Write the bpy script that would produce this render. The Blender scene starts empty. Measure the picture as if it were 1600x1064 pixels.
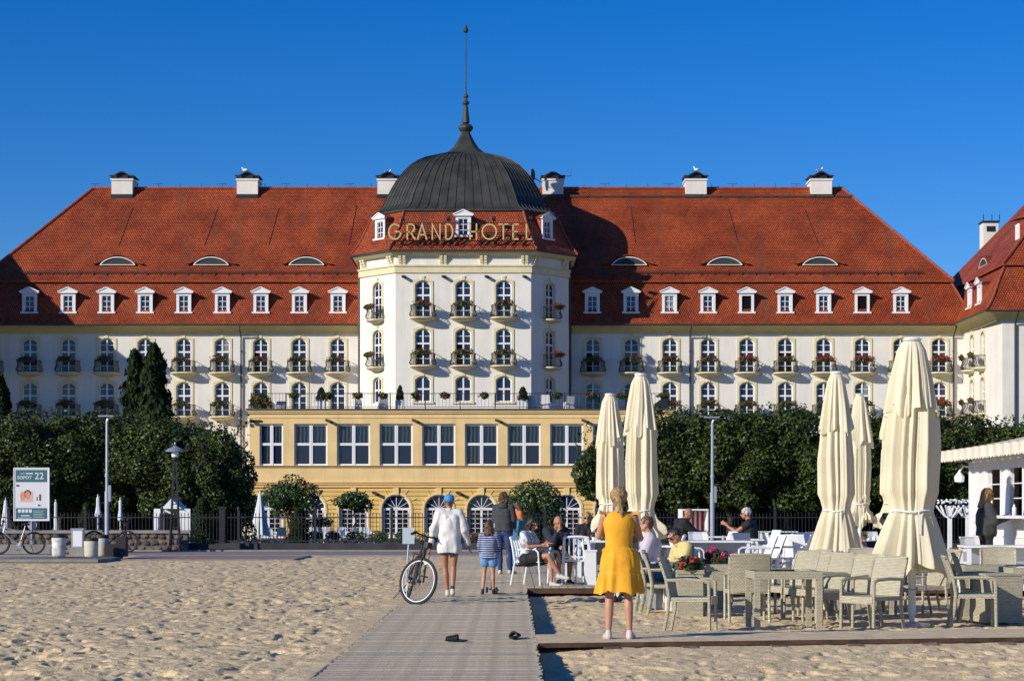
import bpy, bmesh, math, random
import numpy as np
from mathutils import Vector, Matrix
R = math.radians
random.seed(7)
rng = np.random.default_rng(7)
sc = bpy.context.scene
COL = sc.collection

# ---------------------------------------------------------------- camera
CAMZ = 1.4
FPX = 3100.0          # focal length in pixels of a 1600 px wide picture
cam_d = bpy.data.cameras.new('camera')
cam = bpy.data.objects.new('camera', cam_d); COL.objects.link(cam)
cam.location = (0, 0, CAMZ); cam.rotation_euler = (R(90), 0, 0)
cam_d.sensor_width = 36; cam_d.lens = 36 * FPX / 1600
cam_d.shift_y = (795 - 532) / 1600
cam_d.clip_start = 0.5; cam_d.clip_end = 6000
sc.camera = cam

# ---------------------------------------------------------------- light
SUN_AZ, SUN_EL = R(54), R(22)
sdir = Vector((math.sin(SUN_AZ) * math.cos(SUN_EL), math.cos(SUN_AZ) * math.cos(SUN_EL), -math.sin(SUN_EL)))
sl = bpy.data.lights.new('sun', 'SUN'); sl.energy = 4.9; sl.angle = R(0.5); sl.color = (1.0, 0.93, 0.82)
so = bpy.data.objects.new('sun', sl); COL.objects.link(so)
so.rotation_euler = sdir.to_track_quat('-Z', 'Y').to_euler(); so.location = (-60, -45, 40)
w = bpy.data.worlds.new('World'); sc.world = w; w.use_nodes = True
wn = w.node_tree.nodes; wl = w.node_tree.links
for n in list(wn): wn.remove(n)
sky = wn.new('ShaderNodeTexSky'); sky.sky_type = 'NISHITA'; sky.sun_disc = False
sky.sun_elevation = SUN_EL; sky.sun_rotation = math.atan2(-math.sin(SUN_AZ), -math.cos(SUN_AZ))
sky.air_density = 1.0; sky.dust_density = 0.0; sky.ozone_density = 4.5; sky.altitude = 0
bg = wn.new('ShaderNodeBackground'); bg.inputs['Strength'].default_value = 0.085
wo = wn.new('ShaderNodeOutputWorld')
hs = wn.new('ShaderNodeHueSaturation'); hs.inputs['Saturation'].default_value = 1.38     # polarised, saturated rendering of the whole sky
gn = wn.new('ShaderNodeMixRGB'); gn.blend_type = 'MULTIPLY'; gn.inputs[0].default_value = 1; gn.inputs[2].default_value = (.82, .95, 1.36, 1)
wl.new(sky.outputs[0], hs.inputs['Color']); wl.new(hs.outputs[0], gn.inputs[1]); wl.new(gn.outputs[0], bg.inputs[0]); wl.new(bg.outputs[0], wo.inputs[0])
sc.view_settings.view_transform = 'Standard'; sc.view_settings.look = 'None'
sc.view_settings.exposure = 0.0; sc.view_settings.gamma = 1.0
sc.view_settings.use_curve_mapping = False
sc.render.engine = 'CYCLES'

# ---------------------------------------------------------------- materials
def mat(name, col, rough=0.7, var=0.0, vscale=3.0, bump=0.0, bscale=20.0, metal=0.0, spec=0.5, col2=None, detail=4, bdist=0.02):
    m = bpy.data.materials.new(name); m.use_nodes = True
    nt = m.node_tree; N = nt.nodes; L = nt.links
    b = N['Principled BSDF']
    b.inputs['Base Color'].default_value = (*col, 1); b.inputs['Roughness'].default_value = rough
    b.inputs['Metallic'].default_value = metal; b.inputs['Specular IOR Level'].default_value = spec
    tc = N.new('ShaderNodeTexCoord')
    if var > 0 or col2:
        t = N.new('ShaderNodeTexNoise'); t.inputs['Scale'].default_value = vscale; t.inputs['Detail'].default_value = detail
        L.new(tc.outputs['Object'], t.inputs['Vector'])
        r = N.new('ShaderNodeValToRGB'); L.new(t.outputs['Fac'], r.inputs[0])
        a = col2 if col2 else tuple(c * (1 - var) for c in col)
        c2 = col if col2 else tuple(min(1, c * (1 + var * .6)) for c in col)
        r.color_ramp.elements[0].color = (*a, 1); r.color_ramp.elements[1].color = (*c2, 1)
        r.color_ramp.elements[0].position = .34; r.color_ramp.elements[1].position = .64
        L.new(r.outputs[0], b.inputs['Base Color'])
    if bump > 0:
        t = N.new('ShaderNodeTexNoise'); t.inputs['Scale'].default_value = bscale; t.inputs['Detail'].default_value = 5
        L.new(tc.outputs['Object'], t.inputs['Vector'])
        u = N.new('ShaderNodeBump'); u.inputs['Strength'].default_value = bump; u.inputs['Distance'].default_value = bdist
        L.new(t.outputs['Fac'], u.inputs['Height']); L.new(u.outputs[0], b.inputs['Normal'])
    return m

def random_tint(m, amt=0.35):
    """object-random brightness on top of whatever colour the material has"""
    nt = m.node_tree; b = nt.nodes['Principled BSDF']; oi = nt.nodes.new('ShaderNodeObjectInfo')
    mr = nt.nodes.new('ShaderNodeMapRange'); mr.inputs[3].default_value = 1 - amt; mr.inputs[4].default_value = 1 + amt * .5
    nt.links.new(oi.outputs['Random'], mr.inputs[0])
    hs = nt.nodes.new('ShaderNodeHueSaturation'); nt.links.new(mr.outputs[0], hs.inputs['Value'])
    if b.inputs['Base Color'].is_linked:
        src = b.inputs['Base Color'].links[0].from_socket; nt.links.new(src, hs.inputs['Color'])
    else: hs.inputs['Color'].default_value = b.inputs['Base Color'].default_value
    nt.links.new(hs.outputs[0], b.inputs['Base Color'])
    return m

def stain(m, amt):
    """weather streaks running down the render"""
    nt = m.node_tree; N = nt.nodes; L = nt.links; b = N['Principled BSDF']; tc = N.new('ShaderNodeTexCoord'); mp = N.new('ShaderNodeMapping'); mp.inputs['Scale'].default_value = (1.6, 1.6, .14)
    L.new(tc.outputs['Object'], mp.inputs[0]); n = N.new('ShaderNodeTexNoise'); n.inputs['Scale'].default_value = .8; n.inputs['Detail'].default_value = 7; n.inputs['Roughness'].default_value = .7; L.new(mp.outputs[0], n.inputs['Vector'])
    r = N.new('ShaderNodeValToRGB'); L.new(n.outputs['Fac'], r.inputs[0]); r.color_ramp.elements[0].position = .5; r.color_ramp.elements[1].position = .78; r.color_ramp.elements[0].color = (1, 1, 1, 1); r.color_ramp.elements[1].color = (1 - amt, 1 - amt * 1.1, 1 - amt * 1.3, 1)
    x = N.new('ShaderNodeMixRGB'); x.blend_type = 'MULTIPLY'; x.inputs[0].default_value = 1; L.new(b.inputs['Base Color'].links[0].from_socket, x.inputs[1]); L.new(r.outputs[0], x.inputs[2]); L.new(x.outputs[0], b.inputs['Base Color'])
    return m
def tile_mat(name):
    m = bpy.data.materials.new(name); m.use_nodes = True
    nt = m.node_tree; N = nt.nodes; L = nt.links; b = N['Principled BSDF']; b.inputs['Roughness'].default_value = .62
    b.inputs['Specular IOR Level'].default_value = .25
    uv = N.new('ShaderNodeUVMap'); uv.uv_map = 'UVMap'
    br = N.new('ShaderNodeTexBrick'); L.new(uv.outputs[0], br.inputs['Vector'])
    br.inputs['Scale'].default_value = 1; br.inputs['Brick Width'].default_value = .2; br.inputs['Row Height'].default_value = .2
    br.inputs['Mortar Size'].default_value = .028; br.inputs['Mortar Smooth'].default_value = .3; br.inputs['Bias'].default_value = -.1
    br.inputs['Color1'].default_value = (.54, .110, .032, 1); br.inputs['Color2'].default_value = (.37, .064, .020, 1)
    br.inputs['Mortar'].default_value = (.05, .010, .006, 1)
    tc = N.new('ShaderNodeTexCoord')
    n1 = N.new('ShaderNodeTexNoise'); n1.inputs['Scale'].default_value = .35; n1.inputs['Detail'].default_value = 6; n1.inputs['Roughness'].default_value = .65
    L.new(tc.outputs['Object'], n1.inputs['Vector'])
    r1 = N.new('ShaderNodeValToRGB'); L.new(n1.outputs['Fac'], r1.inputs[0])
    r1.color_ramp.elements[0].position = .33; r1.color_ramp.elements[0].color = (.62, .54, .50, 1)
    r1.color_ramp.elements[1].position = .62; r1.color_ramp.elements[1].color = (1.12, 1.12, 1.1, 1)
    mx = N.new('ShaderNodeMixRGB'); mx.blend_type = 'MULTIPLY'; mx.inputs[0].default_value = 1
    L.new(br.outputs['Color'], mx.inputs[1]); L.new(r1.outputs[0], mx.inputs[2])
    # streaks of lichen running down the slope
    mp = N.new('ShaderNodeMapping'); mp.inputs['Scale'].default_value = (.55, .07, 1); L.new(uv.outputs[0], mp.inputs[0])
    n2 = N.new('ShaderNodeTexNoise'); n2.inputs['Scale'].default_value = 1.3; n2.inputs['Detail'].default_value = 7; L.new(mp.outputs[0], n2.inputs['Vector'])
    r2 = N.new('ShaderNodeValToRGB'); L.new(n2.outputs['Fac'], r2.inputs[0]); r2.color_ramp.elements[0].position = .53; r2.color_ramp.elements[1].position = .72
    r2.color_ramp.elements[1].color = (.55, .55, .55, 1)
    m2 = N.new('ShaderNodeMixRGB'); L.new(r2.outputs[0], m2.inputs[0]); L.new(mx.outputs[0], m2.inputs[1]); m2.inputs[2].default_value = (.10, .055, .03, 1)
    L.new(m2.outputs[0], b.inputs['Base Color'])
    bu = N.new('ShaderNodeBump'); bu.inputs['Strength'].default_value = .8; bu.inputs['Distance'].default_value = .03; bu.invert = True
    L.new(br.outputs['Fac'], bu.inputs['Height']); L.new(bu.outputs[0], b.inputs['Normal'])
    return m

def wicker_mat(name, c1, c2, gap):
    m = bpy.data.materials.new(name); m.use_nodes = True
    nt = m.node_tree; N = nt.nodes; L = nt.links; b = N['Principled BSDF']; b.inputs['Roughness'].default_value = .55
    tc = N.new('ShaderNodeTexCoord'); sx = N.new('ShaderNodeSeparateXYZ'); L.new(tc.outputs['Object'], sx.inputs[0])
    ad = N.new('ShaderNodeMath'); L.new(sx.outputs[0], ad.inputs[0]); L.new(sx.outputs[1], ad.inputs[1])
    cx = N.new('ShaderNodeCombineXYZ'); L.new(ad.outputs[0], cx.inputs[0]); L.new(sx.outputs[2], cx.inputs[1])
    br = N.new('ShaderNodeTexBrick'); L.new(cx.outputs[0], br.inputs['Vector']); br.inputs['Scale'].default_value = 1
    br.inputs['Brick Width'].default_value = .042; br.inputs['Row Height'].default_value = .019; br.inputs['Mortar Size'].default_value = .0026
    br.inputs['Mortar Smooth'].default_value = .8; br.inputs['Color1'].default_value = (*c1, 1); br.inputs['Color2'].default_value = (*c2, 1); br.inputs['Mortar'].default_value = (*gap, 1)
    L.new(br.outputs['Color'], b.inputs['Base Color'])
    bu = N.new('ShaderNodeBump'); bu.inputs['Strength'].default_value = .7; bu.inputs['Distance'].default_value = .008; bu.invert = True
    L.new(br.outputs['Fac'], bu.inputs['Height']); L.new(bu.outputs[0], b.inputs['Normal'])
    return m

def groove_mat(name, col, pitch, off=0.0):
    """smooth plaster with horizontal rusticated grooves (relief only)"""
    m = mat(name, col, .8, .10, .8)
    nt = m.node_tree; N = nt.nodes; L = nt.links; b = N['Principled BSDF']
    tc = N.new('ShaderNodeTexCoord'); sx = N.new('ShaderNodeSeparateXYZ'); L.new(tc.outputs['Object'], sx.inputs[0])
    a = N.new('ShaderNodeMath'); a.operation = 'ADD'; a.inputs[1].default_value = 50 * pitch + off; L.new(sx.outputs[2], a.inputs[0])
    d = N.new('ShaderNodeMath'); d.operation = 'MODULO'; d.inputs[1].default_value = pitch; L.new(a.outputs[0], d.inputs[0])
    r = N.new('ShaderNodeMapRange'); r.inputs[1].default_value = 0; r.inputs[2].default_value = .07; L.new(d.outputs[0], r.inputs[0])
    bu = N.new('ShaderNodeBump'); bu.inputs['Strength'].default_value = 1; bu.inputs['Distance'].default_value = .05
    L.new(r.outputs[0], bu.inputs['Height']); L.new(bu.outputs[0], b.inputs['Normal'])
    return m

def stripe_mat(name, c1, c2, pitch, duty=.5, axis=2, rough=.8):
    m = bpy.data.materials.new(name); m.use_nodes = True
    nt = m.node_tree; N = nt.nodes; L = nt.links; b = N['Principled BSDF']; b.inputs['Roughness'].default_value = rough
    tc = N.new('ShaderNodeTexCoord'); sx = N.new('ShaderNodeSeparateXYZ'); L.new(tc.outputs['Object'], sx.inputs[0])
    a = N.new('ShaderNodeMath'); a.operation = 'ADD'; a.inputs[1].default_value = 20 * pitch; L.new(sx.outputs[axis], a.inputs[0])
    d = N.new('ShaderNodeMath'); d.operation = 'MODULO'; d.inputs[1].default_value = pitch; L.new(a.outputs[0], d.inputs[0])
    g = N.new('ShaderNodeMath'); g.operation = 'GREATER_THAN'; g.inputs[1].default_value = pitch * duty; L.new(d.outputs[0], g.inputs[0])
    x = N.new('ShaderNodeMixRGB'); L.new(g.outputs[0], x.inputs[0]); x.inputs[1].default_value = (*c1, 1); x.inputs[2].default_value = (*c2, 1)
    L.new(x.outputs[0], b.inputs['Base Color'])
    return m

M = {}
M['white'] = stain(mat('white_plaster', (.76, .725, .65), .85, .05, .5, .15, 6), .16)
M['cream'] = mat('cream_trim', (.66, .54, .27), .8, .08, 1.2)
M['cream_pale'] = mat('pale_cream_trim', (.70, .62, .38), .8, .08, 1.2)
M['yellow'] = stain(mat('yellow_plaster', (.80, .57, .26), .82, .08, .7, .1, 5), .2)
M['rust'] = groove_mat('rusticated_yellow_plaster', (.78, .51, .16), .34)
M['ochre'] = mat('ochre_moulding', (.70, .45, .20), .8, .1, 1)
M['darkline'] = mat('dark_flashing', (.06, .045, .05), .5)
M['tile'] = tile_mat('red_clay_tiles')
M['ridge'] = mat('ridge_tiles', (.30, .06, .025), .7, .3, 3)
M['copper'] = mat('aged_dark_copper', (.058, .056, .045), .55, .35, .9, .2, 4, metal=.15, col2=(.030, .031, .026))
M['iron'] = mat('black_iron', (.018, .018, .022), .45)
M['gutter'] = mat('brown_gutter', (.045, .035, .030), .45)
M['frame'] = mat('white_window_frame', (.78, .78, .78), .5)
def glass(name, col, spec=.55):
    m = mat(name, col, .04, spec=spec); m.node_tree.nodes['Principled BSDF'].inputs['IOR'].default_value = 1.5
    return m
M['glass'] = glass('window_glass', (.012, .020, .050))
M['glass_dark'] = glass('dark_window_glass', (.008, .009, .012), .5)
M['glass_light'] = glass('curtained_window_glass', (.20, .22, .25), .5)
M['open'] = mat('painted_room_dark', (.006, .005, .006), .9, spec=.1)  # near black sheet standing in for the unlit room behind an opening
M['letter'] = mat('pale_gold_letter', (.60, .47, .20), .45)
M['mesh'] = mat('dark_mesh', (.035, .038, .028), .8)
M['leaf'] = mat('linden_leaf', (.042, .066, .012), .48, .6, 2.2, spec=.3)
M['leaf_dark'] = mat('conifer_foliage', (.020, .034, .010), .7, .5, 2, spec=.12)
M['leaf_mid'] = mat('shrub_leaf', (.035, .075, .014), .45, .4, 2)
M['leaf_fl'] = mat('geranium_leaf', (.045, .075, .015), .55, .3, 4)
M['red'] = mat('red_petal', (.42, .025, .012), .6, .4, 9)
M['orange'] = mat('faded_red_petal', (.30, .07, .02), .6, .4, 9)
M['pink'] = mat('pink_petal', (.62, .03, .16), .6, .3, 9)
M['bark'] = mat('bark', (.05, .037, .027), .9, .4, 8, .5, 30)
M['twig'] = mat('painted_shade_core', (.02, .018, .012), .9)  # near black: shade inside crowns and hedges put into the colour
M['wood'] = random_tint(mat('weathered_board', (.49, .42, .31), .88, .22, 9, .3, 40, spec=.2), .08)
M['wood_dark'] = mat('dark_timber_edge', (.085, .045, .028), .8, .4, 6)
M['canvas'] = mat('cream_parasol_canvas', (.86, .80, .60), .85, .09, 1.2, .16, 50)
M['wicker'] = wicker_mat('sage_wicker', (.58, .53, .375), (.45, .41, .285), (.14, .13, .09))
M['plastic'] = mat('white_plastic', (.76, .77, .78), .4)
M['steel'] = mat('galvanised_steel', (.42, .45, .50), .4, .1, 3, metal=.5)
M['wpaint'] = mat('white_painted_boards', (.78, .78, .77), .6, .05, 2)
M['black'] = mat('matt_black', (.012, .012, .014), .6)
M['rubber'] = mat('tyre_rubber', (.016, .016, .017), .7)
M['skin'] = mat('skin', (.47, .24, .15), .55, .08, 6)
M['skin_tan'] = mat('tanned_skin', (.40, .18, .10), .55, .08, 6)
M['tglass'] = glass('dark_glass_top', (.035, .035, .04), .6)
M['stone'] = random_tint(mat('field_stone', (.17, .125, .10), .9, .3, 9, .5, 25), .55)
M['mortar'] = mat('grey_mortar', (.13, .115, .10), .95, .2, 5, .4, 20)
M['conc'] = mat('old_concrete', (.26, .25, .225), .9, .18, 2, .2, 20)

# ---------------------------------------------------------------- mesh builder
class MB:
    def __init__(s): s.v = []; s.f = []; s.m = []; s.uv = []; s.cur = 0
    def vert(s, p): s.v.append((p[0], p[1], p[2])); return len(s.v) - 1
    def face(s, pts, uv=None):
        i = [s.vert(p) for p in pts]; s.f.append(i); s.m.append(s.cur); s.uv.append(uv)
    def idx(s, i, uv=None): s.f.append(list(i)); s.m.append(s.cur); s.uv.append(uv)
    def box(s, x0, x1, y0, y1, z0, z1):
        b = len(s.v)
        for z in (z0, z1):
            for x, y in ((x0, y0), (x1, y0), (x1, y1), (x0, y1)): s.v.append((x, y, z))
        for q in ((0, 3, 2, 1), (4, 5, 6, 7), (0, 1, 5, 4), (1, 2, 6, 5), (2, 3, 7, 6), (3, 0, 4, 7)): s.idx([b + k for k in q])
        return s
    def beam(s, p0, p1, w, h, up=(0, 0, 1)):
        p0 = Vector(p0); p1 = Vector(p1); d = (p1 - p0).normalized(); u = Vector(up)
        if abs(d.dot(u)) > .98: u = Vector((0, 1, 0))
        a = d.cross(u).normalized() * (w / 2); c = a.cross(d).normalized() * (h / 2); b = len(s.v)
        for p in (p0, p1):
            for k in (-a - c, a - c, a + c, -a + c): s.v.append(tuple(p + k))
        for q in ((0, 3, 2, 1), (4, 5, 6, 7), (0, 1, 5, 4), (1, 2, 6, 5), (2, 3, 7, 6), (3, 0, 4, 7)): s.idx([b + k for k in q])
        return s
    def path(s, pts, rad, n=8, cap=True, closed=False):
        pts = [Vector(p) for p in pts]; k = len(pts)
        if not hasattr(rad, '__len__'): rad = [rad] * k
        prev = None; rings = []
        for i in range(k):
            if closed: d = pts[(i + 1) % k] - pts[i - 1]
            else: d = pts[min(i + 1, k - 1)] - pts[max(i - 1, 0)]
            d.normalize()
            if prev is None:
                u = Vector((0, 0, 1)) if abs(d.z) < .9 else Vector((1, 0, 0))
                a = d.cross(u).normalized()
            else:
                a = (prev - d * prev.dot(d)); a = a.normalized() if a.length > 1e-6 else d.cross(Vector((0, 0, 1))).normalized()
            prev = a; c = d.cross(a); ring = []
            for j in range(n):
                t = 2 * math.pi * j / n; ring.append(s.vert(pts[i] + (a * math.cos(t) + c * math.sin(t)) * rad[i]))
            rings.append(ring)
        m = k if closed else k - 1
        for i in range(m):
            A = rings[i]; B = rings[(i + 1) % k]
            for j in range(n): s.idx([A[j], A[(j + 1) % n], B[(j + 1) % n], B[j]])
        if cap and not closed: s.idx(rings[0][::-1]); s.idx(rings[-1])
        return s
    def lathe(s, prof, c=(0, 0, 0), n=16, cap=True):
        rings = []
        for r, z in prof: rings.append([s.vert((c[0] + r * math.cos(2 * math.pi * j / n), c[1] + r * math.sin(2 * math.pi * j / n), c[2] + z)) for j in range(n)])
        for A, B in zip(rings, rings[1:]):
            for j in range(n): s.idx([A[j], A[(j + 1) % n], B[(j + 1) % n], B[j]])
        if cap: s.idx(rings[0][::-1]); s.idx(rings[-1])
        return s
    def ell(s, c, r, n=12, m=8, rot=None):
        c = Vector(c); g = []
        for i in range(m + 1):
            ph = -math.pi / 2 + math.pi * i / m; row = []
            for j in range(n):
                t = 2 * math.pi * j / n
                p = Vector((r[0] * math.cos(ph) * math.cos(t), r[1] * math.cos(ph) * math.sin(t), r[2] * math.sin(ph)))
                if rot is not None: p = rot @ p
                row.append(s.vert(c + p))
            g.append(row)
        for A, B in zip(g, g[1:]):
            for j in range(n): s.idx([A[j], A[(j + 1) % n], B[(j + 1) % n], B[j]])
        return s
    def cap(s, p0, p1, r0, r1=None, n=10):
        """tapered capsule"""
        if r1 is None: r1 = r0
        p0 = Vector(p0); p1 = Vector(p1); d = p1 - p0; L = d.length
        if L < 1e-6: return s.ell(p0, (r0, r0, r0), n, 6)
        d /= L; pts = []; rd = []
        for a in (-88, -60, -30, 0): pts.append(p0 + d * r0 * math.sin(R(a))); rd.append(r0 * math.cos(R(a)))
        for a in (0, 30, 60, 88): pts.append(p1 + d * r1 * math.sin(R(a))); rd.append(r1 * math.cos(R(a)))
        return s.path(pts, rd, n)
    def mesh(s, name, mats, smooth=False):
        me = bpy.data.meshes.new(name); me.from_pydata(s.v, [], s.f)
        if not isinstance(mats, (list, tuple)): mats = [mats]
        for x in mats: me.materials.append(x)
        if len(mats) > 1: me.polygons.foreach_set('material_index', s.m)
        if any(u is not None for u in s.uv):
            l = me.uv_layers.new(name='UVMap'); k = 0
            for f, u in zip(s.f, s.uv):
                for j in range(len(f)):
                    l.data[k].uv = u[j] if u else (0, 0); k += 1
        if smooth: me.polygons.foreach_set('use_smooth', [True] * len(me.polygons))
        me.update(); return me
    def build(s, name, mats, parent=None, smooth=False, loc=None, rz=0):
        return inst(name, s.mesh(name, mats, smooth), parent, loc, rz)

def inst(name, me, parent=None, loc=None, rz=0, rot=None, scale=None):
    o = bpy.data.objects.new(name, me); COL.objects.link(o)
    if parent is not None: o.parent = parent
    if loc is not None: o.location = loc
    if rot is not None: o.rotation_euler = rot
    elif rz: o.rotation_euler = (0, 0, rz)
    if scale is not None: o.scale = scale
    return o
def tag(o, label, cat, group=None, kind=None):
    if label: o['label'] = label
    if cat: o['category'] = cat
    if group: o['group'] = group
    if kind: o['kind'] = kind
    return o
def thing(name, label, cat, loc=(0, 0, 0), rz=0, group=None):
    o = bpy.data.objects.new(name, None); COL.objects.link(o); o.location = loc; o.rotation_euler = (0, 0, rz); o.empty_display_size = .3
    return tag(o, label, cat, group)
def struct(o): o['kind'] = 'structure'; return o
def clone(o, label, loc=None, rz=None, parent=None, group=None, scale=None):
    c = o.copy(); COL.objects.link(c)
    if parent is not None: c.parent = parent
    if label: c['label'] = label
    if group: c['group'] = group
    if loc is not None: c.location = loc
    if rz is not None: c.rotation_euler = (0, 0, rz)
    if scale is not None: c.scale = scale
    for ch in KIDS.get(o.name) or [x for x in o.children]: clone(ch, None, parent=c)
    return c
KIDS = {}
def at(px, py, Y): return Vector(((px - 800) / FPX * Y, Y, CAMZ + (795 - py) / FPX * Y))
ORD = ['first', 'second', 'third', 'fourth', 'fifth', 'sixth', 'seventh', 'eighth', 'ninth', 'tenth', 'eleventh', 'twelfth']

# smooth 2-D value noise
def vnoise(x, y, seed=0):
    xi = np.floor(x).astype(np.int64); yi = np.floor(y).astype(np.int64); xf = x - xi; yf = y - yi
    def h(a, b):
        n = (a * 374761393 + b * 668265263 + seed * 974711) & 0x7fffffff
        n = ((n ^ (n >> 13)) * 1274126177) & 0x7fffffff
        return ((n ^ (n >> 16)) & 0xffff) / 65535.0
    u = xf * xf * (3 - 2 * xf); v = yf * yf * (3 - 2 * yf)
    return (h(xi, yi) * (1 - u) + h(xi + 1, yi) * u) * (1 - v) + (h(xi, yi + 1) * (1 - u) + h(xi + 1, yi + 1) * u) * v
# ================================================================ HOTEL
XC = -4.05; YW = 172.0
hotel = thing('grand_hotel', 'long white grand hotel with red tiled mansard roof and dark central dome', 'hotel', (XC, YW, 0))

def spec_place(spec, parent, loc, rz=0, jit=0, swap=None):
    """spec = (name, mesh, [(child, mesh, loc), ...]); objects share the mesh data"""
    o = inst(spec[0], spec[1], parent, loc, rz)
    for k, (n, me, l) in enumerate(spec[2]):
        if swap and k in swap: me = swap[k]
        if me is None: continue
        rot = (random.uniform(-jit, jit), 0, random.uniform(-jit, jit)) if n == 'pane' else None
        inst(n, me, o, l, rot=rot)
    return o

m_ = mat('window_glass_with_curtains', (.05, .075, .10), .05, spec=.5); M['glass_c'] = m_
def curtain_mat(m):
    nt = m.node_tree; N = nt.nodes; L = nt.links; b = N['Principled BSDF']; tc = N.new('ShaderNodeTexCoord'); wv = N.new('ShaderNodeTexWave'); wv.inputs['Scale'].default_value = 1.1
    wv.inputs['Distortion'].default_value = 1.5; wv.bands_direction = 'X'; L.new(tc.outputs['Object'], wv.inputs[0]); r = N.new('ShaderNodeValToRGB'); L.new(wv.outputs[0], r.inputs[0])
    r.color_ramp.elements[0].color = (.012, .02, .035, 1); r.color_ramp.elements[1].color = (.055, .08, .10, 1); r.color_ramp.elements[0].position = .4; L.new(r.outputs[0], b.inputs['Base Color'])
curtain_mat(m_)
def arc(w, h, rise, n=10):
    if rise <= 0: return [(-w / 2, h), (w / 2, h)]
    Rr = (w * w / 4 + rise * rise) / (2 * rise); a0 = math.asin(min(1, w / 2 / Rr))
    return [(Rr * math.sin(-a0 + 2 * a0 * i / n), h - Rr + Rr * math.cos(-a0 + 2 * a0 * i / n)) for i in range(n + 1)]

def wall_face(mb, P0, P1, z0, z1, ops, depth=.3):
    P0 = Vector((*P0, 0)); P1 = Vector((*P1, 0)); t = P1 - P0; L = t.length; t.normalize(); n = Vector((t.y, -t.x, 0))
    pt = lambda u, z, d=0: P0 + t * u - n * d + Vector((0, 0, z))
    us = {0, L}; zs = {z0, z1}
    for (u, zb, w_, h, r) in ops: us |= {u - w_ / 2, u + w_ / 2}; zs |= {zb, zb + h}
    us = sorted(us); zs = sorted(zs)
    for a, b in zip(us, us[1:]):
        for c, d in zip(zs, zs[1:]):
            if b - a < 1e-5 or d - c < 1e-5: continue
            um = (a + b) / 2; zm = (c + d) / 2
            if any(abs(um - o[0]) < o[2] / 2 and o[1] < zm < o[1] + o[3] for o in ops): continue
            mb.face([pt(a, c), pt(b, c), pt(b, d), pt(a, d)])
    for (u, zb, w_, h, r) in ops:
        A = [(u + x, zb + z) for x, z in arc(w_, h, r)]
        if r > 0:
            for (a, c), (b, d) in zip(A, A[1:]): mb.face([pt(a, c), pt(b, d), pt(b, zb + h), pt(a, zb + h)])
        out = [(u - w_ / 2, zb)] + A + [(u + w_ / 2, zb)]
        for (a, c), (b, d) in zip(out, out[1:] + out[:1]): mb.face([pt(a, c), pt(b, d), pt(b, d, depth), pt(a, c, depth)])

def band(mb, w, h, rise, t, y0, y1, bottom=False):
    """band of width t just inside the outline (w,h,rise), from depth y0 to y1 (y into the wall)"""
    n = 10
    o = [(-w / 2, 0)] + arc(w, h, rise, n) + [(w / 2, 0)]
    k = max(.001, (w - 2 * t) / w)
    i = [(-w / 2 + t, t if bottom else 0)] + arc(w - 2 * t, h - t, max(0, rise * k), n) + [(w / 2 - t, t if bottom else 0)]
    pr = list(zip(zip(o, o[1:]), zip(i, i[1:])))
    if bottom: pr.append(((o[-1], o[0]), (i[-1], i[0])))
    for (a, b), (c, d) in pr:
        mb.face([(a[0], y0, a[1]), (b[0], y0, b[1]), (d[0], y0, d[1]), (c[0], y0, c[1])])
        mb.face([(c[0], y0, c[1]), (d[0], y0, d[1]), (d[0], y1, d[1]), (c[0], y1, c[1])])
        mb.face([(a[0], y0, a[1]), (b[0], y0, b[1]), (b[0], y1, b[1]), (a[0], y1, a[1])])

def topz(w, h, rise, x):
    if rise <= 0: return h
    Rr = (w * w / 4 + rise * rise) / (2 * rise); return h - Rr + math.sqrt(max(0, Rr * Rr - x * x))

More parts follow.
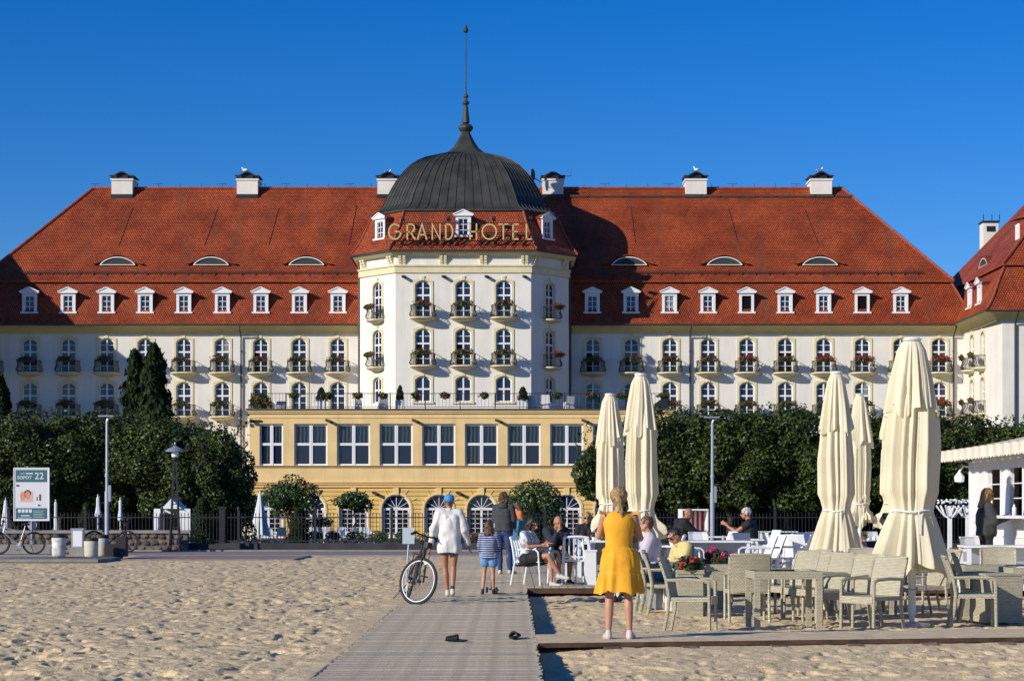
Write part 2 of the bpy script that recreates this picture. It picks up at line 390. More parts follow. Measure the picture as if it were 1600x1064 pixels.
def window_spec(w, h, rise, trans=.60, bars=(.2, .4, .8), surround=True, keystone=True, mull=.13, fw=.1, cream='cream_pale', glass_=('glass',) * 4, sill=False):
    s = MB()
    if surround:
        t = .19; W = w + 2 * t
        n_ = 10; oo = [(-W / 2, 0)] + arc(W, h + t, rise * .62 if rise else 0, n_) + [(W / 2, 0)]; ii = [(-w / 2, 0)] + arc(w, h, rise, n_) + [(w / 2, 0)]
        for (a, b_), (c, d) in zip(zip(oo, oo[1:]), zip(ii, ii[1:])):
            s.face([(a[0], -.06, a[1]), (b_[0], -.06, b_[1]), (d[0], -.06, d[1]), (c[0], -.06, c[1])])
            s.face([(c[0], -.06, c[1]), (d[0], -.06, d[1]), (d[0], .02, d[1]), (c[0], .02, c[1])]); s.face([(a[0], -.06, a[1]), (b_[0], -.06, b_[1]), (b_[0], .02, b_[1]), (a[0], .02, a[1])])
        if keystone: s.box(-.13, .13, -.11, .01, h + .0, h + .36)
        if sill: s.box(-W / 2 - .05, W / 2 + .05, -.12, .0, -.16, 0)
    else: s.box(-w / 2, w / 2, -.03, .0, -.05, -.01)
    f = MB(); y0 = .16; y1 = .26
    band(f, w - .01, h - .01, rise, fw, y0, y1, True)
    zt = h * trans
    f.box(-mull / 2, mull / 2, y0 - .03, y1, fw, topz(w, h, rise, 0) - fw)
    f.box(-w / 2 + fw, w / 2 - fw, y0 - .04, y1, zt - .07, zt + .07)
    for b in bars:
        z = h * b; x = w / 2 - fw
        if rise > 0 and z > h - rise: x *= .9
        f.box(-x, -mull / 2, y0 + .03, y1 - .02, z - .022, z + .022); f.box(mull / 2, x, y0 + .03, y1 - .02, z - .022, z + .022)
    kids = [('frame', f.mesh('window_frame', M['frame']), None)]
    k = 0
    for lo, hi in ((fw * .5, zt), (zt, h - .03)):
        for sx in (-1, 1):
            p = MB(); xs = [sx * mull * .2, sx * (w / 2 - .03)]
            a, b = min(xs), max(xs)
            if hi >= h - .05 and rise > 0:
                top = [(a + (b - a) * i / 6, topz(w, h - .03, rise, a + (b - a) * i / 6)) for i in range(7)]
                pts = [(a, lo), (b, lo)] + top[::-1]
            else: pts = [(a, lo), (b, lo), (b, hi), (a, hi)]
            cx = (a + b) / 2; cz = (lo + hi) / 2
            p.face([(x - cx, 0, z - cz) for x, z in pts])
            kids.append(('pane', p.mesh('pane', M[glass_[k]]), (cx, .21, cz))); k += 1
    return ('window', s.mesh('window_surround', M[cream]), kids)

P1 = window_spec(1.33, 3.0, .36)
P1n = [P1, window_spec(1.33, 3.0, .36, glass_=('open', 'glass', 'glass', 'glass')), window_spec(1.33, 3.0, .36, glass_=('open', 'open', 'glass', 'glass')),
       window_spec(1.33, 3.0, .36, glass_=('glass', 'glass', 'glass_c', 'glass')), window_spec(1.33, 3.0, .36, glass_=('glass_c', 'glass_c', 'glass', 'glass_light'))]
T1 = window_spec(1.33, 3.1, .36); T1o = window_spec(1.33, 3.1, .36, glass_=('open', 'glass', 'glass', 'glass'))
T3 = window_spec(1.33, 2.15, .33, trans=.5, bars=(), sill=True)
T3c = window_spec(1.1, 2.15, .33, trans=.5, bars=(), keystone=False)
C1 = window_spec(1.15, 3.1, .36, bars=(.2, .4, .8), fw=.09, mull=.11)

# balcony: bowed slab and bellied wrought iron railing
def balcony_spec(hw, pr):
    s = MB(); n = 14
    sg = lambda v: math.copysign(abs(v) ** .72, v)
    ell = lambda a, k, kk=1: (hw * k * sg(math.cos(a)), -pr * kk * sg(math.sin(a)))
    rings = []
    for k, z in ((1.04, 0), (1.04, -.10), (.97, -.12), (.92, -.17), (.66, -.27), (.3, -.34)):
        rings.append([(*ell(math.pi * i / n, k, k), z) for i in range(n + 1)])
    s.face(rings[0])
    for A, B in zip(rings, rings[1:]):
        for i in range(n): s.face([A[i], A[i + 1], B[i + 1], B[i]])
    s.face(rings[-1])
    r = MB(); H = 1.02
    top = [(*ell(math.pi * i / 18, .97, .95), H) for i in range(19)]
    bot = [(*ell(math.pi * i / 18, .94, .92), .07) for i in range(19)]
    r.path(top, .026, 5); r.path(bot, .022, 4)
    for i in range(0, 27):
        a = math.pi * i / 26
        p = [(*ell(a, .97, .95), H), (*ell(a, .95, .93), .62), (*ell(a, 1.08, 1.1), .25), (*ell(a, .94, .92), .06)]
        r.path(p, .016, 4, cap=False)
    return ('balcony', s.mesh('balcony_slab', M['cream_pale']), [('railing', r.mesh('balcony_railing', M['iron']), None)])
BAL = balcony_spec(1.05, 1.2)
BALs = balcony_spec(.85, .9)

# ---- main wall with real openings
PITCH = 3.335
WX = sorted([s * (11.07 + PITCH * k) for k in range(10) for s in (-1, 1)])
ZA, ZB = 13.2, 9.4
ops = [(x + 43.15, z, 1.33, 3.0, .36) for x in WX for z in (ZA, ZB)]
wl_ = MB(); wall_face(wl_, (-43.15, 0), (43.15, 0), -1.2, 17.1, ops)
wl_.box(-43.1, 43.1, .5, 18, -1.2, 17.0)
wl_.build('wall', M['white'], hotel)
wcount = 0
for x in WX:
    for z in (ZA, ZB):
        sp = P1
        r = random.random()
        if r < .12: sp = P1n[1]
        elif r < .30: sp = P1n[3]
        elif r < .40: sp = P1n[4]
        k = round((x - 11.07) / PITCH)
        if x > 0 and k == 5 and z == ZA: sp = P1n[2]
        if x < 0 and abs(x + 11.07 + 2 * PITCH) < .1 and z == ZA: sp = P1n[1]
        spec_place(sp, hotel, (x, 0, z), jit=.012)
        over_pav = abs(x) < 17 and z == ZB
        if not over_pav: spec_place(BAL, hotel, (x, 0, z - .02))

# ---- wings
for s in (-1, 1):
    xi, xo = s * 43.15, s * 61.15
    side = [(3.0, ZA, 1.2, 3.0, .3), (6.3, ZA, 1.2, 3.0, .3), (3.0, ZB, 1.2, 3.0, .3), (6.3, ZB, 1.2, 3.0, .3)]
    b = MB()
    if s > 0: wall_face(b, (xi, 0), (xi + .45, -12), -1.2, 17.1, [(a, z, w_, h, r) for a, z, w_, h, r in side], .3)
    else: wall_face(b, (xi - .45, -12), (xi, 0), -1.2, 17.1, [(12 - a, z, w_, h, r) for a, z, w_, h, r in side], .3)
    fx0, fx1 = (xi + .45, xo) if s > 0 else (xo, xi - .45)
    frops = [(6.2, ZA, 1.33, 3.0, .36), (9.5, ZA, 1.33, 3.0, .36), (6.2, ZB, 1.33, 3.0, .36), (9.5, ZB, 1.33, 3.0, .36)]
    wall_face(b, (fx0, -12), (fx1, -12), -1.2, 17.1, frops, .3)
    b.box(min(xi + s * .9, xo), max(xi + s * .9, xo), -11.5, 18, -1.2, 17.0)
    b.build('wall', M['white'], hotel)
    for a, z, w_, h, r in frops: spec_place(P1, hotel, (fx0 + a, -12, z), jit=.01)
    if s > 0: N1 = window_spec(1.2, 3.0, .3, bars=(.2, .4, .8))
    for a, z, w_, h, r in side:
        if s > 0: spec_place(N1, hotel, (xi + .45 * a / 12, -a, z), -math.pi / 2 + math.atan2(.45, 12)); spec_place(BALs, hotel, (xi + .45 * a / 12, -a, z - .02), -math.pi / 2 + math.atan2(.45, 12))

# ---- tower
TA, TR, TYC = 5.64, 8.86, 1.86     # half width of the front face, overall half width, depth of the centre
tf = [(-TA, -7), (TA, -7)]; tcl = [(-TR, -3.5), (-TA, -7)]; tcr = [(TA, -7), (TR, -3.5)]
zt = 20.98
t_ = MB()
fx = [TA - 3.36, TA, TA + 3.36]
wall_face(t_, *tf, 8.5, 22.7, [(u, z, 1.33, h, .36 if h > 3 else .33) for u in fx for z, h in ((17.3, 3.1), (13.3, 3.1), (10.3, 2.15))])
cl = math.hypot(TR - TA, 3.5)
co = [(cl / 2, z, w_, h, r) for z, w_, h, r in ((17.3, 1.15, 3.1, .36), (13.3, 1.15, 3.1, .36), (10.3, 1.1, 2.15, .33))]
wall_face(t_, *tcl, 8.5, 22.7, co); wall_face(t_, *tcr, 8.5, 22.7, co)
wall_face(t_, (-TR, 1), (-TR, -3.5), 8.5, 22.7, []); wall_face(t_, (TR, -3.5), (TR, 1), 8.5, 22.7, [])
t_.box(-TR + .6, TR - .6, -2.9, 10, 8.5, 22.8); t_.box(-TA, TA, -6.4, -2.8, 8.5, 22.8)
t_.build('tower_wall', M['white'], hotel)
ca = math.atan2(3.5, TR - TA)
for x in (-3.36, 0, 3.36):
    spec_place(T1, hotel, (x, -7, 17.3), jit=.012); spec_place(T1o if x < .1 else T1, hotel, (x, -7, 13.3), jit=.012); spec_place(T3, hotel, (x, -7, 10.3), jit=.012)
    for z in (17.28, 13.28): spec_place(BAL, hotel, (x, -7, z))
for s in (-1, 1):
    c = (s * (TA + TR) / 2, -5.25)
    for z in (17.3, 13.3): spec_place(C1, hotel, (*c, z), s * ca, jit=.01); spec_place(BALs, hotel, (*c, z - .02), s * ca)
    spec_place(T3c, hotel, (*c, 10.3), s * ca, jit=.01)

def octa(Rr, z, yc=TYC, a=None, b=None):
    """octagon ring, clockwise from the front left corner seen from above"""
    a = .635 * Rr if a is None else a; b = .605 * Rr if b is None else b
    return [(-a, yc - Rr, z), (a, yc - Rr, z), (Rr, yc - b, z), (Rr, yc + b, z), (a, yc + Rr, z), (-a, yc + Rr, z), (-Rr, yc + b, z), (-Rr, yc - b, z)]
def octa_loft(mb, prof, uv=True, f0=0, f1=8):
    v = 0
    for i in range(len(prof) - 1):
        (r0, z0), (r1, z1) = prof[i], prof[i + 1]; A = octa(r0, z0); B = octa(r1, z1); L = math.hypot(r1 - r0, z1 - z0)
        for k in range(f0, f1):
            j = (k + 1) % 8; wa = (Vector(A[j]) - Vector(A[k])).length / 2; wb = (Vector(B[j]) - Vector(B[k])).length / 2
            mb.face([A[k], A[j], B[j], B[k]], [(-wa, v), (wa, v), (wb, v + L), (-wb, v + L)])
        v += L
o_ = MB(); octa_loft(o_, [(8.90, 20.98), (8.98, 21.02), (8.98, 21.5), (9.08, 21.55), (9.08, 21.66), (8.90, 21.68)]); o_.build('frieze_band', M['cream_pale'], hotel)
o_ = MB(); octa_loft(o_, [(8.9, 22.42), (9.2, 22.45), (9.45, 22.62), (9.5, 22.75), (9.2, 22.78)]); o_.build('cornice', M['cream_pale'], hotel)
o_ = MB(); octa_loft(o_, [(9.56, 22.70), (9.66, 22.72), (9.66, 22.84), (9.5, 22.86)]); o_.build('gutter', M['gutter'], hotel)
o_ = MB(); octa_loft(o_, [(9.62, 22.86), (8.98, 23.75), (8.55, 24.6), (8.12, 25.6), (7.85, 26.3)]); o_.build('tower_roof', M['tile'], hotel)
o_ = MB(); octa_loft(o_, [(7.85, 26.3), (7.98, 26.32), (7.98, 26.45), (7.7, 26.5)]); o_.build('dome_ring', M['copper'], hotel)
# hip ridges of the tower roof
for sx, k in ((-1, 0), (1, 1), (1, 2), (-1, 7)):
    h_ = MB(); pr = [(9.62, 22.9), (8.98, 23.8), (8.55, 24.65), (8.12, 25.65), (7.87, 26.3)]
    h_.path([octa(r_, z_ + .02)[k] for r_, z_ in pr], .1, 6); h_.build('hip_ridge', M['ridge'], hotel)
# brackets under the cornice
def bracket(parent, x, y, rz):
    b = MB()
    for sx in (-.17, .17):
        for i in range(4): b.box(sx - .12, sx + .12, -.06 - .09 * i, .02, 21.68 + i * .2, 21.68 + (i + 1) * .2)
    b.build('bracket', M['cream_pale'], parent, loc=(x, y, 0), rz=rz)
for x in (-5.1, -1.67, 1.67, 5.1): bracket(hotel, x, -7.02, 0)
for s in (-1, 1):
    for f in (.12, .88):
        bracket(hotel, s * (TA + (TR - TA) * f), -7 + 3.5 * f - .02, s * ca)
for x in (-5.0, -1.67, 1.9, 5.05):
    b = MB(); b.beam((x, -7.0, 20.75), (x + .12, -7.5, 20.6), .3, .14); b.build('floodlight', M['black'], hotel)

# dome of separate standing seam sheets
DPROF = [(7.75, 26.47), (7.28, 26.8), (7.02, 27.15), (6.72, 27.9), (6.32, 28.7), (5.95, 29.4), (5.55, 30.0), (5.2, 30.45), (4.68, 31.02), (4.05, 31.5), (3.4, 31.85), (2.6, 32.1), (2.0, 32.25)]
for k in range(8):
    n = 12 if k in (0, 4) else 8 if k in (1, 3, 5, 7) else 11
    for i in range(n):
        b = MB(); f0, f1 = i / n, (i + 1) / n; prev = None
        for r_, z_ in DPROF:
            o = octa(r_, z_); A = Vector(o[k]); B = Vector(o[(k + 1) % 8]); e = (B - A); nrm = Vector((e.y, -e.x, 0)).normalized() + Vector((0, 0, .35 if z_ < 30 else 1.2)); nrm.normalize()
            a = A + e * f0; c = A + e * f1; s_ = min(.05 / e.length, .3 / n)
            l1 = A + e * (f0 + s_) + nrm * .05; l0 = a + nrm * .05
            l2 = A + e * (f0 + s_)
            cur = [tuple(p) for p in (a, l0, l1, l2, c)]
            if prev:
                for q in range(4): b.face([prev[q], prev[q + 1], cur[q + 1], cur[q]])
            prev = cur
        b.build('dome_sheet', M['copper'], hotel)
o_ = MB(); octa_loft(o_, [(2.05, 32.22), (1.55, 32.5), (1.15, 32.85), (.80, 33.4), (.5, 34.0), (.36, 34.35), (.42, 34.45)]); 
cx_, cy_ = 0, TYC
o_.lathe([(.2, 34.4), (.52, 34.48), (.66, 34.7), (.66, 34.85), (.5, 35.0), (.2, 35.1), (.34, 35.2), (.3, 35.6), (.2, 36.6), (.14, 36.75), (.3, 36.85), (.32, 37.0), (.15, 37.15), (.13, 37.35), (.24, 37.45), (.24, 37.6), (.09, 37.7), (.06, 38.2), (.045, 43.05), (.2, 43.15), (.24, 43.3), (.16, 43.45), (.02, 43.9)], (0, TYC, 0), 12)
o_.build('finial_spire', M['copper'], hotel)
b = MB()
for k in range(4): b.box(-.02 + 0, .02, TYC - .3, TYC + .3, 38.2, 38.24)
b.build('lightning_rod_arm', M['iron'], hotel)

# ---- the big roofs
def ring(rect, p, z):
    x0, x1, y0, y1 = rect; return [(x0 - p, y0 - p, z), (x1 + p, y0 - p, z), (x1 + p, y1 + p, z), (x0 - p, y1 + p, z)]
def rect_loft(mb, rect, prof, skip=()):
    v = 0
    for (p0, z0), (p1, z1) in zip(prof, prof[1:]):
        A = ring(rect, p0, z0); B = ring(rect, p1, z1); L = math.hypot(p1 - p0, z1 - z0)
        for k in range(4):
            if k in skip: continue
            j = (k + 1) % 4; ax = 0 if k % 2 == 0 else 1
            mb.face([A[k], A[j], B[j], B[k]], [(A[k][ax], v), (A[j][ax], v), (B[j][ax], v + L), (B[k][ax], v + L)])
        v += L
LOW = [(1.15, 17.27), (.78, 17.75), (.42, 18.35), (.05, 19.2), (-.4, 20.2), (-.95, 21.3)]
UP = [(-.62, 21.22), (-1.25, 21.85), (-2.2, 22.93), (-9.0, 30.6)]
MAIN = (-43.15, 43.15, 0, 18)
wings = [(-61.15, -43.15, -12, 17.6), (43.15, 61.15, -12, 17.6)]
for nm, rc in (('main', MAIN), ('wing', wings[0]), ('wing', wings[1])):
    b = MB(); rect_loft(b, rc, LOW); b.build('lower_roof', M['tile'], hotel)
    b = MB(); rect_loft(b, rc, UP); b.build('upper_roof', M['tile'], hotel)
    b = MB(); rect_loft(b, rc, [(0, 16.55), (.06, 16.72), (.12, 16.74), (.14, 16.8), (.4, 17.05), (.75, 17.2), (1.08, 17.25)]); b.build('eaves_cove', M['cream'], hotel)
    b = MB(); rect_loft(b, rc, [(1.08, 17.2), (1.22, 17.18), (1.28, 17.26), (1.27, 17.33), (1.12, 17.3)]); b.build('gutter', M['gutter'], hotel)
    b = MB(); rect_loft(b, rc, [(-.95, 21.22), (-.60, 21.12), (-.585, 21.22), (-.62, 21.23)]); b.build('drip_edge', M['ridge'], hotel)
    # ridge and hips
    x0, x1, y0, y1 = rc
    for (sx, sy) in ((-1, -1), (1, -1)):
        h_ = MB(); X = x0 if sx < 0 else x1
        h_.path([(X + sx * p, y0 - p, z + .05) for p, z in UP], .13, 6)
        h_.path([(X + sx * p, y0 - p, z + .03) for p, z in LOW], .11, 6); h_.build('hip_ridge', M['ridge'], hotel)
    h_ = MB()
    if nm == 'main': h_.path([(x0 + 9, 9, 30.62), (x1 - 9, 9, 30.62)], .15, 6)
    else: h_.path([((x0 + x1) / 2, y0 + 9, 30.62), ((x0 + x1) / 2, y1 - 9, 30.62)], .15, 6)
    h_.build('ridge', M['ridge'], hotel)
# ridge hooks, snow guards
g = MB()
for i in range(36):
    x = -34 + i * 1.94
    if abs(x) < 7: continue
    g.beam((x, 9, 30.6), (x, 9, 31.05), .04, .04)
    if i % 3 == 0: g.beam((x - .5, 9, 31.02), (x + .4, 9, 31.02), .03, .03)
g.build('ridge_hooks', M['iron'], hotel)
g = MB(); yr = lambda z: 1.25 + (z - 21.85) / (7.67 / 6.8) * 0 if z < 0 else 2.2 + (z - 22.93) * (6.8 / 7.67)
g.beam((-40, 1.2, 22.0), (40, 1.2, 22.0), .05, .04); g.beam((-40, 1.15, 22.12), (40, 1.15, 22.12), .04, .04)
for i in range(68): x = -39.6 + i * 1.18; g.beam((x, 1.1, 21.75), (x, 1.3, 22.16), .05, .05)
g.build('snow_guard', M['gutter'], hotel)
g = MB(); zz = 29.75; y_ = yr(zz)
for i in range(16): x = 7.6 + i * 1.72; g.box(x, x + 1.55, y_ - .2, y_ - .05, zz - .06, zz + .12)
g.build('snow_guard', M['wood_dark'], hotel)
# lightning conductor strips on the roof
for x0, za, zb, dx in ((-30.2, 28.6, 24.6, -.6), (-22.5, 28.6, 24.7, -.7), (-17.0, 28.6, 24.8, -.5), (-5 - 5, 28.8, 24.8, -.4), (14.8, 28.6, 25, .2), (23.6, 28.5, 25, .5), (30.5, 28.3, 25, .7)):
    g = MB(); g.beam((x0, yr(za) - .03, za), (x0 + dx, yr(zb) - .03, zb), .05, .03); g.build('conductor_strip', M['gutter'], hotel)

# dormers
def dormer_spec(w=1.22, h=1.62, depth=2.0):
    s = MB()
    s.box(-w / 2 - .03, -w / 2 + .2, 0, .12, 0, h); s.box(w / 2 - .2, w / 2 + .03, 0, .12, 0, h)
    s.cur = 1; s.box(-w / 2 - .01, -w / 2 + .18, .12, depth, 0, h); s.box(w / 2 - .18, w / 2 + .01, .12, depth, 0, h); s.cur = 0
    s.box(-w / 2 + .2, w / 2 - .2, 0, .2, h - .22, h)
    s.box(-w / 2 - .16, w / 2 + .16, -.16, .3, -.14, 0)                     # sill
    s.box(-w / 2 - .2, w / 2 + .2, -.16, .1, h, h + .1); s.cur = 1; s.box(-w / 2 - .16, w / 2 + .16, .1, depth, h, h + .09); s.cur = 0                  # cornice
    a, b, z0, z1 = -w / 2 - .26, w / 2 + .26, h + .1, h + .48
    for y in (-.14,): s.face([(a, y, z0), (b, y, z0), (0, y, z1)])
    s.cur = 1; s.face([(a, -.2, z0), (0, -.2, z1), (0, depth, z1), (a, depth, z0)]); s.face([(b, -.2, z0), (0, -.2, z1), (0, depth, z1), (b, depth, z0)])
    s.cur = 0; s.beam((a, -.17, z0 + .02), (0, -.17, z1 + .03), .08, .09); s.beam((b, -.17, z0 + .02), (0, -.17, z1 + .03), .08, .09)
    f = MB(); iw = w - .4; ih = h - .22
    band(f, iw, ih, 0, .06, .1, .2, True); f.box(-.03, .03, .08, .2, 0, ih)
    for k in (1, 2): f.box(-iw / 2, iw / 2, .1, .18, ih * k / 3 - .025, ih * k / 3 + .025)
    p = MB(); p.face([(-iw / 2, 0, -ih / 2), (iw / 2, 0, -ih / 2), (iw / 2, 0, ih / 2), (-iw / 2, 0, ih / 2)])
    return ('dormer', s.mesh('dormer', [M['frame'], M['ridge']]), [('frame', f.mesh('dormer_frame', M['frame']), None), ('pane', p.mesh('pane', M['glass']), (0, .15, ih / 2))])
DO = dormer_spec(); pd = MB(); pd.face([(-.41, 0, -.7), (.41, 0, -.7), (.41, 0, .7), (-.41, 0, .7)]); pdm = pd.mesh('pane', M['open']); pdl = pd.mesh('pane', M['glass_light'])
for s in (-1, 1):
    for k in range(9):
        sw = None
        if s > 0 and k in (4, 7): sw = {0: None, 1: pdm}
        if s > 0 and k == 2: sw = {1: pdl}
        spec_place(DO, hotel, (s * (11.0 + PITCH * k), -.42, 18.42), jit=.01, swap=sw)
for x, y, rz in ((0, -6.9, 0), (-7.05, -5.1, -ca), (7.05, -5.1, ca)):
    sx = x * 1.0; spec_place(DO, hotel, (sx, y - .25, 24.1), rz)
for dy in (-4.0, -7.5): spec_place(DO, hotel, (42.75, dy, 18.42), -math.pi / 2)
# eyebrow dormers
def eyebrow_spec():
    W = 1.55; H = .70
    hz = lambda x: H * math.cos(math.pi * x / 2 / (W * 1.45)) ** 2 * 1.12 if abs(x) < W * 1.45 else 0
    s = MB(); n = 28; xs = [-W * 1.45 + 2.9 * W * i / n for i in range(n + 1)]; pr = None; k = 6.8 / 7.67
    for i, x in enumerate(xs):
        z = hz(x) + .03; c = [(x, -.12, z + .08), (x, .3, z + .07), (x, z * k + .42, z + .05)]
        if pr:
            for q in range(2): s.face([pr[q], c[q], c[q + 1], pr[q + 1]], [(pr[q][0], q), (x, q), (x, q + 1), (pr[q][0], q + 1)])
            s.face([(pr[0][0], -.12, pr[0][2] - .09), (x, -.12, z - .01), c[0], pr[0]], [(0, 0), (.1, 0), (.1, .1), (0, .1)])
        pr = c
    f = MB(); m = 20; U = []
    lens = lambda x: max(0, (H * .98) * (1 - (x / W) ** 2) ** .8)
    for i in range(m + 1): x = -W + 2 * W * i / m; U.append((x, lens(x)))
    for (a, b), (c, d) in zip(U, U[1:]):
        f.face([(a, -.1, b), (c, -.1, d), (c * .93, -.1, d * .88), (a * .93, -.1, b * .88)]); f.face([(a * .93, -.1, b * .88), (c * .93, -.1, d * .88), (c * .93, .1, d * .88), (a * .93, .1, b * .88)])
    f.box(-W, W, -.12, .05, -.06, 0)
    p = MB(); p.face([(x * .95, 0, z * .9) for x, z in U]); 
    return ('eyebrow_dormer', s.mesh('eyebrow', M['tile']), [('frame', f.mesh('eyebrow_frame', M['frame']), None), ('mesh_panel', p.mesh('mesh_panel', M['mesh']), (0, .0, 0))])
EY = eyebrow_spec()
for px in (184, 330, 479, 983, 1132, 1281):
    x = (px - 800) / FPX * 174 - XC; spec_place(EY, hotel, (x, 1.92, 22.8))

# chimneys
for px, cut in ((190, 1), (386, 1), (606, 1), (864, 1), (1088, 1), (1284, 1)):
    x = (px - 800) / FPX * 180 - XC; b = MB(); y0 = 8.15
    ch = MB(); ch.box(x - .95, x + .95, y0, y0 + 2.6, 28.5, 31.2); ch.box(x - 1.03, x + 1.03, y0 - .08, y0 + 2.68, 31.2, 31.36)
    c = ch.build('chimney', M['white'], hotel)
    b.box(x - 1.0, x + 1.0, y0 - .06, y0 + .4, 29.3, 29.95); b.build('flashing', M['iron'], c)
    b = MB(); n = 10; pr = None
    for i in range(n + 1):
        u = -1 + 2 * i / n; z = 31.6 + .42 * math.cos(u * 1.9) ** 2 * (1 if abs(u) < .82 else 0) + .05 * abs(u); q = [(x + u * 1.12, y0 - .15, z), (x + u * 1.12, y0 + 2.75, z)]
        if pr: b.face([pr[0], q[0], q[1], pr[1]]); b.face([pr[0], q[0], (q[0][0], q[0][1], q[0][2] - .13), (pr[0][0], pr[0][1], pr[0][2] - .13)])
        pr = q
    for sx in (-.95, .95): b.box(x + sx - .06, x + sx + .06, y0, y0 + .1, 31.3, 31.7)
    b.box(x - .5, x + .5, y0 + .1, y0 + 2.3, 31.3, 31.75)
    b.build('chimney_cap', M['iron'], c)
# satellite dish, aerial on the chimney right of the dome
x = (864 - 800) / FPX * 180 - XC
b = MB(); b.path([(x - 1, 7.6, 30.9), (x - 1.7, 7.4, 31.2)], .04, 6); b.lathe([(.05, 0), (.3, .03), (.5, .12)], (0, 0, 0), 14)
b2 = MB(); b2.ell((x - 1.85, 7.2, 31.5), (.28, .10, .62), 14, 8, Matrix.Rotation(R(35), 3, 'Z')); b2.path([(x - 1, 7.6, 30.9), (x - 1.7, 7.4, 31.3)], .04, 6)
b2.path([(x + 1, 7.6, 31.5), (x + 1.6, 7.6, 31.5), (x + 1.6, 7.6, 32.1)], .035, 6); b2.build('satellite_dish', M['iron'], hotel)
# chimney stack on the right wing
b = MB(); X, Y, Z = 48.8, 13.4, 26.4
ch = MB(); ch.box(X - .7, X + .7, Y, Y + 1.5, Z - 1, Z + 1.7); c = ch.build('chimney', M['white'], hotel)
b.box(X - .8, X + .8, Y - .1, Y + 1.6, Z + 1.75, Z + 1.9); b.box(X - .4, X + .4, Y - .05, Y + 1.2, Z + .9, Z + 1.4)
for k in (-.7, .1, .8): b.beam((X + k, Y, Z + 1.9), (X + k, Y, Z + 2.5), .06, .06)
b.build('chimney_cap', M['iron'], c)
# shed dormer and small arched dormer on the right wing roof
b = MB(); b.box(46.2, 48.6, -7.5, -6.0, 23.6, 25.3); b.face([(45.6, -7.7, 25.35), (45.6, -5.8, 25.35), (49.5, -5.8, 26.2), (49.5, -7.7, 26.2)]); d_ = b.build('shed_dormer', M['ridge'], hotel)
b = MB(); b.box(46.1, 46.2, -7.3, -6.2, 23.8, 25.2); b.build('frame', M['frame'], d_)
spec_place(EY, hotel, (44.95 + .12, 0.5, 22.5), -math.pi / 2)

# downpipes with offset under the eaves
for x, yy, yw_ in [((377 - 800) / FPX * YW - XC, -1.15, 0), ((1078 - 800) / FPX * YW - XC, -1.15, 0), (-TR - .25, -1.15, 0), (TR + .25, -1.15, 0), (42.3, -1.15, 0)]:
    b = MB(); b.path([(x, yy, 17.2), (x, yy, 16.95), (x, -.16, 16.3), (x, -.16, 16.0), (x, -.16, 0)], .075, 8)
    for z in (15, 12, 9, 6): b.lathe([(.1, 0), (.1, .12)], (x, -.16, z), 8)
    b.build('downpipe', M['gutter'], hotel)
for s in (-1, 1):
    b = MB(); b.path([(s * (TR + .15), -3.3, 22.7), (s * (TR + .12), -3.2, 22.2), (s * (TR + .12), -3.2, 9)], .075, 8); b.build('downpipe', M['gutter'], hotel)
b = MB(); b.path([(44.6, -13.2, 17.2), (44.6, -12.9, 16.9), (44.6, -12.15, 16.3), (44.6, -12.15, 0)], .08, 8); b.build('downpipe', M['gutter'], hotel)

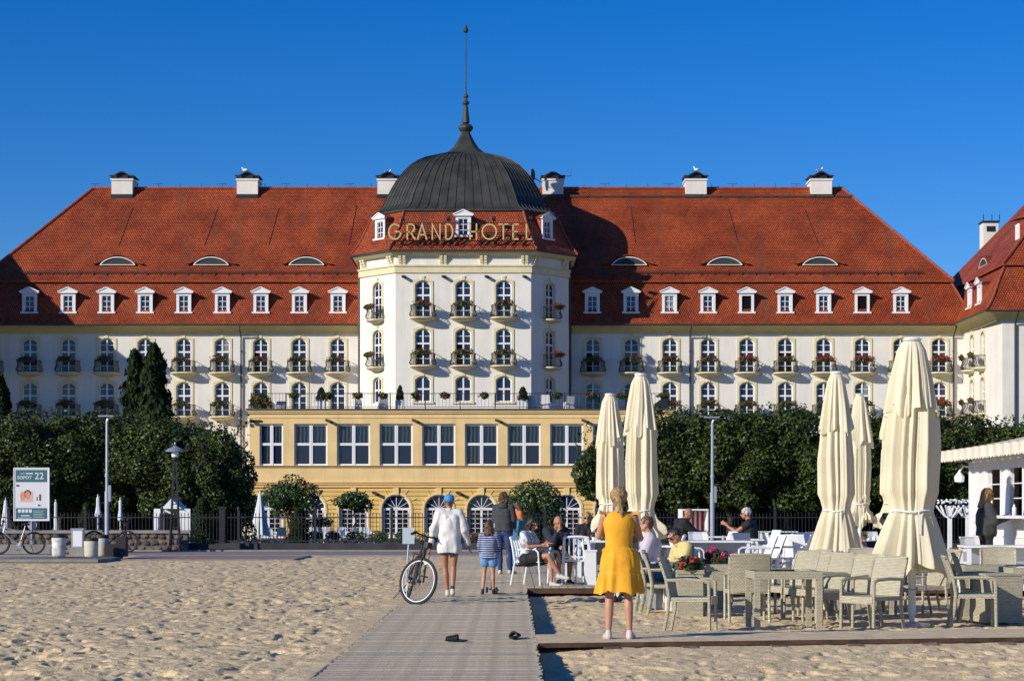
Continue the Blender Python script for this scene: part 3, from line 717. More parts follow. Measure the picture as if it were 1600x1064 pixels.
# letters of the roof sign, standing on a frame in front of the tower roof
sign = thing('hotel_sign', 'large gold letters reading GRAND HOTEL on a frame before the tower roof', 'sign', (XC, YW - 8.05, 23.66))
GL = {'G': ('arc', 40, 335, 'bar'), 'R': 'R', 'A': 'A', 'N': 'N', 'D': 'D', 'H': 'H', 'O': 'O', 'T': 'T', 'E': 'E', 'L': 'L'}
def letter(ch, w, h):
    t = .115; P = []
    def arcp(cx, cz, rx, rz_, a0, a1, n=18): return [(cx + rx * math.cos(R(a0 + (a1 - a0) * i / n)), cz + rz_ * math.sin(R(a0 + (a1 - a0) * i / n))) for i in range(n + 1)]
    if ch == 'G': P = [arcp(w / 2, h / 2, w / 2, h / 2, 48, 360), [(w, h / 2), (w * .55, h / 2)]]
    if ch == 'R': P = [[(0, 0), (0, h)], [(0, h), (w * .5, h)] + arcp(w * .5, h * .74, w * .42, h * .26, 90, -90, 10)[1:] + [(0, h * .48)], [(w * .4, h * .48), (w, 0)]]
    if ch == 'A': P = [[(0, 0), (w / 2, h), (w, 0)], [(w * .2, h * .3), (w * .8, h * .3)]]
    if ch == 'N': P = [[(0, 0), (0, h), (w, 0), (w, h)]]
    if ch == 'D': P = [[(0, 0), (0, h)], [(0, h), (w * .35, h)] + arcp(w * .35, h / 2, w * .62, h / 2, 90, -90, 14)[1:] + [(0, 0)]]
    if ch == 'H': P = [[(0, 0), (0, h)], [(w, 0), (w, h)], [(0, h * .5), (w, h * .5)]]
    if ch == 'O': P = [arcp(w / 2, h / 2, w / 2, h / 2, 0, 360, 26)]
    if ch == 'T': P = [[(w / 2, 0), (w / 2, h)], [(0, h), (w, h)]]
    if ch == 'E': P = [[(0, 0), (0, h)], [(0, h), (w, h)], [(0, h / 2), (w * .8, h / 2)], [(0, 0), (w, 0)]]
    if ch == 'L': P = [[(0, h), (0, 0)], [(0, 0), (w, 0)]]
    b = MB()
    for pl in P:
        ns = []; closed = abs(pl[0][0] - pl[-1][0]) + abs(pl[0][1] - pl[-1][1]) < 1e-4; k = len(pl)
        for i in range(k):
            a = Vector(pl[i - 1] if i else (pl[-2] if closed else pl[0])); c = Vector(pl[i]); e = Vector(pl[i + 1] if i < k - 1 else (pl[1] if closed else pl[-1]))
            d0 = (c - a).normalized() if (c - a).length > 1e-6 else (e - c).normalized(); d1 = (e - c).normalized() if (e - c).length > 1e-6 else d0
            n0 = Vector((-d0.y, d0.x)); n1 = Vector((-d1.y, d1.x)); m_ = (n0 + n1); m_ = m_.normalized() if m_.length > .1 else n0; m_ = m_ * (t / 2) / max(.35, m_.dot(n0))
            if not closed and i == 0: c = c - d1 * .04
            if not closed and i == k - 1: c = c + d0 * .04
            ns.append([(c.x + q * m_.x, y_, c.y + q * m_.y) for q, y_ in ((-1, -.08), (1, -.08), (1, .08), (-1, .08))])
        for A, B in zip(ns, ns[1:]):
            for j in range(4): b.face([A[j], A[(j + 1) % 4], B[(j + 1) % 4], B[j]])
        if not closed: b.face(ns[0]); b.face(ns[-1])
    return b
for ch, a, c in (('G', 606, 628), ('R', 635, 650), ('A', 651, 668), ('N', 674, 689), ('D', 695, 709), ('H', 733, 746), ('O', 752, 777), ('T', 778, 795), ('E', 800, 811), ('L', 821, 832)):
    X0 = (a + 1.5 - 800) / FPX * 164 - XC; W = (c - a - 3) / FPX * 164; letter(ch, W, 1.24).build('letter', M['letter'], sign, loc=(X0, 0, 0))
b = MB()
for z in (-.12, .42, 1.36): b.beam((-6.4, .22, z), (5.85, .22, z), .05, .05)
for i in range(15): x = -6.3 + i * .86; b.beam((x, .22, -.6), (x, .22, 1.4), .05, .05); b.beam((x, .22, .4), (x, .9, .3), .04, .04); b.beam((x, .22, -.5), (x, .6, -.5), .04, .04)
b.build('support_frame', M['iron'], sign)
b = MB()
for x in (-5.0, -1.2, 2.55, 6.0 - .4): b.beam((x - .0, .4, 1.85), (x, .9, 1.75), .28, .26); b.beam((x, .5, 1.3), (x, .5, 1.8), .05, .05)
b.build('floodlights', M['black'], sign)

# ---- pavilion
PY = -17.0
pav = MB(); up_ops = []; PX = 16.45
wx = [s * (1.667 + 3.333 * k) for k in range(4) for s in (-1, 1)]
for x in wx: up_ops.append((x + PX, 4.8, 2.6, 3.25, 0))
for s in (-1, 1): up_ops.append((s * 14.75 + PX, 4.8, 1.85, 3.25, 0))
wall_face(pav, (-PX, PY), (PX, PY), 3.42, 9.1, up_ops, .38)
wall_face(pav, (PX, PY), (PX, -.1), 3.42, 9.1, []); wall_face(pav, (-PX, -.1), (-PX, PY), 3.42, 9.1, [])
pav.build('pavilion_wall', M['yellow'], hotel)
pav = MB(); gx = [s * (1.667 + 3.333 * k) for k in range(5) for s in (-1, 1)]
wall_face(pav, (-PX, PY), (PX, PY), -1.3, 3.42, [(x + PX, -.85, 2.3, 3.4, 1.15) for x in gx], .4)
wall_face(pav, (PX, PY), (PX, -.1), -1.3, 3.42, []); wall_face(pav, (-PX, -.1), (-PX, PY), -1.3, 3.42, [])
pav.build('pavilion_base', M['rust'], hotel)
def strip(nm, z0, z1, out, m):
    b = MB(); b.box(-PX - out, PX + out, PY - out, -.05, z0, z1); b.build(nm, M[m], hotel)
strip('terrace_slab', 9.12, 9.22, .28, 'darkline'); strip('moulding', 9.0, 9.12, .20, 'yellow'); strip('moulding', 8.86, 9.0, .12, 'yellow'); strip('moulding', 8.5, 8.56, .05, 'yellow')
strip('moulding', 4.68, 4.76, .10, 'darkline'); strip('moulding', 4.6, 4.68, .06, 'yellow'); strip('moulding', 3.42, 3.52, .16, 'ochre'); strip('moulding', 3.3, 3.42, .10, 'yellow'); strip('moulding', 3.08, 3.16, .12, 'ochre')
# window units of the pavilion
def big_window(w, h, gl):
    s = MB(); s.box(-w / 2 - .12, w / 2 + .12, -.1, 0, -.12, -.02)
    f = MB(); band(f, w - .02, h - .02, 0, .13, .2, .32, True)
    f.box(-.13, .13, .17, .32, 0, h); f.box(-.012, .012, .155, .18, 0, h); f.box(-w / 2, w / 2, .18, .32, h * .51 - .1, h * .51 + .1)
    kids = [('frame', f.mesh('frame', M['frame']), None)]; k = 0
    for lo, hi in ((.1, h * .49), (h * .53, h - .1)):
        for sx in (-1, 1):
            a, b = sorted((sx * .12, sx * (w / 2 - .1))); p = MB(); cx = (a + b) / 2; cz = (lo + hi) / 2
            p.face([(a - cx, 0, lo - cz), (b - cx, 0, lo - cz), (b - cx, 0, hi - cz), (a - cx, 0, hi - cz)])
            kids.append(('pane', p.mesh('pane', M[gl[k]]), (cx, .27, cz))); k += 1
    return ('window', s.mesh('sill', M['ochre']), kids)
BW = [big_window(2.6, 3.25, ('glass', 'glass', 'glass_c', 'glass_c')), big_window(2.6, 3.25, ('glass_c', 'glass', 'glass_c', 'glass_c'))]
BN = big_window(1.85, 3.25, ('glass_c', 'glass', 'glass_c', 'glass_c'))
for i, x in enumerate(wx): spec_place(BW[i % 2], hotel, (x, PY, 4.8), jit=.006)
for s in (-1, 1): spec_place(BN, hotel, (s * 14.75, PY, 4.8), jit=.006)
# arched garden doors
def arch_door():
    w, h = 2.3, 3.4; s = MB(); W = w + .3
    band(s, W, h + .15, W / 2, .16, -.05, .0); s.box(-.2, .2, -.12, 0, h - .05, h + .55)
    for k in (-62, -31, 31, 62): a = R(k); s.beam((1.35 * math.sin(a), -.03, 2.25 + 1.35 * math.cos(a)), (1.75 * math.sin(a), -.03, 2.25 + 1.7 * math.cos(a)), .04, .05, (0, 1, 0))
    f = MB(); band(f, w - .02, h - .01, w / 2 - .01, .11, .22, .32, True)
    zt = 2.25; f.box(-w / 2 + .05, w / 2 - .05, .19, .32, zt - .09, zt + .09); f.box(-.09, .09, .19, .32, 0, zt)
    for sx in (-1, 1): f.box(sx * (w / 2 - .2) - .06, sx * (w / 2 - .2) + .06, .2, .3, 0, zt)
    for a in (-60, -30, 0, 30, 60): a = R(a); f.beam((0, .25, zt), (1.08 * math.sin(a), .25, zt + 1.08 * math.cos(a)), .05, .04)
    for sx in (-1, 1):
        f.box(sx * .5 - .02, sx * .5 + .02, .22, .28, 0, zt)
        for k in range(1, 6): z = zt * k / 6; f.box(min(sx * .09, sx * .95), max(sx * .09, sx * .95), .22, .28, z - .02, z + .02)
        f.box(min(sx * .09, sx * .95), max(sx * .09, sx * .95), .2, .3, 0, .25)
    kids = [('frame', f.mesh('frame', M['frame']), None)]
    for sx in (-1, 1):
        p = MB(); a, b = sorted((sx * .05, sx * 1.1)); p.face([(a, .0, -1.1), (b, 0, -1.1), (b, 0, 1.12), (a, 0, 1.12)]); kids.append(('pane', p.mesh('pane', M['glass_dark']), (0, .26, 1.12)))
    p = MB(); p.face([(1.12 * math.cos(math.pi * i / 14), 0, 1.12 * math.sin(math.pi * i / 14)) for i in range(15)]); kids.append(('pane', p.mesh('pane', M['glass']), (0, .26, 2.27)))
    return ('garden_door', s.mesh('door_surround', M['yellow']), kids)
AD = arch_door()
for x in gx: spec_place(AD, hotel, (x, PY, -.85))
for px in (515, 650, 780, 915, 1020): x = (px - 800) / FPX * 155 - XC; b = MB(); b.beam((x - .25, PY - .02, 8.35), (x + .2, PY - .45, 8.15), .26, .16); b.build('floodlight', M['black'], hotel)
for px in (587, 718, 852): x = (px - 800) / FPX * 155 - XC; b = MB(); b.beam((x - .2, PY - .02, 2.7), (x + .2, PY - .4, 2.5), .26, .18); b.build('floodlight', M['black'], hotel)
b = MB(); b.ell((-PX + .15, PY - .3, 8.25), (.16, .16, .16), 10, 8); b.box(-PX + .1, -PX + .9, PY - .12, PY - .02, 8.2, 8.35); b.ell((-PX - .25, PY - .3, 8.12), (.14, .14, .14), 10, 8); b.build('camera_globe', M['black'], hotel)
# terrace railing
rl = MB(); y = PY + .1; x0, x1 = -PX + .1, PX - .1
rr = thing('terrace_railing', 'thin black iron railing along the edge of the terrace above the yellow pavilion', 'railing', (XC, YW, 9.22))
rl.beam((x0, y, 1.2), (x1, y, 1.2), .05, .05); rl.beam((x0, y, .15), (x1, y, .15), .04, .04); rl.beam((x0, y, 1.2), (x0, -.3, 1.2), .05, .05); rl.beam((x1, y, 1.2), (x1, -.3, 1.2), .05, .05)
rl.build('handrail', M['iron'], rr)
bm_ = MB()
n = 118
for i in range(n + 1): x = x0 + (x1 - x0) * i / n; bm_.beam((x, y, .15), (x, y, 1.2), .022, .022)
for i in range(60): yy = y + (16.5) * i / 60; bm_.beam((x0, yy, .15), (x0, yy, 1.2), .022, .022); bm_.beam((x1, yy, .15), (x1, yy, 1.2), .022, .022)
o = bm_.build('bars', M['iron'], rr); o['kind'] = 'stuff'
pm = MB(); pm.box(-.035, .035, -.035, .035, 0, 1.25); pmm = pm.mesh('post', M['iron'])
for i in range(13): inst('post', pmm, rr, (x0 + (x1 - x0) * i / 12, y, 0))
# ================================================================ GROUND
def side_blend(v, a, b): return np.clip((v - a) / (b - a), 0, 1)
def sand_base(x, y):
    """large relief of the beach: lower to the right of the boardwalk"""
    right = side_blend(x, .1, .26)
    z = -.012 + 0 * x
    dw = y - (20.88 + .18 * (x - .24))
    cafe = np.interp(dw, [-2.2, -.5, -.04, .05, 1.0, 1.5, 2.2, 3.4], [-.125, -.095, -.064, -.07, -.07, -.022, -.04, -.125])
    z = z * (1 - right) + cafe * right
    under = side_blend(x, -1.66, -1.5) * (1 - side_blend(x, .1, .3)) * (1 - side_blend(y, 58, 60))
    z = z - .12 * under
    spill = np.exp(-((x + 1.7) / .5) ** 2) * .016 * (x < -1.35)
    # sand drifted over the left edge of the planks
    z = z + spill * vnoise(x * 0 + 3, y * .7, 5)
    z = z - .05 * (x > .1) * (1 - side_blend(x, .35, 1.1)) * (1 - side_blend(y, 34, 35))
    z = z * (1 - side_blend(y, 57.5, 59.5)) - .03 * side_blend(y, 57.5, 59.5)
    z = np.where((y > 34.8) & (x > 0), -.28, z)
    return z
def sand_detail(x, y):
    h = (vnoise(x * .55, y * .55, 1) - .5) * .05
    h += (vnoise(x * 1.9 + 7, y * 1.6, 2) - .5) * .022
    wx_ = x + .12 * (vnoise(x * 3, y * 3, 21) - .5); wy_ = y + .2 * (vnoise(x * 2.5 + 9, y * 2.5, 22) - .5); x, y = wx_, wy_
    a = vnoise(x * 5.2, y * 4.2, 3); h += (a - .5) * .022
    b = vnoise(x * 10.5, y * 8.5, 4); h += (b - .5) * .036
    c = vnoise(x * 23, y * 19, 6); h += (c - .5) * .020
    # foot prints: sharp pits
    p = vnoise(x * 4.6 + 31, y * 3.0 + 9, 11) * (.7 + .6 * vnoise(x * .8, y * .5, 33)); h -= .050 * np.clip((p - .70) / .12, 0, 1)
    p = vnoise(x * 9.3 + 1, y * 5.6 + 5, 12) * (.75 + .5 * vnoise(x * .6, y * .4, 35)); h -= .036 * np.clip((p - .66) / .10, 0, 1)
    h += .010 * np.clip((vnoise(x * 4.6 + 30.8, y * 3.0 + 8.7, 11) - .6) / .2, 0, 1)
    return h
nu, nv = 760, 900
yv = 1 / np.linspace(1 / 13.0, 1 / 60.2, nv)         # rows grow with distance
uv_ = np.linspace(-.33, .33, nu)
Yg, Ug = np.meshgrid(yv, uv_, indexing='ij'); Xg = Ug * Yg
amp = .66 * (1 - .75 * side_blend(Yg, 56, 59.5)) * np.where((Xg > 0.1) , .8, 1.0)
edge = np.clip((-1.5 - Xg) / .9, .12, 1); amp = amp * np.where(Xg < 0, edge, 1); edge2 = np.clip((Xg - .2) / .5, .3, 1); amp = np.where(Xg > .1, amp * edge2, amp)
dwg = Yg - (20.88 + .18 * (Xg - .24)); walkm = side_blend(dwg, -.6, -.1) * (1 - side_blend(dwg, 1.5, 2.2)) * (Xg > .2); amp = amp * (1 - .72 * walkm)
Zg = sand_base(Xg, Yg) + sand_detail(Xg, Yg) * amp
Zg = np.where((Xg < -1.5) | (Xg > .3), Zg, np.minimum(Zg, -.06))
Zg = np.where((Xg < -7) & (Yg > 51.5) & (Yg < 58), np.minimum(Zg, -.02), Zg)
verts = np.stack([Xg, Yg, Zg], -1).reshape(-1, 3)
ii = np.arange(nu * nv).reshape(nv, nu); q = np.stack([ii[:-1, :-1], ii[:-1, 1:], ii[1:, 1:], ii[1:, :-1]], -1).reshape(-1, 4)
me = bpy.data.meshes.new('sand'); me.vertices.add(len(verts)); me.vertices.foreach_set('co', verts.ravel().astype(np.float32))
me.loops.add(q.size); me.loops.foreach_set('vertex_index', q.ravel().astype(np.int32)); me.polygons.add(len(q))
me.polygons.foreach_set('loop_start', (np.arange(len(q)) * 4).astype(np.int32)); me.polygons.foreach_set('use_smooth', [True] * len(q)); me.update(calc_edges=True)
M['sand'] = mat('beach_sand', (.68, .52, .295), .95, .10, 1.4, .8, 45, bdist=.016, detail=8)
me.materials.append(M['sand']); struct(inst('sand', me))
b = MB(); b.face([(-400, -300, -.33), (400, -300, -.33), (400, 60, -.33), (-400, 60, -.33)]); struct(b.build('beach', M['sand']))
b = MB(); g_ = [(59.9, -.35), (60.0, -.34), (68, -.05), (85, -.25), (110, -.55), (140, -.86), (2500, -.86)]
for (ya, za), (yb, zb) in zip(g_, g_[1:]): b.face([(-900, ya, za), (900, ya, za), (900, yb, zb), (-900, yb, zb)])
M['grass'] = mat('garden_lawn', (.035, .055, .018), .95, .4, .8, .4, 8); struct(b.build('garden_ground', M['grass']))
# promenade with a pale kerb
M['paving'] = mat('pinkish_paving', (.26, .20, .175), .9, .15, 3, .1, 20)
b = MB(); b.box(-60, 60, 59.3, 65.0, -.3, .012); struct(b.build('promenade', M['paving']))
b = MB(); b.box(-60, 60, 65.0, 65.35, -.3, .06); struct(b.build('kerb', M['conc']))
b = MB(); b.box(-60, 60, 58.9, 59.3, -.3, .03); struct(b.build('kerb', M['conc']))

# boardwalk: separate planks laid across
bw = tag(struct(MB().box(-1.5, -1.42, 8, 59, -.2, -.05).box(-.02, .1, 8, 59, -.2, -.05).box(-.75, -.65, 8, 59, -.2, -.05).build('boardwalk', M['wood_dark'])), None, None)
pitch = .125
def plank_mesh(L, w, t=.035, seed=0):
    r = random.Random(seed); b = MB(); j = [r.uniform(-.004, .004) for _ in range(4)]
    b.box(-L / 2, L / 2, -w / 2, w / 2, -t, 0)
    for k in range(4, 8): x, y, z = b.v[k]; b.v[k] = (x, y, z + j[k - 4])
    return b.mesh('board', M['wood'])
pl = [plank_mesh(1.86 + .03 * (k % 3), .113, seed=k) for k in range(6)]
yy = 8.1; k = 0; rest = MB()
while yy < 59:
    dx = random.uniform(-.015, .015) - .70
    if yy < 14.8 or k > 285:
        wd = 1.86; rest.box(dx - wd / 2, dx + wd / 2, yy - .056, yy + .056, -.035, random.uniform(-.003, .003))
    else:
        inst('board', pl[k % 6], bw, (dx, yy, random.uniform(-.004, .004)), rot=(random.uniform(-.008, .008), 0, random.uniform(-.003, .003))); k += 1
    yy += pitch
o = rest.build('far_boards', M['wood'], bw); o['kind'] = 'stuff'
# side walkway to the right, on wooden blocks
M['wood_sandy'] = mat('sandy_board', (.64, .51, .32), .92, .18, 5, .3, 40)
b = MB(); nseg = 1
WA = Vector((.24, 20.88, -.022)); WB = Vector((12.0, 23.0, -.022)); d = (WB - WA).normalized(); nn = Vector((-d.y, d.x, 0))
sw = thing('side_walkway', 'sand dusted timber walkway running right from the boardwalk on wooden blocks', 'walkway', (0, 0, 0))
for r in range(9):
    Lb = 2.35; st = .0 - .4 * (r % 3)
    while st < 12:
        a = WA + d * max(0, st) + nn * (.075 + r * .148); e = WA + d * min(12, st + Lb - .012) + nn * (.075 + r * .148)
        b = MB(); b.beam(a, e, .138, .036); b.build('board', M['wood_sandy'], sw, loc=(0, 0, random.uniform(-.003, .002))); st += Lb
b = MB(); b.beam(WA + Vector((0, -.012, -.012)), WB + Vector((0, -.012, -.012)), .022, .048); b.build('fascia_board', M['wood_dark'], sw)
for px in (955, 1077, 1215, 1334, 1449, 1568):
    y_ = 20.84 + (px - 830) / 740 * .93; x_ = (px - 800) / FPX * y_; b = MB(); b.box(x_ - .09, x_ + .09, y_ - .14, y_ + .3, -.16, -.052); 
    for k2 in (4, 5, 6, 7): v = b.v[k2]; b.v[k2] = (v[0] * 1 + (x_ - v[0]) * .12, v[1], v[2] + random.uniform(-.01, .01))
    b.build('support_block', M['stone'], sw)

# cafe deck: boards run away from the camera
deck = thing('cafe_deck', 'grey timber deck carrying the white cafe tables beside the boardwalk', 'deck', (0, 0, 0))
DY0, DY1, DX0, DX1 = 35.3, 50.0, .26, 16.0
dm = MB(); dm.box(-.068, .068, DY0, DY1, -.035, .012); dmm = dm.mesh('deck_board', M['wood'])
x = DX0 + .07
while x < DX1: inst('board', dmm, deck, (x, 0, random.uniform(-.003, .003))); x += .148
b = MB(); b.box(DX0, DX1, DY0 - .03, DY0 - .002, -.10, -.005); b.build('fascia_board', M['wood_dark'], deck)
b = MB()
for k in range(12): b.box(DX0, DX1, DY0 + .2 + k * 1.3, DY0 + .32 + k * 1.3, -.3, -.037)
b.build('joists', M['wood_dark'], deck)
b = MB(); b.box(DX0 + .2, DX1, DY0 + .15, DY0 + .35, -.3, -.15); b.build('sill_beam', M['stone'], deck)

# concrete slab walkway on the left where the bins stand
b = MB(); b.box(-30, -10.9, 52.2, 55.6, -.3, .075); sl_ = struct(b.build('concrete_path', M['conc']))
b = MB(); b.box(-30, -10.85, 52.16, 52.199, -.3, .0); b.build('path_edge', M['wood_dark'], sl_)
b = MB()
for k in range(26): b.box(-13.6 + k * .1, -13.6 + k * .1 + .06, 52.6, 55.2, .075, .083)
b.build('grating', M['conc'], sl_)
b = MB(); b.box(-10.9, -6.0, 54.6, 59.4, -.3, .02); struct(b.build('path', M['paving']))

# ================================================================ FOLIAGE
def leaf_mesh(name, n, rad, size, m, power=2.6, shell=.55, clumps=0, seed=1, m2=None, frac2=0, flat=None, lumpy=.12):
    r = np.random.default_rng(seed)
    d = r.normal(size=(n, 3)); d /= np.linalg.norm(d, axis=1)[:, None]
    nrm = (np.abs(d) ** power).sum(1) ** (1 / power); p = d / nrm[:, None]
    # lumpy outline
    L = r.normal(size=(14, 3)); L /= np.linalg.norm(L, axis=1)[:, None]; am = r.uniform(.3, 1, 14)
    lump = (np.clip(d @ L.T - .72, 0, 1) / .28 * am).max(1)
    q = 1 - (1 - shell) * r.random(n) ** 1.6
    p = p * (q * (1 - lumpy + lumpy * 1.6 * lump))[:, None] * np.array(rad)
    if clumps:
        c = p[r.integers(0, n, clumps)]; a = r.integers(0, clumps, n); p = c[a] + r.normal(size=(n, 3)) * np.array(rad) * .09
    out = p / np.array(rad) ** 1.2; out /= np.linalg.norm(out, axis=1)[:, None] + 1e-6
    nn_ = out * .8 + r.normal(size=(n, 3)) * .75 + np.array([0, 0, .25]); nn_ /= np.linalg.norm(nn_, axis=1)[:, None]
    t = np.cross(nn_, r.normal(size=(n, 3))); t /= np.linalg.norm(t, axis=1)[:, None]; bt = np.cross(nn_, t)
    s = size * r.uniform(.6, 1.25, n)[:, None]
    v = np.stack([p - t * s * .55, p + bt * s * .34 + nn_ * s * .06, p + t * s * .55, p - bt * s * .34 + nn_ * s * .06], 1).reshape(-1, 3)
    f = np.arange(4 * n).reshape(n, 4)
    me = bpy.data.meshes.new(name); me.vertices.add(4 * n); me.vertices.foreach_set('co', v.ravel().astype(np.float32))
    me.loops.add(4 * n); me.loops.foreach_set('vertex_index', f.ravel().astype(np.int32)); me.polygons.add(n); me.polygons.foreach_set('loop_start', (np.arange(n) * 4).astype(np.int32))
    me.update(calc_edges=True); me.materials.append(m)
    if m2: me.materials.append(m2); me.polygons.foreach_set('material_index', (r.random(n) < frac2).astype(np.int32))
    return me
def trunk_mesh(h, r, limbs=5, spread=1.2, seed=0, m='bark'):
    rr_ = random.Random(seed); b = MB(); pts = [(rr_.uniform(-.05, .05) * i, rr_.uniform(-.05, .05) * i, h * i / 5) for i in range(6)]
    b.path(pts, [r * (1 - .1 * i) for i in range(6)], 8)
    for k in range(limbs):
        a = 2 * math.pi * k / limbs + rr_.random(); z = h * rr_.uniform(.75, .98); L = spread * rr_.uniform(.7, 1.1)
        b.path([(0, 0, z), (L * .5 * math.cos(a), L * .5 * math.sin(a), z + L * .45), (L * math.cos(a), L * math.sin(a), z + L * rr_.uniform(.8, 1.3))], [r * .5, r * .33, r * .12], 6)
    return b.mesh('trunk', M[m])
def crown_mesh(seed, n=27000, rad=(2.05, 1.6, 2.25), size=.145):
    """boxy crown made of many overlapping leafy clumps with loose shoots"""
    r = np.random.default_rng(seed); P_, N_ = [], []
    K = 46; d = r.normal(size=(K, 3)); d /= np.linalg.norm(d, axis=1)[:, None]; q = (np.abs(d) ** 4).sum(1) ** .25; c = d / q[:, None] * np.array(rad) * (r.uniform(.50, .80, K))[:, None]
    cr = r.uniform(.42, .80, K)
    for k in range(K):
        m = int(n / K * (cr[k] / .6) ** 2); v = r.normal(size=(m, 3)); v /= np.linalg.norm(v, axis=1)[:, None]
        P_.append(c[k] + v * cr[k] * (1 - .35 * r.random(m) ** 2)[:, None]); N_.append(v)
    m = 650; v = r.normal(size=(m // 13, 3)); v[:, 2] = np.abs(v[:, 2]) * 1.5; v /= np.linalg.norm(v, axis=1)[:, None]; q = (np.abs(v) ** 4).sum(1) ** .25; tip = v / q[:, None] * np.array(rad)
    for k in range(len(v)):
        s = np.linspace(0, 1, 13)[:, None]; dr = np.array([r.normal() * .15, r.normal() * .15, .45]); P_.append(tip[k] * .93 + dr * s + r.normal(size=(13, 3)) * .04); N_.append(np.repeat(v[k:k + 1], 13, 0))
    p = np.concatenate(P_); o = np.concatenate(N_); n = len(p)
    nn_ = o * .9 + r.normal(size=(n, 3)) * .7 + np.array([0, 0, .2]); nn_ /= np.linalg.norm(nn_, axis=1)[:, None]; t = np.cross(nn_, r.normal(size=(n, 3))); t /= np.linalg.norm(t, axis=1)[:, None]; bt = np.cross(nn_, t); s = size * r.uniform(.55, 1.25, n)[:, None]
    v = np.stack([p - t * s * .55, p + bt * s * .34, p + t * s * .55, p - bt * s * .34], 1).reshape(-1, 3); me = bpy.data.meshes.new('crown'); me.vertices.add(4 * n); me.vertices.foreach_set('co', v.ravel().astype(np.float32))
    me.loops.add(4 * n); me.loops.foreach_set('vertex_index', np.arange(4 * n, dtype=np.int32)); me.polygons.add(n); me.polygons.foreach_set('loop_start', (np.arange(n) * 4).astype(np.int32)); me.update(calc_edges=True); me.materials.append(M['leaf']); return me
crowns = [crown_mesh(s_) for s_ in (1, 2, 3, 4)]
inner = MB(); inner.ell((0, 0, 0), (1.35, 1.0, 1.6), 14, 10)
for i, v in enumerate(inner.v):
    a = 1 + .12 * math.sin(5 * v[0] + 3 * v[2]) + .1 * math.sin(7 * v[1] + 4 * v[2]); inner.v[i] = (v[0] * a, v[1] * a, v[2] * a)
inner_m = inner.mesh('dark_core', M['twig'])  # lumpy dark solid added inside each crown to keep it dark
tmesh = [trunk_mesh(2.3, .16, 6, 1.5, s_) for s_ in (1, 2)]
TREES = [(-45, 84, 5.4, 'at the left edge of the photo'), (60, 83, 5.5, 'behind the poster board'), (160, 84, 5.45, 'behind the tall lamp mast'), (250, 83.5, 5.3, 'behind the lantern post'), (330, 83, 4.95, 'at the right end of the left row, by the pavilion')]
TREER = [(962, 84, 5.1, 'at the left end of the right row, behind the two left parasols'), (1050, 84.5, 5.65, 'just right of the two left parasols'), (1140, 84, 5.55, 'behind the right lamp mast'), (1232, 84.5, 5.8, 'left of the middle parasols'), (1325, 84, 5.55, 'behind the middle parasols'), (1418, 84, 5.7, 'behind the largest parasol'), (1512, 84.5, 5.35, 'above the tip of the kiosk awning'), (1610, 84, 5.25, 'at the right edge, behind the kiosk')]
def linden(px, Y, h, k, label, g, row=None):
    X = (px - 800) / FPX * Y; s = (h + .12) / 6.0
    t = thing('linden_tree', label, 'tree', (X, Y, -.25), (0, math.pi)[k % 2] + random.uniform(-.2, .2), g)
    t.scale = (s * (1.16 if px < 300 or px > 1000 else 1.0), s, s)
    inst('trunk', tmesh[k % 2], t); o = inst('crown', crowns[k % 4], t, (0, 0, 3.7)); inst('dark_core', inner_m, o)
    return t
for k, (px, Y, h, w_) in enumerate(TREES): linden(px, Y, h, k, 'clipped dense linden ' + w_, 'clipped lindens in the left row')
for k, (px, Y, h, w_) in enumerate(TREER): linden(px, Y, h, k, 'clipped dense linden ' + w_, 'clipped lindens in the right row')
# second row behind, added to darken the gaps
for k, px in enumerate((-10, 95, 200, 290)): linden(px, 90, 5.3, k, 'linden added in the darkening second row on the left, ' + ('at the photo edge', 'behind the poster board gap', 'behind the bins', 'behind the lantern post')[k], 'lindens added in a second row').scale.x *= 1.25
for k, px in enumerate((1000, 1095, 1190, 1285, 1380, 1475, 1570)): linden(px, 90, 5.0, k, 'linden added in the darkening second row on the right, ' + ('behind the left parasols', 'left of the right lamp mast', 'right of the right lamp mast', 'left of the middle parasols', 'behind the middle parasols', 'right of the largest parasol', 'behind the kiosk')[k], 'lindens added in a second row').scale.x *= 1.25
# low dark hedges added to darken the space under the lindens
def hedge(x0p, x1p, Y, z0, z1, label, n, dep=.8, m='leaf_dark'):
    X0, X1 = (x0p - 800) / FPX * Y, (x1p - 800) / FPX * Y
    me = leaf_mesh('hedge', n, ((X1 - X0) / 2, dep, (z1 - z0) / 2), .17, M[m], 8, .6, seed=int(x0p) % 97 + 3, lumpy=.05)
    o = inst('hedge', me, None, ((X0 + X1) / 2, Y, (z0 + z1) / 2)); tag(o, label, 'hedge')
    b = MB(); b.box(-(X1 - X0) / 2 * .92, (X1 - X0) / 2 * .92, -dep * .7, dep * .7, -(z1 - z0) / 2, (z1 - z0) / 2 * .85); b.build('hedge_core', M['twig'], o)  # dark block filling the hedge, its inner shade put into colour
hedge(-80, 395, 92, -.3, 2.3, 'long low dark hedge added to darken the gap under the left lindens', 9000)
hedge(930, 1640, 93, -.3, 2.2, 'long low dark hedge added to darken the gap under the right lindens', 13000)

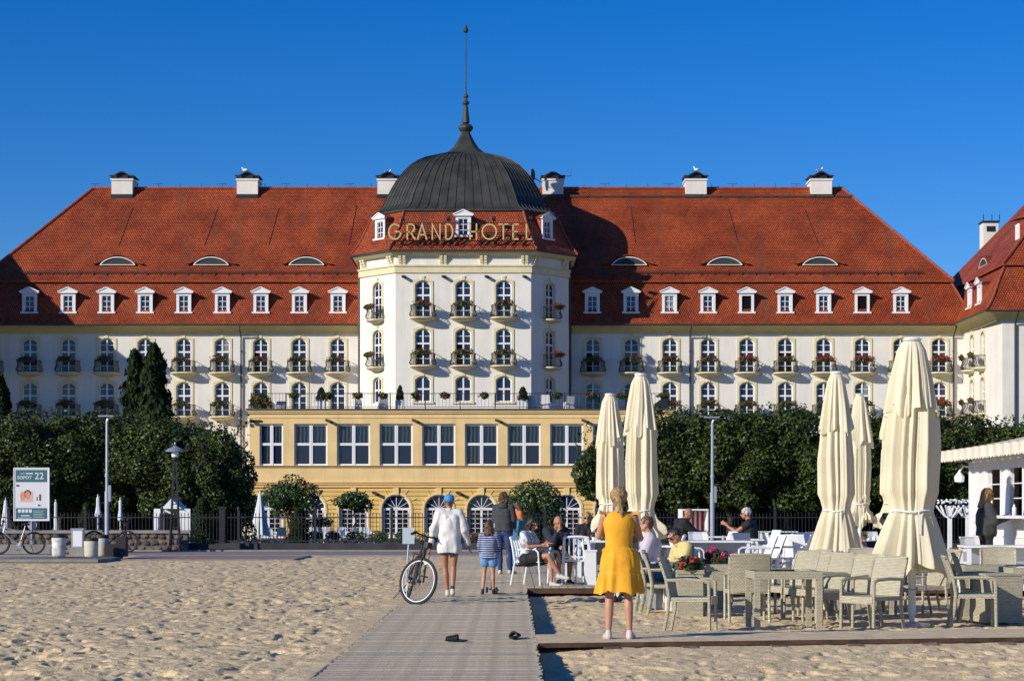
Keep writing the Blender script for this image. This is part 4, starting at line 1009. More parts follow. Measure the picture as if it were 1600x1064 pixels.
# conifers
def conifer_mesh(h, r, n, seed, m='leaf_dark', size=.28, pw=.8, rough=0):
    rg = np.random.default_rng(seed); z = rg.random(n) ** .85; ang = rg.random(n) * 2 * np.pi
    rad = r * (1 - z) ** pw * (.55 + .45 * rg.random(n)) * (1 + .20 * np.sin(ang * 3 + z * 15) + rough * np.sin(ang * 2 + z * 31 + seed) * np.sin(z * 57 + ang) + rough * (rg.random(n) ** 4)) + .04
    p = np.stack([rad * np.cos(ang), rad * np.sin(ang), z * h], 1)
    nn_ = np.stack([np.cos(ang), np.sin(ang), .1 + 0 * z], 1) + rg.normal(size=(n, 3)) * .5; nn_ /= np.linalg.norm(nn_, axis=1)[:, None]
    t = np.array([0, 0, -1.0]) + rg.normal(size=(n, 3)) * .45 + np.stack([np.cos(ang), np.sin(ang), 0 * z], 1) * .5; t -= nn_ * (t * nn_).sum(1)[:, None]; t /= np.linalg.norm(t, axis=1)[:, None]
    bt = np.cross(nn_, t); s = size * rg.uniform(.6, 1.3, n)[:, None]
    v = np.stack([p - t * s * .6, p + bt * s * .25, p + t * s * .6, p - bt * s * .25], 1).reshape(-1, 3); f = np.arange(4 * n).reshape(n, 4)
    me = bpy.data.meshes.new('foliage'); me.from_pydata(v.tolist(), [], f.tolist()); me.materials.append(M[m]); return me
def conifer(px, Y, ptop, r, n, seed, label, name='conifer', cat='tree', base=-.3, **k):
    X = (px - 800) / FPX * Y; ht = CAMZ + (795 - ptop) / FPX * Y - base; t = thing(name, label, cat, (X, Y, base))
    inst('foliage', conifer_mesh(ht, r, n, seed, **k), t); b = MB(); b.path([(0, 0, 0), (0, 0, ht * .5), (0, 0, ht * .93)], [r * .14 + .03, r * .1 + .02, .02], 6); b.build('trunk', M['bark'], t)
conifer(211, 125, 549, 1.05, 7000, 4, 'left and slimmer of the two dark conifers before the white wall', size=.40, pw=.42, rough=.5)
conifer(240, 124, 540, 1.5, 11000, 5, 'right and taller of the two dark conifers before the white wall', size=.40, pw=.5, rough=.5)
conifer(0, 120, 588, 1.5, 6000, 6, 'dark conifer at the left edge of the photo behind the lindens', size=.45, pw=.6)
for i, (px, Y, tp, r, lab) in enumerate([(136, 78, 786, .45, 'dark clipped cone bush behind the stone wall next to the lamp mast'), (316, 72, 778, .5, 'dark clipped cone bush behind the iron fence right of the stone wall'), (466, 72, 795, .42, 'dark clipped cone bush in front of the topiary tree, behind the iron fence'), (833, 74, 785, .45, 'dark clipped cone bush beside the broad round bush')]):
    conifer(px, Y, tp, r, 4500, 20 + i, lab, 'cone_bush', 'bush', base=-.1, size=.09, pw=.45)

# topiary trees and round bushes in the garden
def topiary(px, Y, ptop, pbot, halfw, label, n=3500, m='leaf_mid', stem=True, name='topiary_tree', cat='tree', size=.14, base=-.45, seed=3, lumpy=.25):
    X = (px - 800) / FPX * Y; zt_ = CAMZ + (795 - ptop) / FPX * Y; zb_ = CAMZ + (795 - pbot) / FPX * Y; hw = halfw / FPX * Y
    t = thing(name, label, cat, (X, Y, base)); inst('crown', leaf_mesh('crown', n, (hw, hw * .8, (zt_ - zb_) / 2), size, M[m], 2.2, .4, seed=seed, lumpy=lumpy), t, (0, 0, (zt_ + zb_) / 2 - base))
    if stem: inst('trunk', trunk_mesh(max(.3, zb_ - base + .2), .09, 4, hw * .6, seed), t)
topiary(455, 105, 748, 808, 46, 'broad topiary tree with several round heads before the yellow pavilion', 6000, seed=7, lumpy=.4)
topiary(387, 100, 768, 815, 26, 'small bushy tree left of the white closed garden parasol', 2500, seed=12, lumpy=.3)
topiary(553, 110, 768, 800, 30, 'small flat topiary tree in front of an arched door', 3000, seed=8, lumpy=.4)
topiary(836, 100, 750, 850, 50, 'large round dark green bush left of the lindens', 8000, stem=False, name='round_bush', cat='bush', seed=9, lumpy=.1)
topiary(792, 104, 775, 800, 12, 'little ball tree behind the standing people', 900, seed=18, lumpy=.1)
for i, (px, w_, lab) in enumerate([(492, 13, 'left of three low round bushes behind the iron fence'), (520, 12, 'middle one of three low round bushes behind the iron fence'), (556, 18, 'widest of three low round bushes behind the iron fence'), (592, 16, 'low round bush left of the bicycle sign'), (628, 12, 'low round bush directly behind the bicycle sign'), (722, 9, 'low round bush left of the child in stripes')]):
    topiary(px, 86, 829, 848, w_, lab, 900, stem=False, name='round_bush', cat='bush', size=.08, base=-.2, seed=30 + i, lumpy=.1)
# flower beds
def flowerbed(px0, px1, Y, z, n, m, label):
    X0, X1 = (px0 - 800) / FPX * Y, (px1 - 800) / FPX * Y
    o = inst('flower_bed', leaf_mesh('flower_bed', n, ((X1 - X0) / 2, .5, .22), .09, M['leaf_fl'], 4, .3, seed=px0, m2=M[m], frac2=.5), None, ((X0 + X1) / 2, Y, z)); tag(o, label, 'flowers', kind='stuff')
M['cream_petal'] = mat('cream_petal', (.62, .52, .22), .6, .3, 9); M['violet'] = mat('lavender_petal', (.07, .06, .16), .7, .3, 9)
flowerbed(655, 688, 86, .15, 900, 'cream_petal', 'bed of cream flowers behind the fence left of the woman in white')
flowerbed(728, 760, 86, .15, 900, 'red', 'bed of red flowers behind the fence right of the woman in white')
flowerbed(478, 520, 95, .75, 1200, 'orange', 'bank of russet flowers behind the white garden chairs')
flowerbed(345, 590, 76, .05, 3500, 'violet', 'low lavender edging behind the iron fence')

# ================================================================ FENCE, STONE WALL
fence = thing('iron_fence', 'long black iron fence with pointed bars along the promenade', 'fence', (0, 66, 0))
b = MB(); b.box(-10.75, 30, -.16, .16, -.2, .27); b.build('plinth', mat('dark_stone_plinth', (.045, .045, .05), .9, .3, 2), fence)
b = MB()
for z in (.34, 1.12): b.beam((-30, 0, z), (30, 0, z), .04, .035)
b.build('rails', M['iron'], fence)
b = MB(); x = -30
while x < 30:
    b.beam((x, 0, .3 if x > -10.7 else .62), (x, 0, 1.2), .018, .018); b.face([(x - .02, 0, 1.2), (x + .02, 0, 1.2), (x, 0, 1.30)]); x += .118
o = b.build('bars', M['iron'], fence); o['kind'] = 'stuff'
pm = MB(); pm.box(-.04, .04, -.04, .04, .25, 1.36); pm.lathe([(.05, 1.36), (.06, 1.4), (.02, 1.48)], n=8); pmm = pm.mesh('post', M['iron'])
for i in range(24): inst('post', pmm, fence, (-29.5 + i * 2.55, 0, 0))
# gate piers
for px in (347,):
    b = MB(); X = (px - 800) / FPX * 66; b.box(X - .09, X + .09, -.09, .09, 0, 1.42); b.box(X - .12, X + .12, -.12, .12, 1.42, 1.48); b.build('gate_pier', M['iron'], fence)
sw_ = thing('stone_wall', 'low wall of rough brown field stones below the left fence', 'wall', (0, 65.5, 0))
b = MB(); b.box(-19, -10.7, -.12, .25, -.2, .60); b.build('mortar_core', M['mortar'], sw_)
b = MB(); b.box(-19.1, -10.6, -.2, .3, .60, .70); b.build('coping', M['conc'], sw_)
sm = []
for s_ in range(5):
    r_ = random.Random(s_); b = MB(); b.ell((0, 0, 0), (.135, .07, .10), 8, 5)
    for i, v in enumerate(b.v): k = r_.uniform(.85, 1.15); b.v[i] = (v[0] * k * (1.12 if abs(v[2]) < .06 else .9), v[1] * k, v[2] * k)
    sm.append(b.mesh('stone', M['stone']))
for row in range(3):
    x = -18.9 + random.uniform(0, .1)
    while x < -10.85:
        inst('stone', random.choice(sm), sw_, (x, -.12, .10 + row * .2 + random.uniform(-.02, .02)), rot=(0, random.uniform(-.4, .4), 0), scale=(random.uniform(.85, 1.1), 1, random.uniform(.8, 1.1))); x += random.uniform(.24, .3)
b = MB(); b.box(-19.5, -14.1, 61.6, 62.2, -.2, .30); o = b.build('concrete_kerb_wall', M['conc']); tag(o, 'low rendered concrete ledge in front of the stone wall at the left edge', 'wall')
# ================================================================ PARASOLS
def translucent(m, amt=.3, col=(.85, .70, .35)):
    nt = m.node_tree; N = nt.nodes; L = nt.links; b = N['Principled BSDF']; out = [n for n in N if n.type == 'OUTPUT_MATERIAL'][0]
    t = N.new('ShaderNodeBsdfTranslucent'); t.inputs[0].default_value = (*col, 1); x = N.new('ShaderNodeMixShader'); x.inputs[0].default_value = amt
    L.new(b.outputs[0], x.inputs[1]); L.new(t.outputs[0], x.inputs[2]); L.new(x.outputs[0], out.inputs[0])
translucent(M['canvas'], .26, (.95, .80, .38))
def folded(prof, A, seed, n=230, hem=None, m='canvas', name='canopy', ell=.85):
    """prof: (z, radius, fold amplitude); cloth hanging in pleats round a pole"""
    r_ = np.random.default_rng(seed); th = np.linspace(0, 2 * np.pi, n, endpoint=False)
    zs = np.array([p[0] for p in prof]); rs = np.array([p[1] for p in prof]); am = np.array([p[2] for p in prof])
    order = np.argsort(zs); K = 80; Z = np.linspace(zs.max(), zs.min(), K)
    Rr = np.interp(Z, zs[order], rs[order]); Am = np.interp(Z, zs[order], am[order])
    # pleats: irregular ridged function of the angle, drifting slowly with height
    ks = [9, 15, 23]; ph = r_.uniform(0, 6.28, 6); V = []
    for i, z in enumerate(Z):
        dr = .07 * np.sin(z * 1.1 + ph[0]) + .03 * np.sin(z * 3.1 + ph[1])
        t = th + dr + .13 * np.sin(2 * th + ph[2]) + .10 * np.sin(3 * th + ph[5])
        f = .85 * np.abs(np.sin(t * ks[0] / 2 * 1.0 + ph[3])) ** .7 + .5 * np.abs(np.sin(t * ks[1] / 2 + ph[4] + .12 * z)) ** .8 + .16 * np.sin(t * ks[2] + ph[1] + .25 * z) + .25 * (vnoise(t * 2 + 20, z * 2.2 + 0 * t + 9, seed) - .5)
        f = f - f.mean()
        wob = 1 + .05 * np.sin(th + ph[2] + z * .7) + .04 * np.sin(2 * th + ph[0] + z * .9)
        rad = Rr[i] * wob * (1 + 1.3 * Am[i] * f)
        zz = z + (0 if hem is None else hem * (np.sin(th * 4 + ph[0]) * .6 + np.sin(th * 7 + ph[4]) * .4) * max(0, (Z[0] - z) / (Z[0] - Z[-1])) ** 3)
        V.append(np.stack([rad * np.cos(th), rad * np.sin(th) * ell, zz + 0 * th], 1))
    V = np.concatenate(V); b = MB(); b.v = V.tolist()
    for i in range(K - 1):
        for j in range(n): b.idx([i * n + j, i * n + (j + 1) % n, (i + 1) * n + (j + 1) % n, (i + 1) * n + j])
    b.idx(list(range(n))[::-1])
    return b.mesh(name, M[m], True)
def parasol(px, Y, ptop, seed, label, sc_=1.0, wide=1.0, base=-.13, box=False, lowhem=.60):
    X = (px - 800) / FPX * Y; zt_ = CAMZ + (795 - ptop) / FPX * Y; t = thing('closed_parasol', label, 'parasol', (X, Y, base), 0, 'cream closed parasols over the cafe tables')
    H = zt_ - base; q = wide
    vent = inst('vent_cap', folded([(H, .07, 0), (H - .03, .14 * q, .02), (H - .14, .20 * q, .12), (H - .5, .275 * q, .26), (H - .80, .32 * q, .34), (H - .95, .345 * q, .36)], 1, seed + 50, hem=.11, name='vent_cap'), t)
    lo = lowhem - base; ti = 1.5
    inst('canopy', folded([(H - .35, .16 * q, .15), (H - .9, .31 * q, .28), (H - 1.4, .345 * q, .32), (H - 2.0, .345 * q, .32), (ti + .14, .30 * q, .26), (ti, .28 * q, .16), (ti - .2, .35 * q, .26), (lo + .1, .50 * q, .34), (lo, .51 * q, .36)], 1, seed, hem=.13), t)
    b = MB(); b.path([(.305 * q * math.cos(a / 24 * 2 * math.pi), .27 * q * math.sin(a / 24 * 2 * math.pi), ti + .012 * math.sin(a)) for a in range(24)], .014, 5, closed=True); b.beam((.03, -.31 * q, ti), (.05, -.33 * q, ti - .3), .012, .02); b.build('strap', M['frame'], t)
    b = MB(); b.lathe([(.035, 0), (.035, H - .05)], n=12); b.lathe([(.05, .12), (.05, .75)], n=12); b.build('pole', M['plastic'], t)
    b = MB(); b.lathe([(.13 * q, H - .015), (.145 * q, H), (.10, H + .025), (.01, H + .03)], n=16, cap=True); b.build('finial', M['frame'], t)
    b = MB(); b.path([(.045, -.05, .62), (.17, -.06, .63), (.18, -.06, .45), (.05, -.05, .45)], .009, 6); b.path([(-.06, -.05, .47), (.06, -.05, .47)], .009, 6); b.build('crank', M['steel'], t)
    b = MB(); b.lathe([(.24, -.02), (.24, .015), (.05, .04)], n=18); b.build('base_plate', M['steel'], t)
    return t
parasol(1425, 26.3, 531, 3, 'largest cream parasol, closed and tied, standing rightmost and nearest on a white pole', wide=.90)
parasol(1307, 32.6, 583, 8, 'cream closed parasol above the white slatted planter, left of the largest one', wide=.74, lowhem=.62)
parasol(1343, 38.6, 617, 14, 'cream closed parasol half hidden just behind the one above the white slatted planter', wide=.58, base=0, lowhem=1.12)
parasol(1001, 33.2, 586, 22, 'cream closed parasol directly right of the blond girl, the taller of the left pair', wide=.70, lowhem=.95)
parasol(953, 39.2, 617, 27, 'cream closed parasol directly above the blond girl, the shorter of the left pair', wide=.70, base=0, lowhem=1.05)
parasol(1400, 38.6, 612, 33, 'cream closed parasol almost hidden behind the largest one', wide=.80, base=0, lowhem=1.12)

# ================================================================ FURNITURE
def wicker_chair(label, loc, rz, group='sage wicker armchairs'):
    t = thing('wicker_chair', label, 'chair', loc, rz, group)
    for n_, me, l in WCH: inst(n_, me, t, l)
    return t
def _wch():
    P = []
    w = .27
    for sx in (-1, 1):
        b = MB(); b.path([(sx * w, -.27, 0), (sx * w, -.265, .35), (sx * w, -.26, .62)], [.022, .022, .022], 6); P.append(('leg', b.mesh('front_leg', M['wicker']), None))
        b = MB(); b.path([(sx * w, .30, 0), (sx * w, .25, .25), (sx * w, .235, .45), (sx * w, .27, .65), (sx * w, .345, .88)], .022, 6); P.append(('leg', b.mesh('back_leg', M['wicker']), None))
        b = MB(); b.path([(sx * w, -.27, .61), (sx * w, -.2, .645), (sx * w, 0, .655), (sx * w, .27, .645)], .023, 6); P.append(('armrest', b.mesh('armrest', M['wicker']), None))
    b = MB(); b.box(-w, w, -.29, .25, .385, .435); b.box(-w, w, -.295, -.26, .35, .44); P.append(('seat', b.mesh('seat', M['wicker']), None))
    b = MB(); n = 8; k = 8
    for fs in (0, 1):
        g = []
        for i in range(n + 1):
            z = .40 + .50 * i / n; row = []
            for j in range(k + 1):
                u = -1 + 2 * j / k; y = .235 + max(0, z - .45) ** 1.3 * .36 + .025 * (1 - u * u) + (-.014 if fs else .014); row.append(b.vert((u * w, y, z + (.012 * (1 - u * u) if i == n else 0))))
            g.append(row)
        for A, B in zip(g, g[1:]):
            for j in range(k): b.idx([A[j], A[j + 1], B[j + 1], B[j]])
    b.path([(u * w, .235 + .45 ** 1.3 * .36 + .025 * (1 - u * u), .905 + .012 * (1 - u * u)) for u in np.linspace(-1, 1, 8)], .02, 6)
    P.append(('backrest', b.mesh('backrest', M['wicker']), None))
    return P
WCH = _wch()
def wicker_table(label, loc, rz, w=.82, d=.82, glass=True, h=.74, kids=[]):
    t = thing('wicker_table', label, 'table', loc, rz, 'sage wicker tables')
    b = MB(); b.box(-w / 2, w / 2, -d / 2, d / 2, h - .10, h - .012); a = .085
    b.box(-w / 2, w / 2, -d / 2, -d / 2 + a, h - .012, h); b.box(-w / 2, w / 2, d / 2 - a, d / 2, h - .012, h); b.box(-w / 2, -w / 2 + a, -d / 2 + a, d / 2 - a, h - .012, h); b.box(w / 2 - a, w / 2, -d / 2 + a, d / 2 - a, h - .012, h)
    b.build('table_top', M['wicker'], t)
    g = MB(); g.box(-w / 2 + a + .003, w / 2 - a - .003, -d / 2 + a + .003, d / 2 - a - .003, h - .011, h + .002); g.build('glass_inlay', M['tglass'], t)
    l = MB(); l.box(-.035, .035, -.035, .035, 0, h - .10); lm = l.mesh('leg', M['wicker'])
    for sx in (-1, 1):
        for sy in (-1, 1): inst('leg', lm, t, (sx * (w / 2 - .036), sy * (d / 2 - .036), 0))
    return t
def gx(px, Y): return (px - 800) / FPX * Y
SZ = -.125
# main table near the walkway and its chairs
wicker_table('nearest wicker table with a dark glass inlay, standing by the walkway', (gx(1224, 25.4), 25.4, SZ), R(2), .86, .8)
wicker_table('wicker table right of the two geranium boxes, behind the chair seen square from behind', (gx(1135, 28.6), 28.6, SZ), 0, .82, .8)
wicker_table('wicker table at the right, with the big wicker cube before it', (gx(1548, 28.2), 28.2, SZ), R(1), .95, .8)
wicker_table('wicker table cut off by the right edge of the photo', (gx(1612, 26.8), 26.8, SZ), 0, .7, .8)
wicker_table('wicker table behind the largest parasol, mostly hidden', (gx(1345, 29.3), 29.3, SZ), R(3), .8, .8)
CH = [ # px of seat centre, depth, facing (deg; 0 = towards camera, 90 = to the right), label
 (1080, 24.7, 76, 'wicker chair in full view facing right towards the nearest table'),
 (1045, 28.9, 84, 'front one of the wicker chairs nested behind the seated man in yellow'),
 (1033, 29.4, 84, 'second wicker chair nested at the far left of the wicker group'),
 (1024, 29.9, 84, 'rearmost nested wicker chair at the far left of the wicker group'),
 (1167, 27.0, 180, 'wicker chair seen square from behind, left of the nearest table'),
 (1232, 28.2, -62, 'leftmost of the four wicker chairs with tilted backs behind the nearest table'),
 (1252, 28.9, -60, 'second wicker chair from the left behind the nearest table'),
 (1264, 27.4, -66, 'third wicker chair from the left behind the nearest table'),
 (1283, 27.0, -64, 'fourth wicker chair from the left, right end of the row behind the nearest table'),
 (1362, 24.9, -52, 'wicker chair facing left with its front leg by the walkway, left of the white pole'),
 (1330, 25.9, -52, 'wicker chair tucked behind the one left of the white pole'),
 (1352, 30.0, -12, 'wicker chair whose back shows between two parasols below the seated person in dark clothes'),
 (1440, 28.2, -74, 'wicker chair right behind the white parasol pole, facing left'),
 (1454, 29.2, -74, 'wicker chair nested behind the one at the white parasol pole'),
 (1520, 25.6, 82, 'wicker chair at the right facing right, standing close to the walkway'),
 (1533, 27.0, 80, 'wicker chair behind the rightmost full chair, next to the wicker cube'),
 (1563, 31.0, -8, 'wicker chair facing the camera behind the right wicker table'),
]
for px, Y, f, lab in CH: wicker_chair(lab, (gx(px, Y), Y, SZ), R(f))
t = thing('wicker_cube', 'big closed wicker cube standing in shade between the right chairs and table', 'pouf', (gx(1556, 26.6), 26.6, SZ), R(8))
b = MB(); b.box(-.25, .25, -.3, .3, .02, .64); b.build('body', M['wicker'], t); b = MB(); b.box(-.26, .26, -.31, .31, .64, .67); b.build('lid', M['wicker'], t)

# geranium boxes on the sand
def flower_pot(label, loc, w, d, h, m, petals, seed, n=700, fr=.4, r=.26, name='flower_box'):
    t = thing(name, label, 'flower box', loc)
    b = MB(); b.box(-w / 2, w / 2, -d / 2, d / 2, 0, h); b.box(-w / 2 - .015, w / 2 + .015, -d / 2 - .015, d / 2 + .015, h - .05, h + .003); b.build('planter', m, t)
    inst('leaves', leaf_mesh('leaves', n, (w * .62, d * .8, r), .06, M['leaf_fl'], 2.4, .3, seed=seed, lumpy=.3), t, (0, 0, h + r * .55))
    inst('blossoms', leaf_mesh('blossoms', int(n * fr), (w * .66, d * .86, r * 1.1), .045, M[petals], 2.4, .5, clumps=9, seed=seed + 1, lumpy=.3), t, (0, 0, h + r * .62)); return t
flower_pot('wicker box of red geraniums left of the wicker table in the middle', (gx(1077, 28.2), 28.2, SZ), .36, .36, .66, M['wicker'], 'red', 41, r=.15, fr=.8)
flower_pot('wicker box of pink and red geraniums behind the middle wicker table', (gx(1122, 30.4), 30.4, SZ), .42, .36, .66, M['wicker'], 'pink', 43, r=.15, fr=.8)
def slat_box(label, loc, w, d, h, rz=0, lean=0):
    t = thing('slatted_planter', label, 'planter', loc, rz); n = max(3, int(w / .075)); s = MB(); s.box(-.034, .034, -.01, .01, 0, h); me = s.mesh('slat', M['wpaint'])
    for k in range(n):
        x = -w / 2 + w * (k + .5) / n
        inst('slat', me, t, (x, -d / 2, 0)); inst('slat', me, t, (x, d / 2, 0)); 
    for k in range(max(2, int(d / .075))): y = -d / 2 + .03 + (d - .06) * k / (max(2, int(d / .075)) - 1); inst('slat', me, t, (-w / 2, y, 0), math.pi / 2); inst('slat', me, t, (w / 2, y, 0), math.pi / 2)
    b = MB(); b.box(-w / 2 - .02, w / 2 + .02, -d / 2 - .02, d / 2 + .02, h, h + .03); b.build('rim', M['wpaint'], t)
    return t
slat_box('white slatted planter box under the middle parasol', (gx(1309, 30.4), 30.4, SZ), .52, .45, .58, R(24))
slat_box('white slatted box in the sand behind the chair facing right', (gx(1052, 29.8), 29.8, SZ), .22, .3, .48)
slat_box('white slatted box on the deck beside the girl in yellow', (gx(922, 36.6), 36.6, 0), .2, .4, .62)
slat_box('white slatted planter box on the deck left of the kiosk', (gx(1498, 36.5), 36.5, 0), .6, .4, .5)

# white tables and chairs on the deck
def white_table(label, px, Y, w, d=.8, h=.745, rz=0, base=.012, skirt=False):
    t = thing('white_table', label, 'table', (gx(px, Y), Y, base), rz, 'white cafe tables on the deck')
    b = MB(); b.box(-w / 2, w / 2, -d / 2, d / 2, h - .035, h); b.build('table_top', M['plastic'], t)
    l = MB(); l.box(-.03, .03, -.03, .03, 0, h - .035); lm = l.mesh('leg', M['plastic'])
    for sx in (-1, 1):
        for sy in (-1, 1): inst('leg', lm, t, (sx * (w / 2 - .05), sy * (d / 2 - .05), 0))
    if skirt: b = MB(); b.box(-w / 2 + .08, w / 2 - .08, -.015, .015, .25, h - .036); b.build('modesty_panel', M['steel'], t)
    return t
white_table('white table between the seated bald man and the blond woman in sunglasses', 905, 38.6, .62, .9)
white_table('white table at which the blond woman in sunglasses sits', 932, 40.6, .8, .8)
white_table('nearer long white table in the middle, left of the nested white chairs', 1120, 40.5, 1.3, .8, skirt=True)
white_table('farther white table behind the nearer long one', 1118, 47.0, 1.05, .7)
white_table('white table before the older woman in black', 1215, 42.8, 1.1, .8, skirt=True)
white_table('white table behind the middle parasol planter', 1268, 46.5, 1.1, .8, skirt=True)
white_table('white table with cups between the middle and the largest parasol', 1352, 41.0, .9, .8)
white_table('nearer white table before the kiosk counter', 1562, 32.9, 1.25, .7, h=.80, skirt=True, base=.0)
white_table('white table at the right edge behind the near kiosk table', 1590, 36.6, .9, .8)
def _wht():
    P = []; w = .25
    for sx in (-1, 1):
        b = MB(); b.path([(sx * (w + .02), -.27, 0), (sx * (w + .01), -.24, .4), (sx * w, -.22, .60), (sx * w, -.16, .655), (sx * w, 0, .665), (sx * w, .2, .64)], .018, 7); P.append(('leg', b.mesh('leg_with_armrest', M['plastic']), None))
        b = MB(); b.path([(sx * (w + .01), .34, 0), (sx * w, .26, .42), (sx * w, .30, .65), (sx * w * .9, .36, .86)], .018, 7); P.append(('leg', b.mesh('back_leg', M['plastic']), None))
    b = MB(); b.box(-w, w, -.24, .26, .42, .445); P.append(('seat', b.mesh('seat', M['plastic']), None))
    b = MB()
    for k in range(6):
        x = -w + .03 + (2 * w - .06) * k / 5; b.path([(x, .26, .44), (x, .30, .65), (x * .95, .355, .85)], .013, 5)
    b.path([(u * w * .92, .365 + .01 * (1 - u * u), .86 + .02 * (1 - u * u)) for u in np.linspace(-1, 1, 7)], .024, 6); b.path([(-w, .27, .5), (w, .27, .5)], .018, 6)
    P.append(('backrest', b.mesh('backrest', M['plastic']), None)); return P
WHT = _wht()
def _wht2():
    """solid shell chair"""
    P = []; w = .24
    b = MB(); b.box(-w, w, -.24, .24, .42, .45); P.append(('seat', b.mesh('seat', M['plastic']), None))
    b = MB(); n = 6; pr = None
    for i in range(n + 1):
        z = .44 + .44 * i / n; y = .24 + .16 * (i / n) ** 1.2; k = w * (1 - .12 * i / n); q = [(-k, y, z), (-k * .5, y + .03, z), (k * .5, y + .03, z), (k, y, z)]
        if pr:
            for j in range(3): b.face([pr[j], pr[j + 1], q[j + 1], q[j]]); b.face([(p[0], p[1] + .02, p[2]) for p in (pr[j], pr[j + 1], q[j + 1], q[j])])
        pr = q
    b.path([pr[0], pr[1], pr[2], pr[3]], .016, 5)
    P.append(('backrest', b.mesh('backrest', M['plastic']), None))
    for sx in (-1, 1):
        b = MB(); b.path([(sx * (w + .02), -.25, 0), (sx * w, -.22, .62), (sx * w, -.15, .655), (sx * w, .26, .65)], .02, 6); P.append(('leg', b.mesh('leg_with_armrest', M['plastic']), None))
        b = MB(); b.path([(sx * (w + .02), .3, 0), (sx * w, .22, .45)], .02, 6); P.append(('leg', b.mesh('back_leg', M['plastic']), None))
    return P
WHT2 = _wht2()
def white_chair(label, px, Y, f, spec=None, base=.012, group='white chairs on the cafe deck', s=1):
    t = thing('white_chair', label, 'chair', (gx(px, Y), Y, base), R(f), group)
    for n_, me, l in (spec or WHT): inst(n_, me, t, l)
    if s != 1: t.scale = (s, s, s)
    return t
white_chair('white tubular chair in which the woman with the phone sits', 834, 36.3, 62)
white_chair('white tubular chair of the bald man leaning on his hand', 884, 37.4, -18)
white_chair('white tubular chair facing away, right behind the bald man', 902, 36.9, 175)
white_chair('white chair of the woman in the pale lilac shirt', 1019, 32.2, -70, base=SZ)
white_chair('white chair at the left behind the man in the yellow shirt', 1040, 38.5, -100)
white_chair('white chair right behind the man in the yellow shirt', 1078, 37.2, 95)
for px, Y, f, lab in [(1178, 37.6, -80, 'left one of two nested white chairs right of the long white table'), (1192, 38.2, -80, 'right one of two nested white chairs right of the long white table'),
    (1238, 38.6, -110, 'white chair facing left in front of the dark hedge, right of the nested pair'), (1225, 41.5, 100, 'white chair with its back tilted left, behind the nested pair'),
    (1275, 41.8, 30, 'white chair just left of the middle parasol'), (1290, 42.6, 30, 'white chair whose back shows left above the middle parasol hem'), (1190, 46.5, -70, 'white chair by the older woman in black'),
    (1342, 43.6, 10, 'white chair between the middle and rear parasols'), (1120, 43.5, -70, 'white chair near the middle of the farther white table'), (1206, 39.6, -95, 'white chair beside the nested pair, turned left towards the long table'), (1252, 39.0, 150, 'white chair seen from behind left of the middle parasol'), (1160, 41.8, 165, 'white chair pushed under the nearer long white table'), (1098, 42.4, 10, 'white chair behind the nearer long white table, below the red striped basket'), (1312, 44.5, -60, 'white chair just visible behind the middle parasol'), (1372, 43.0, 20, 'white chair between the rear parasol and the largest one'), (1535, 35.2, 20, 'white chair on the deck at the feet of the kiosk customer'),
    (1400, 37.4, -95, 'white chair carrying the half hidden person in dark clothes')]:
    white_chair(lab, px, Y, f, WHT2)

# cups, glasses, napkin holders
def cup(label, px, Y, z, r=.045, h=.07, m='plastic', name='cup'):
    b = MB(); b.lathe([(r * .55, 0), (r * .75, .01), (r, h), (r * .9, h), (r * .6, .02)], n=10); b.lathe([(r * 1.5, .0), (r * 1.7, .008)], n=12)
    o = b.build(name, M[m], None, True, (gx(px, Y), Y, z)); tag(o, label, 'cup')
cup('white cup at the left end of the table before the bald man', 898, 38.4, .76); cup('white cup near the middle of the table before the blond woman', 916, 40.4, .76); cup('white cup next to the clear menu stand', 928, 40.3, .76)
cup('leftmost white cup on the table between the parasols', 1357, 41, .76); cup('middle white cup on the table between the parasols', 1366, 41, .76); cup('rightmost white cup on the table between the parasols', 1374, 41.1, .76)
b = MB(); b.box(-.05, .05, -.02, .02, 0, .17); o = b.build('menu_stand', M['plastic'], None, loc=(gx(934, 39.8), 39.8, .76)); tag(o, 'small white menu stand on the table beside the girl in yellow', 'menu stand')
b = MB(); b.box(-.14, .14, -.09, .09, 0, .012); b.lathe([(.03, .012), (.03, .1)], (0, 0, 0), 8); o = b.build('serving_tray', M['steel'], None, loc=(gx(1130, 40.3), 40.3, .76)); tag(o, 'metal tray on the nearer long white table', 'tray')
def round_pot(label, px, Y, z, w=.2):
    t = thing('flower_bowl', label, 'flowers', (gx(px, Y), Y, z)); b = MB(); b.lathe([(w * .5, 0), (w * .8, .08)], n=12); b.build('bowl', M['stone'], t); inst('leaves', leaf_mesh('leaves', 250, (w, w, .07), .04, M['leaf_fl'], 2, .3, seed=px, m2=M['orange'], frac2=.3), t, (0, 0, .11))
round_pot('small flower bowl on the planter left of the kiosk', 1498, 36.5, .54, .22); round_pot('small brown bowl at the left end of the table between the parasols', 1349, 41, .76, .1)

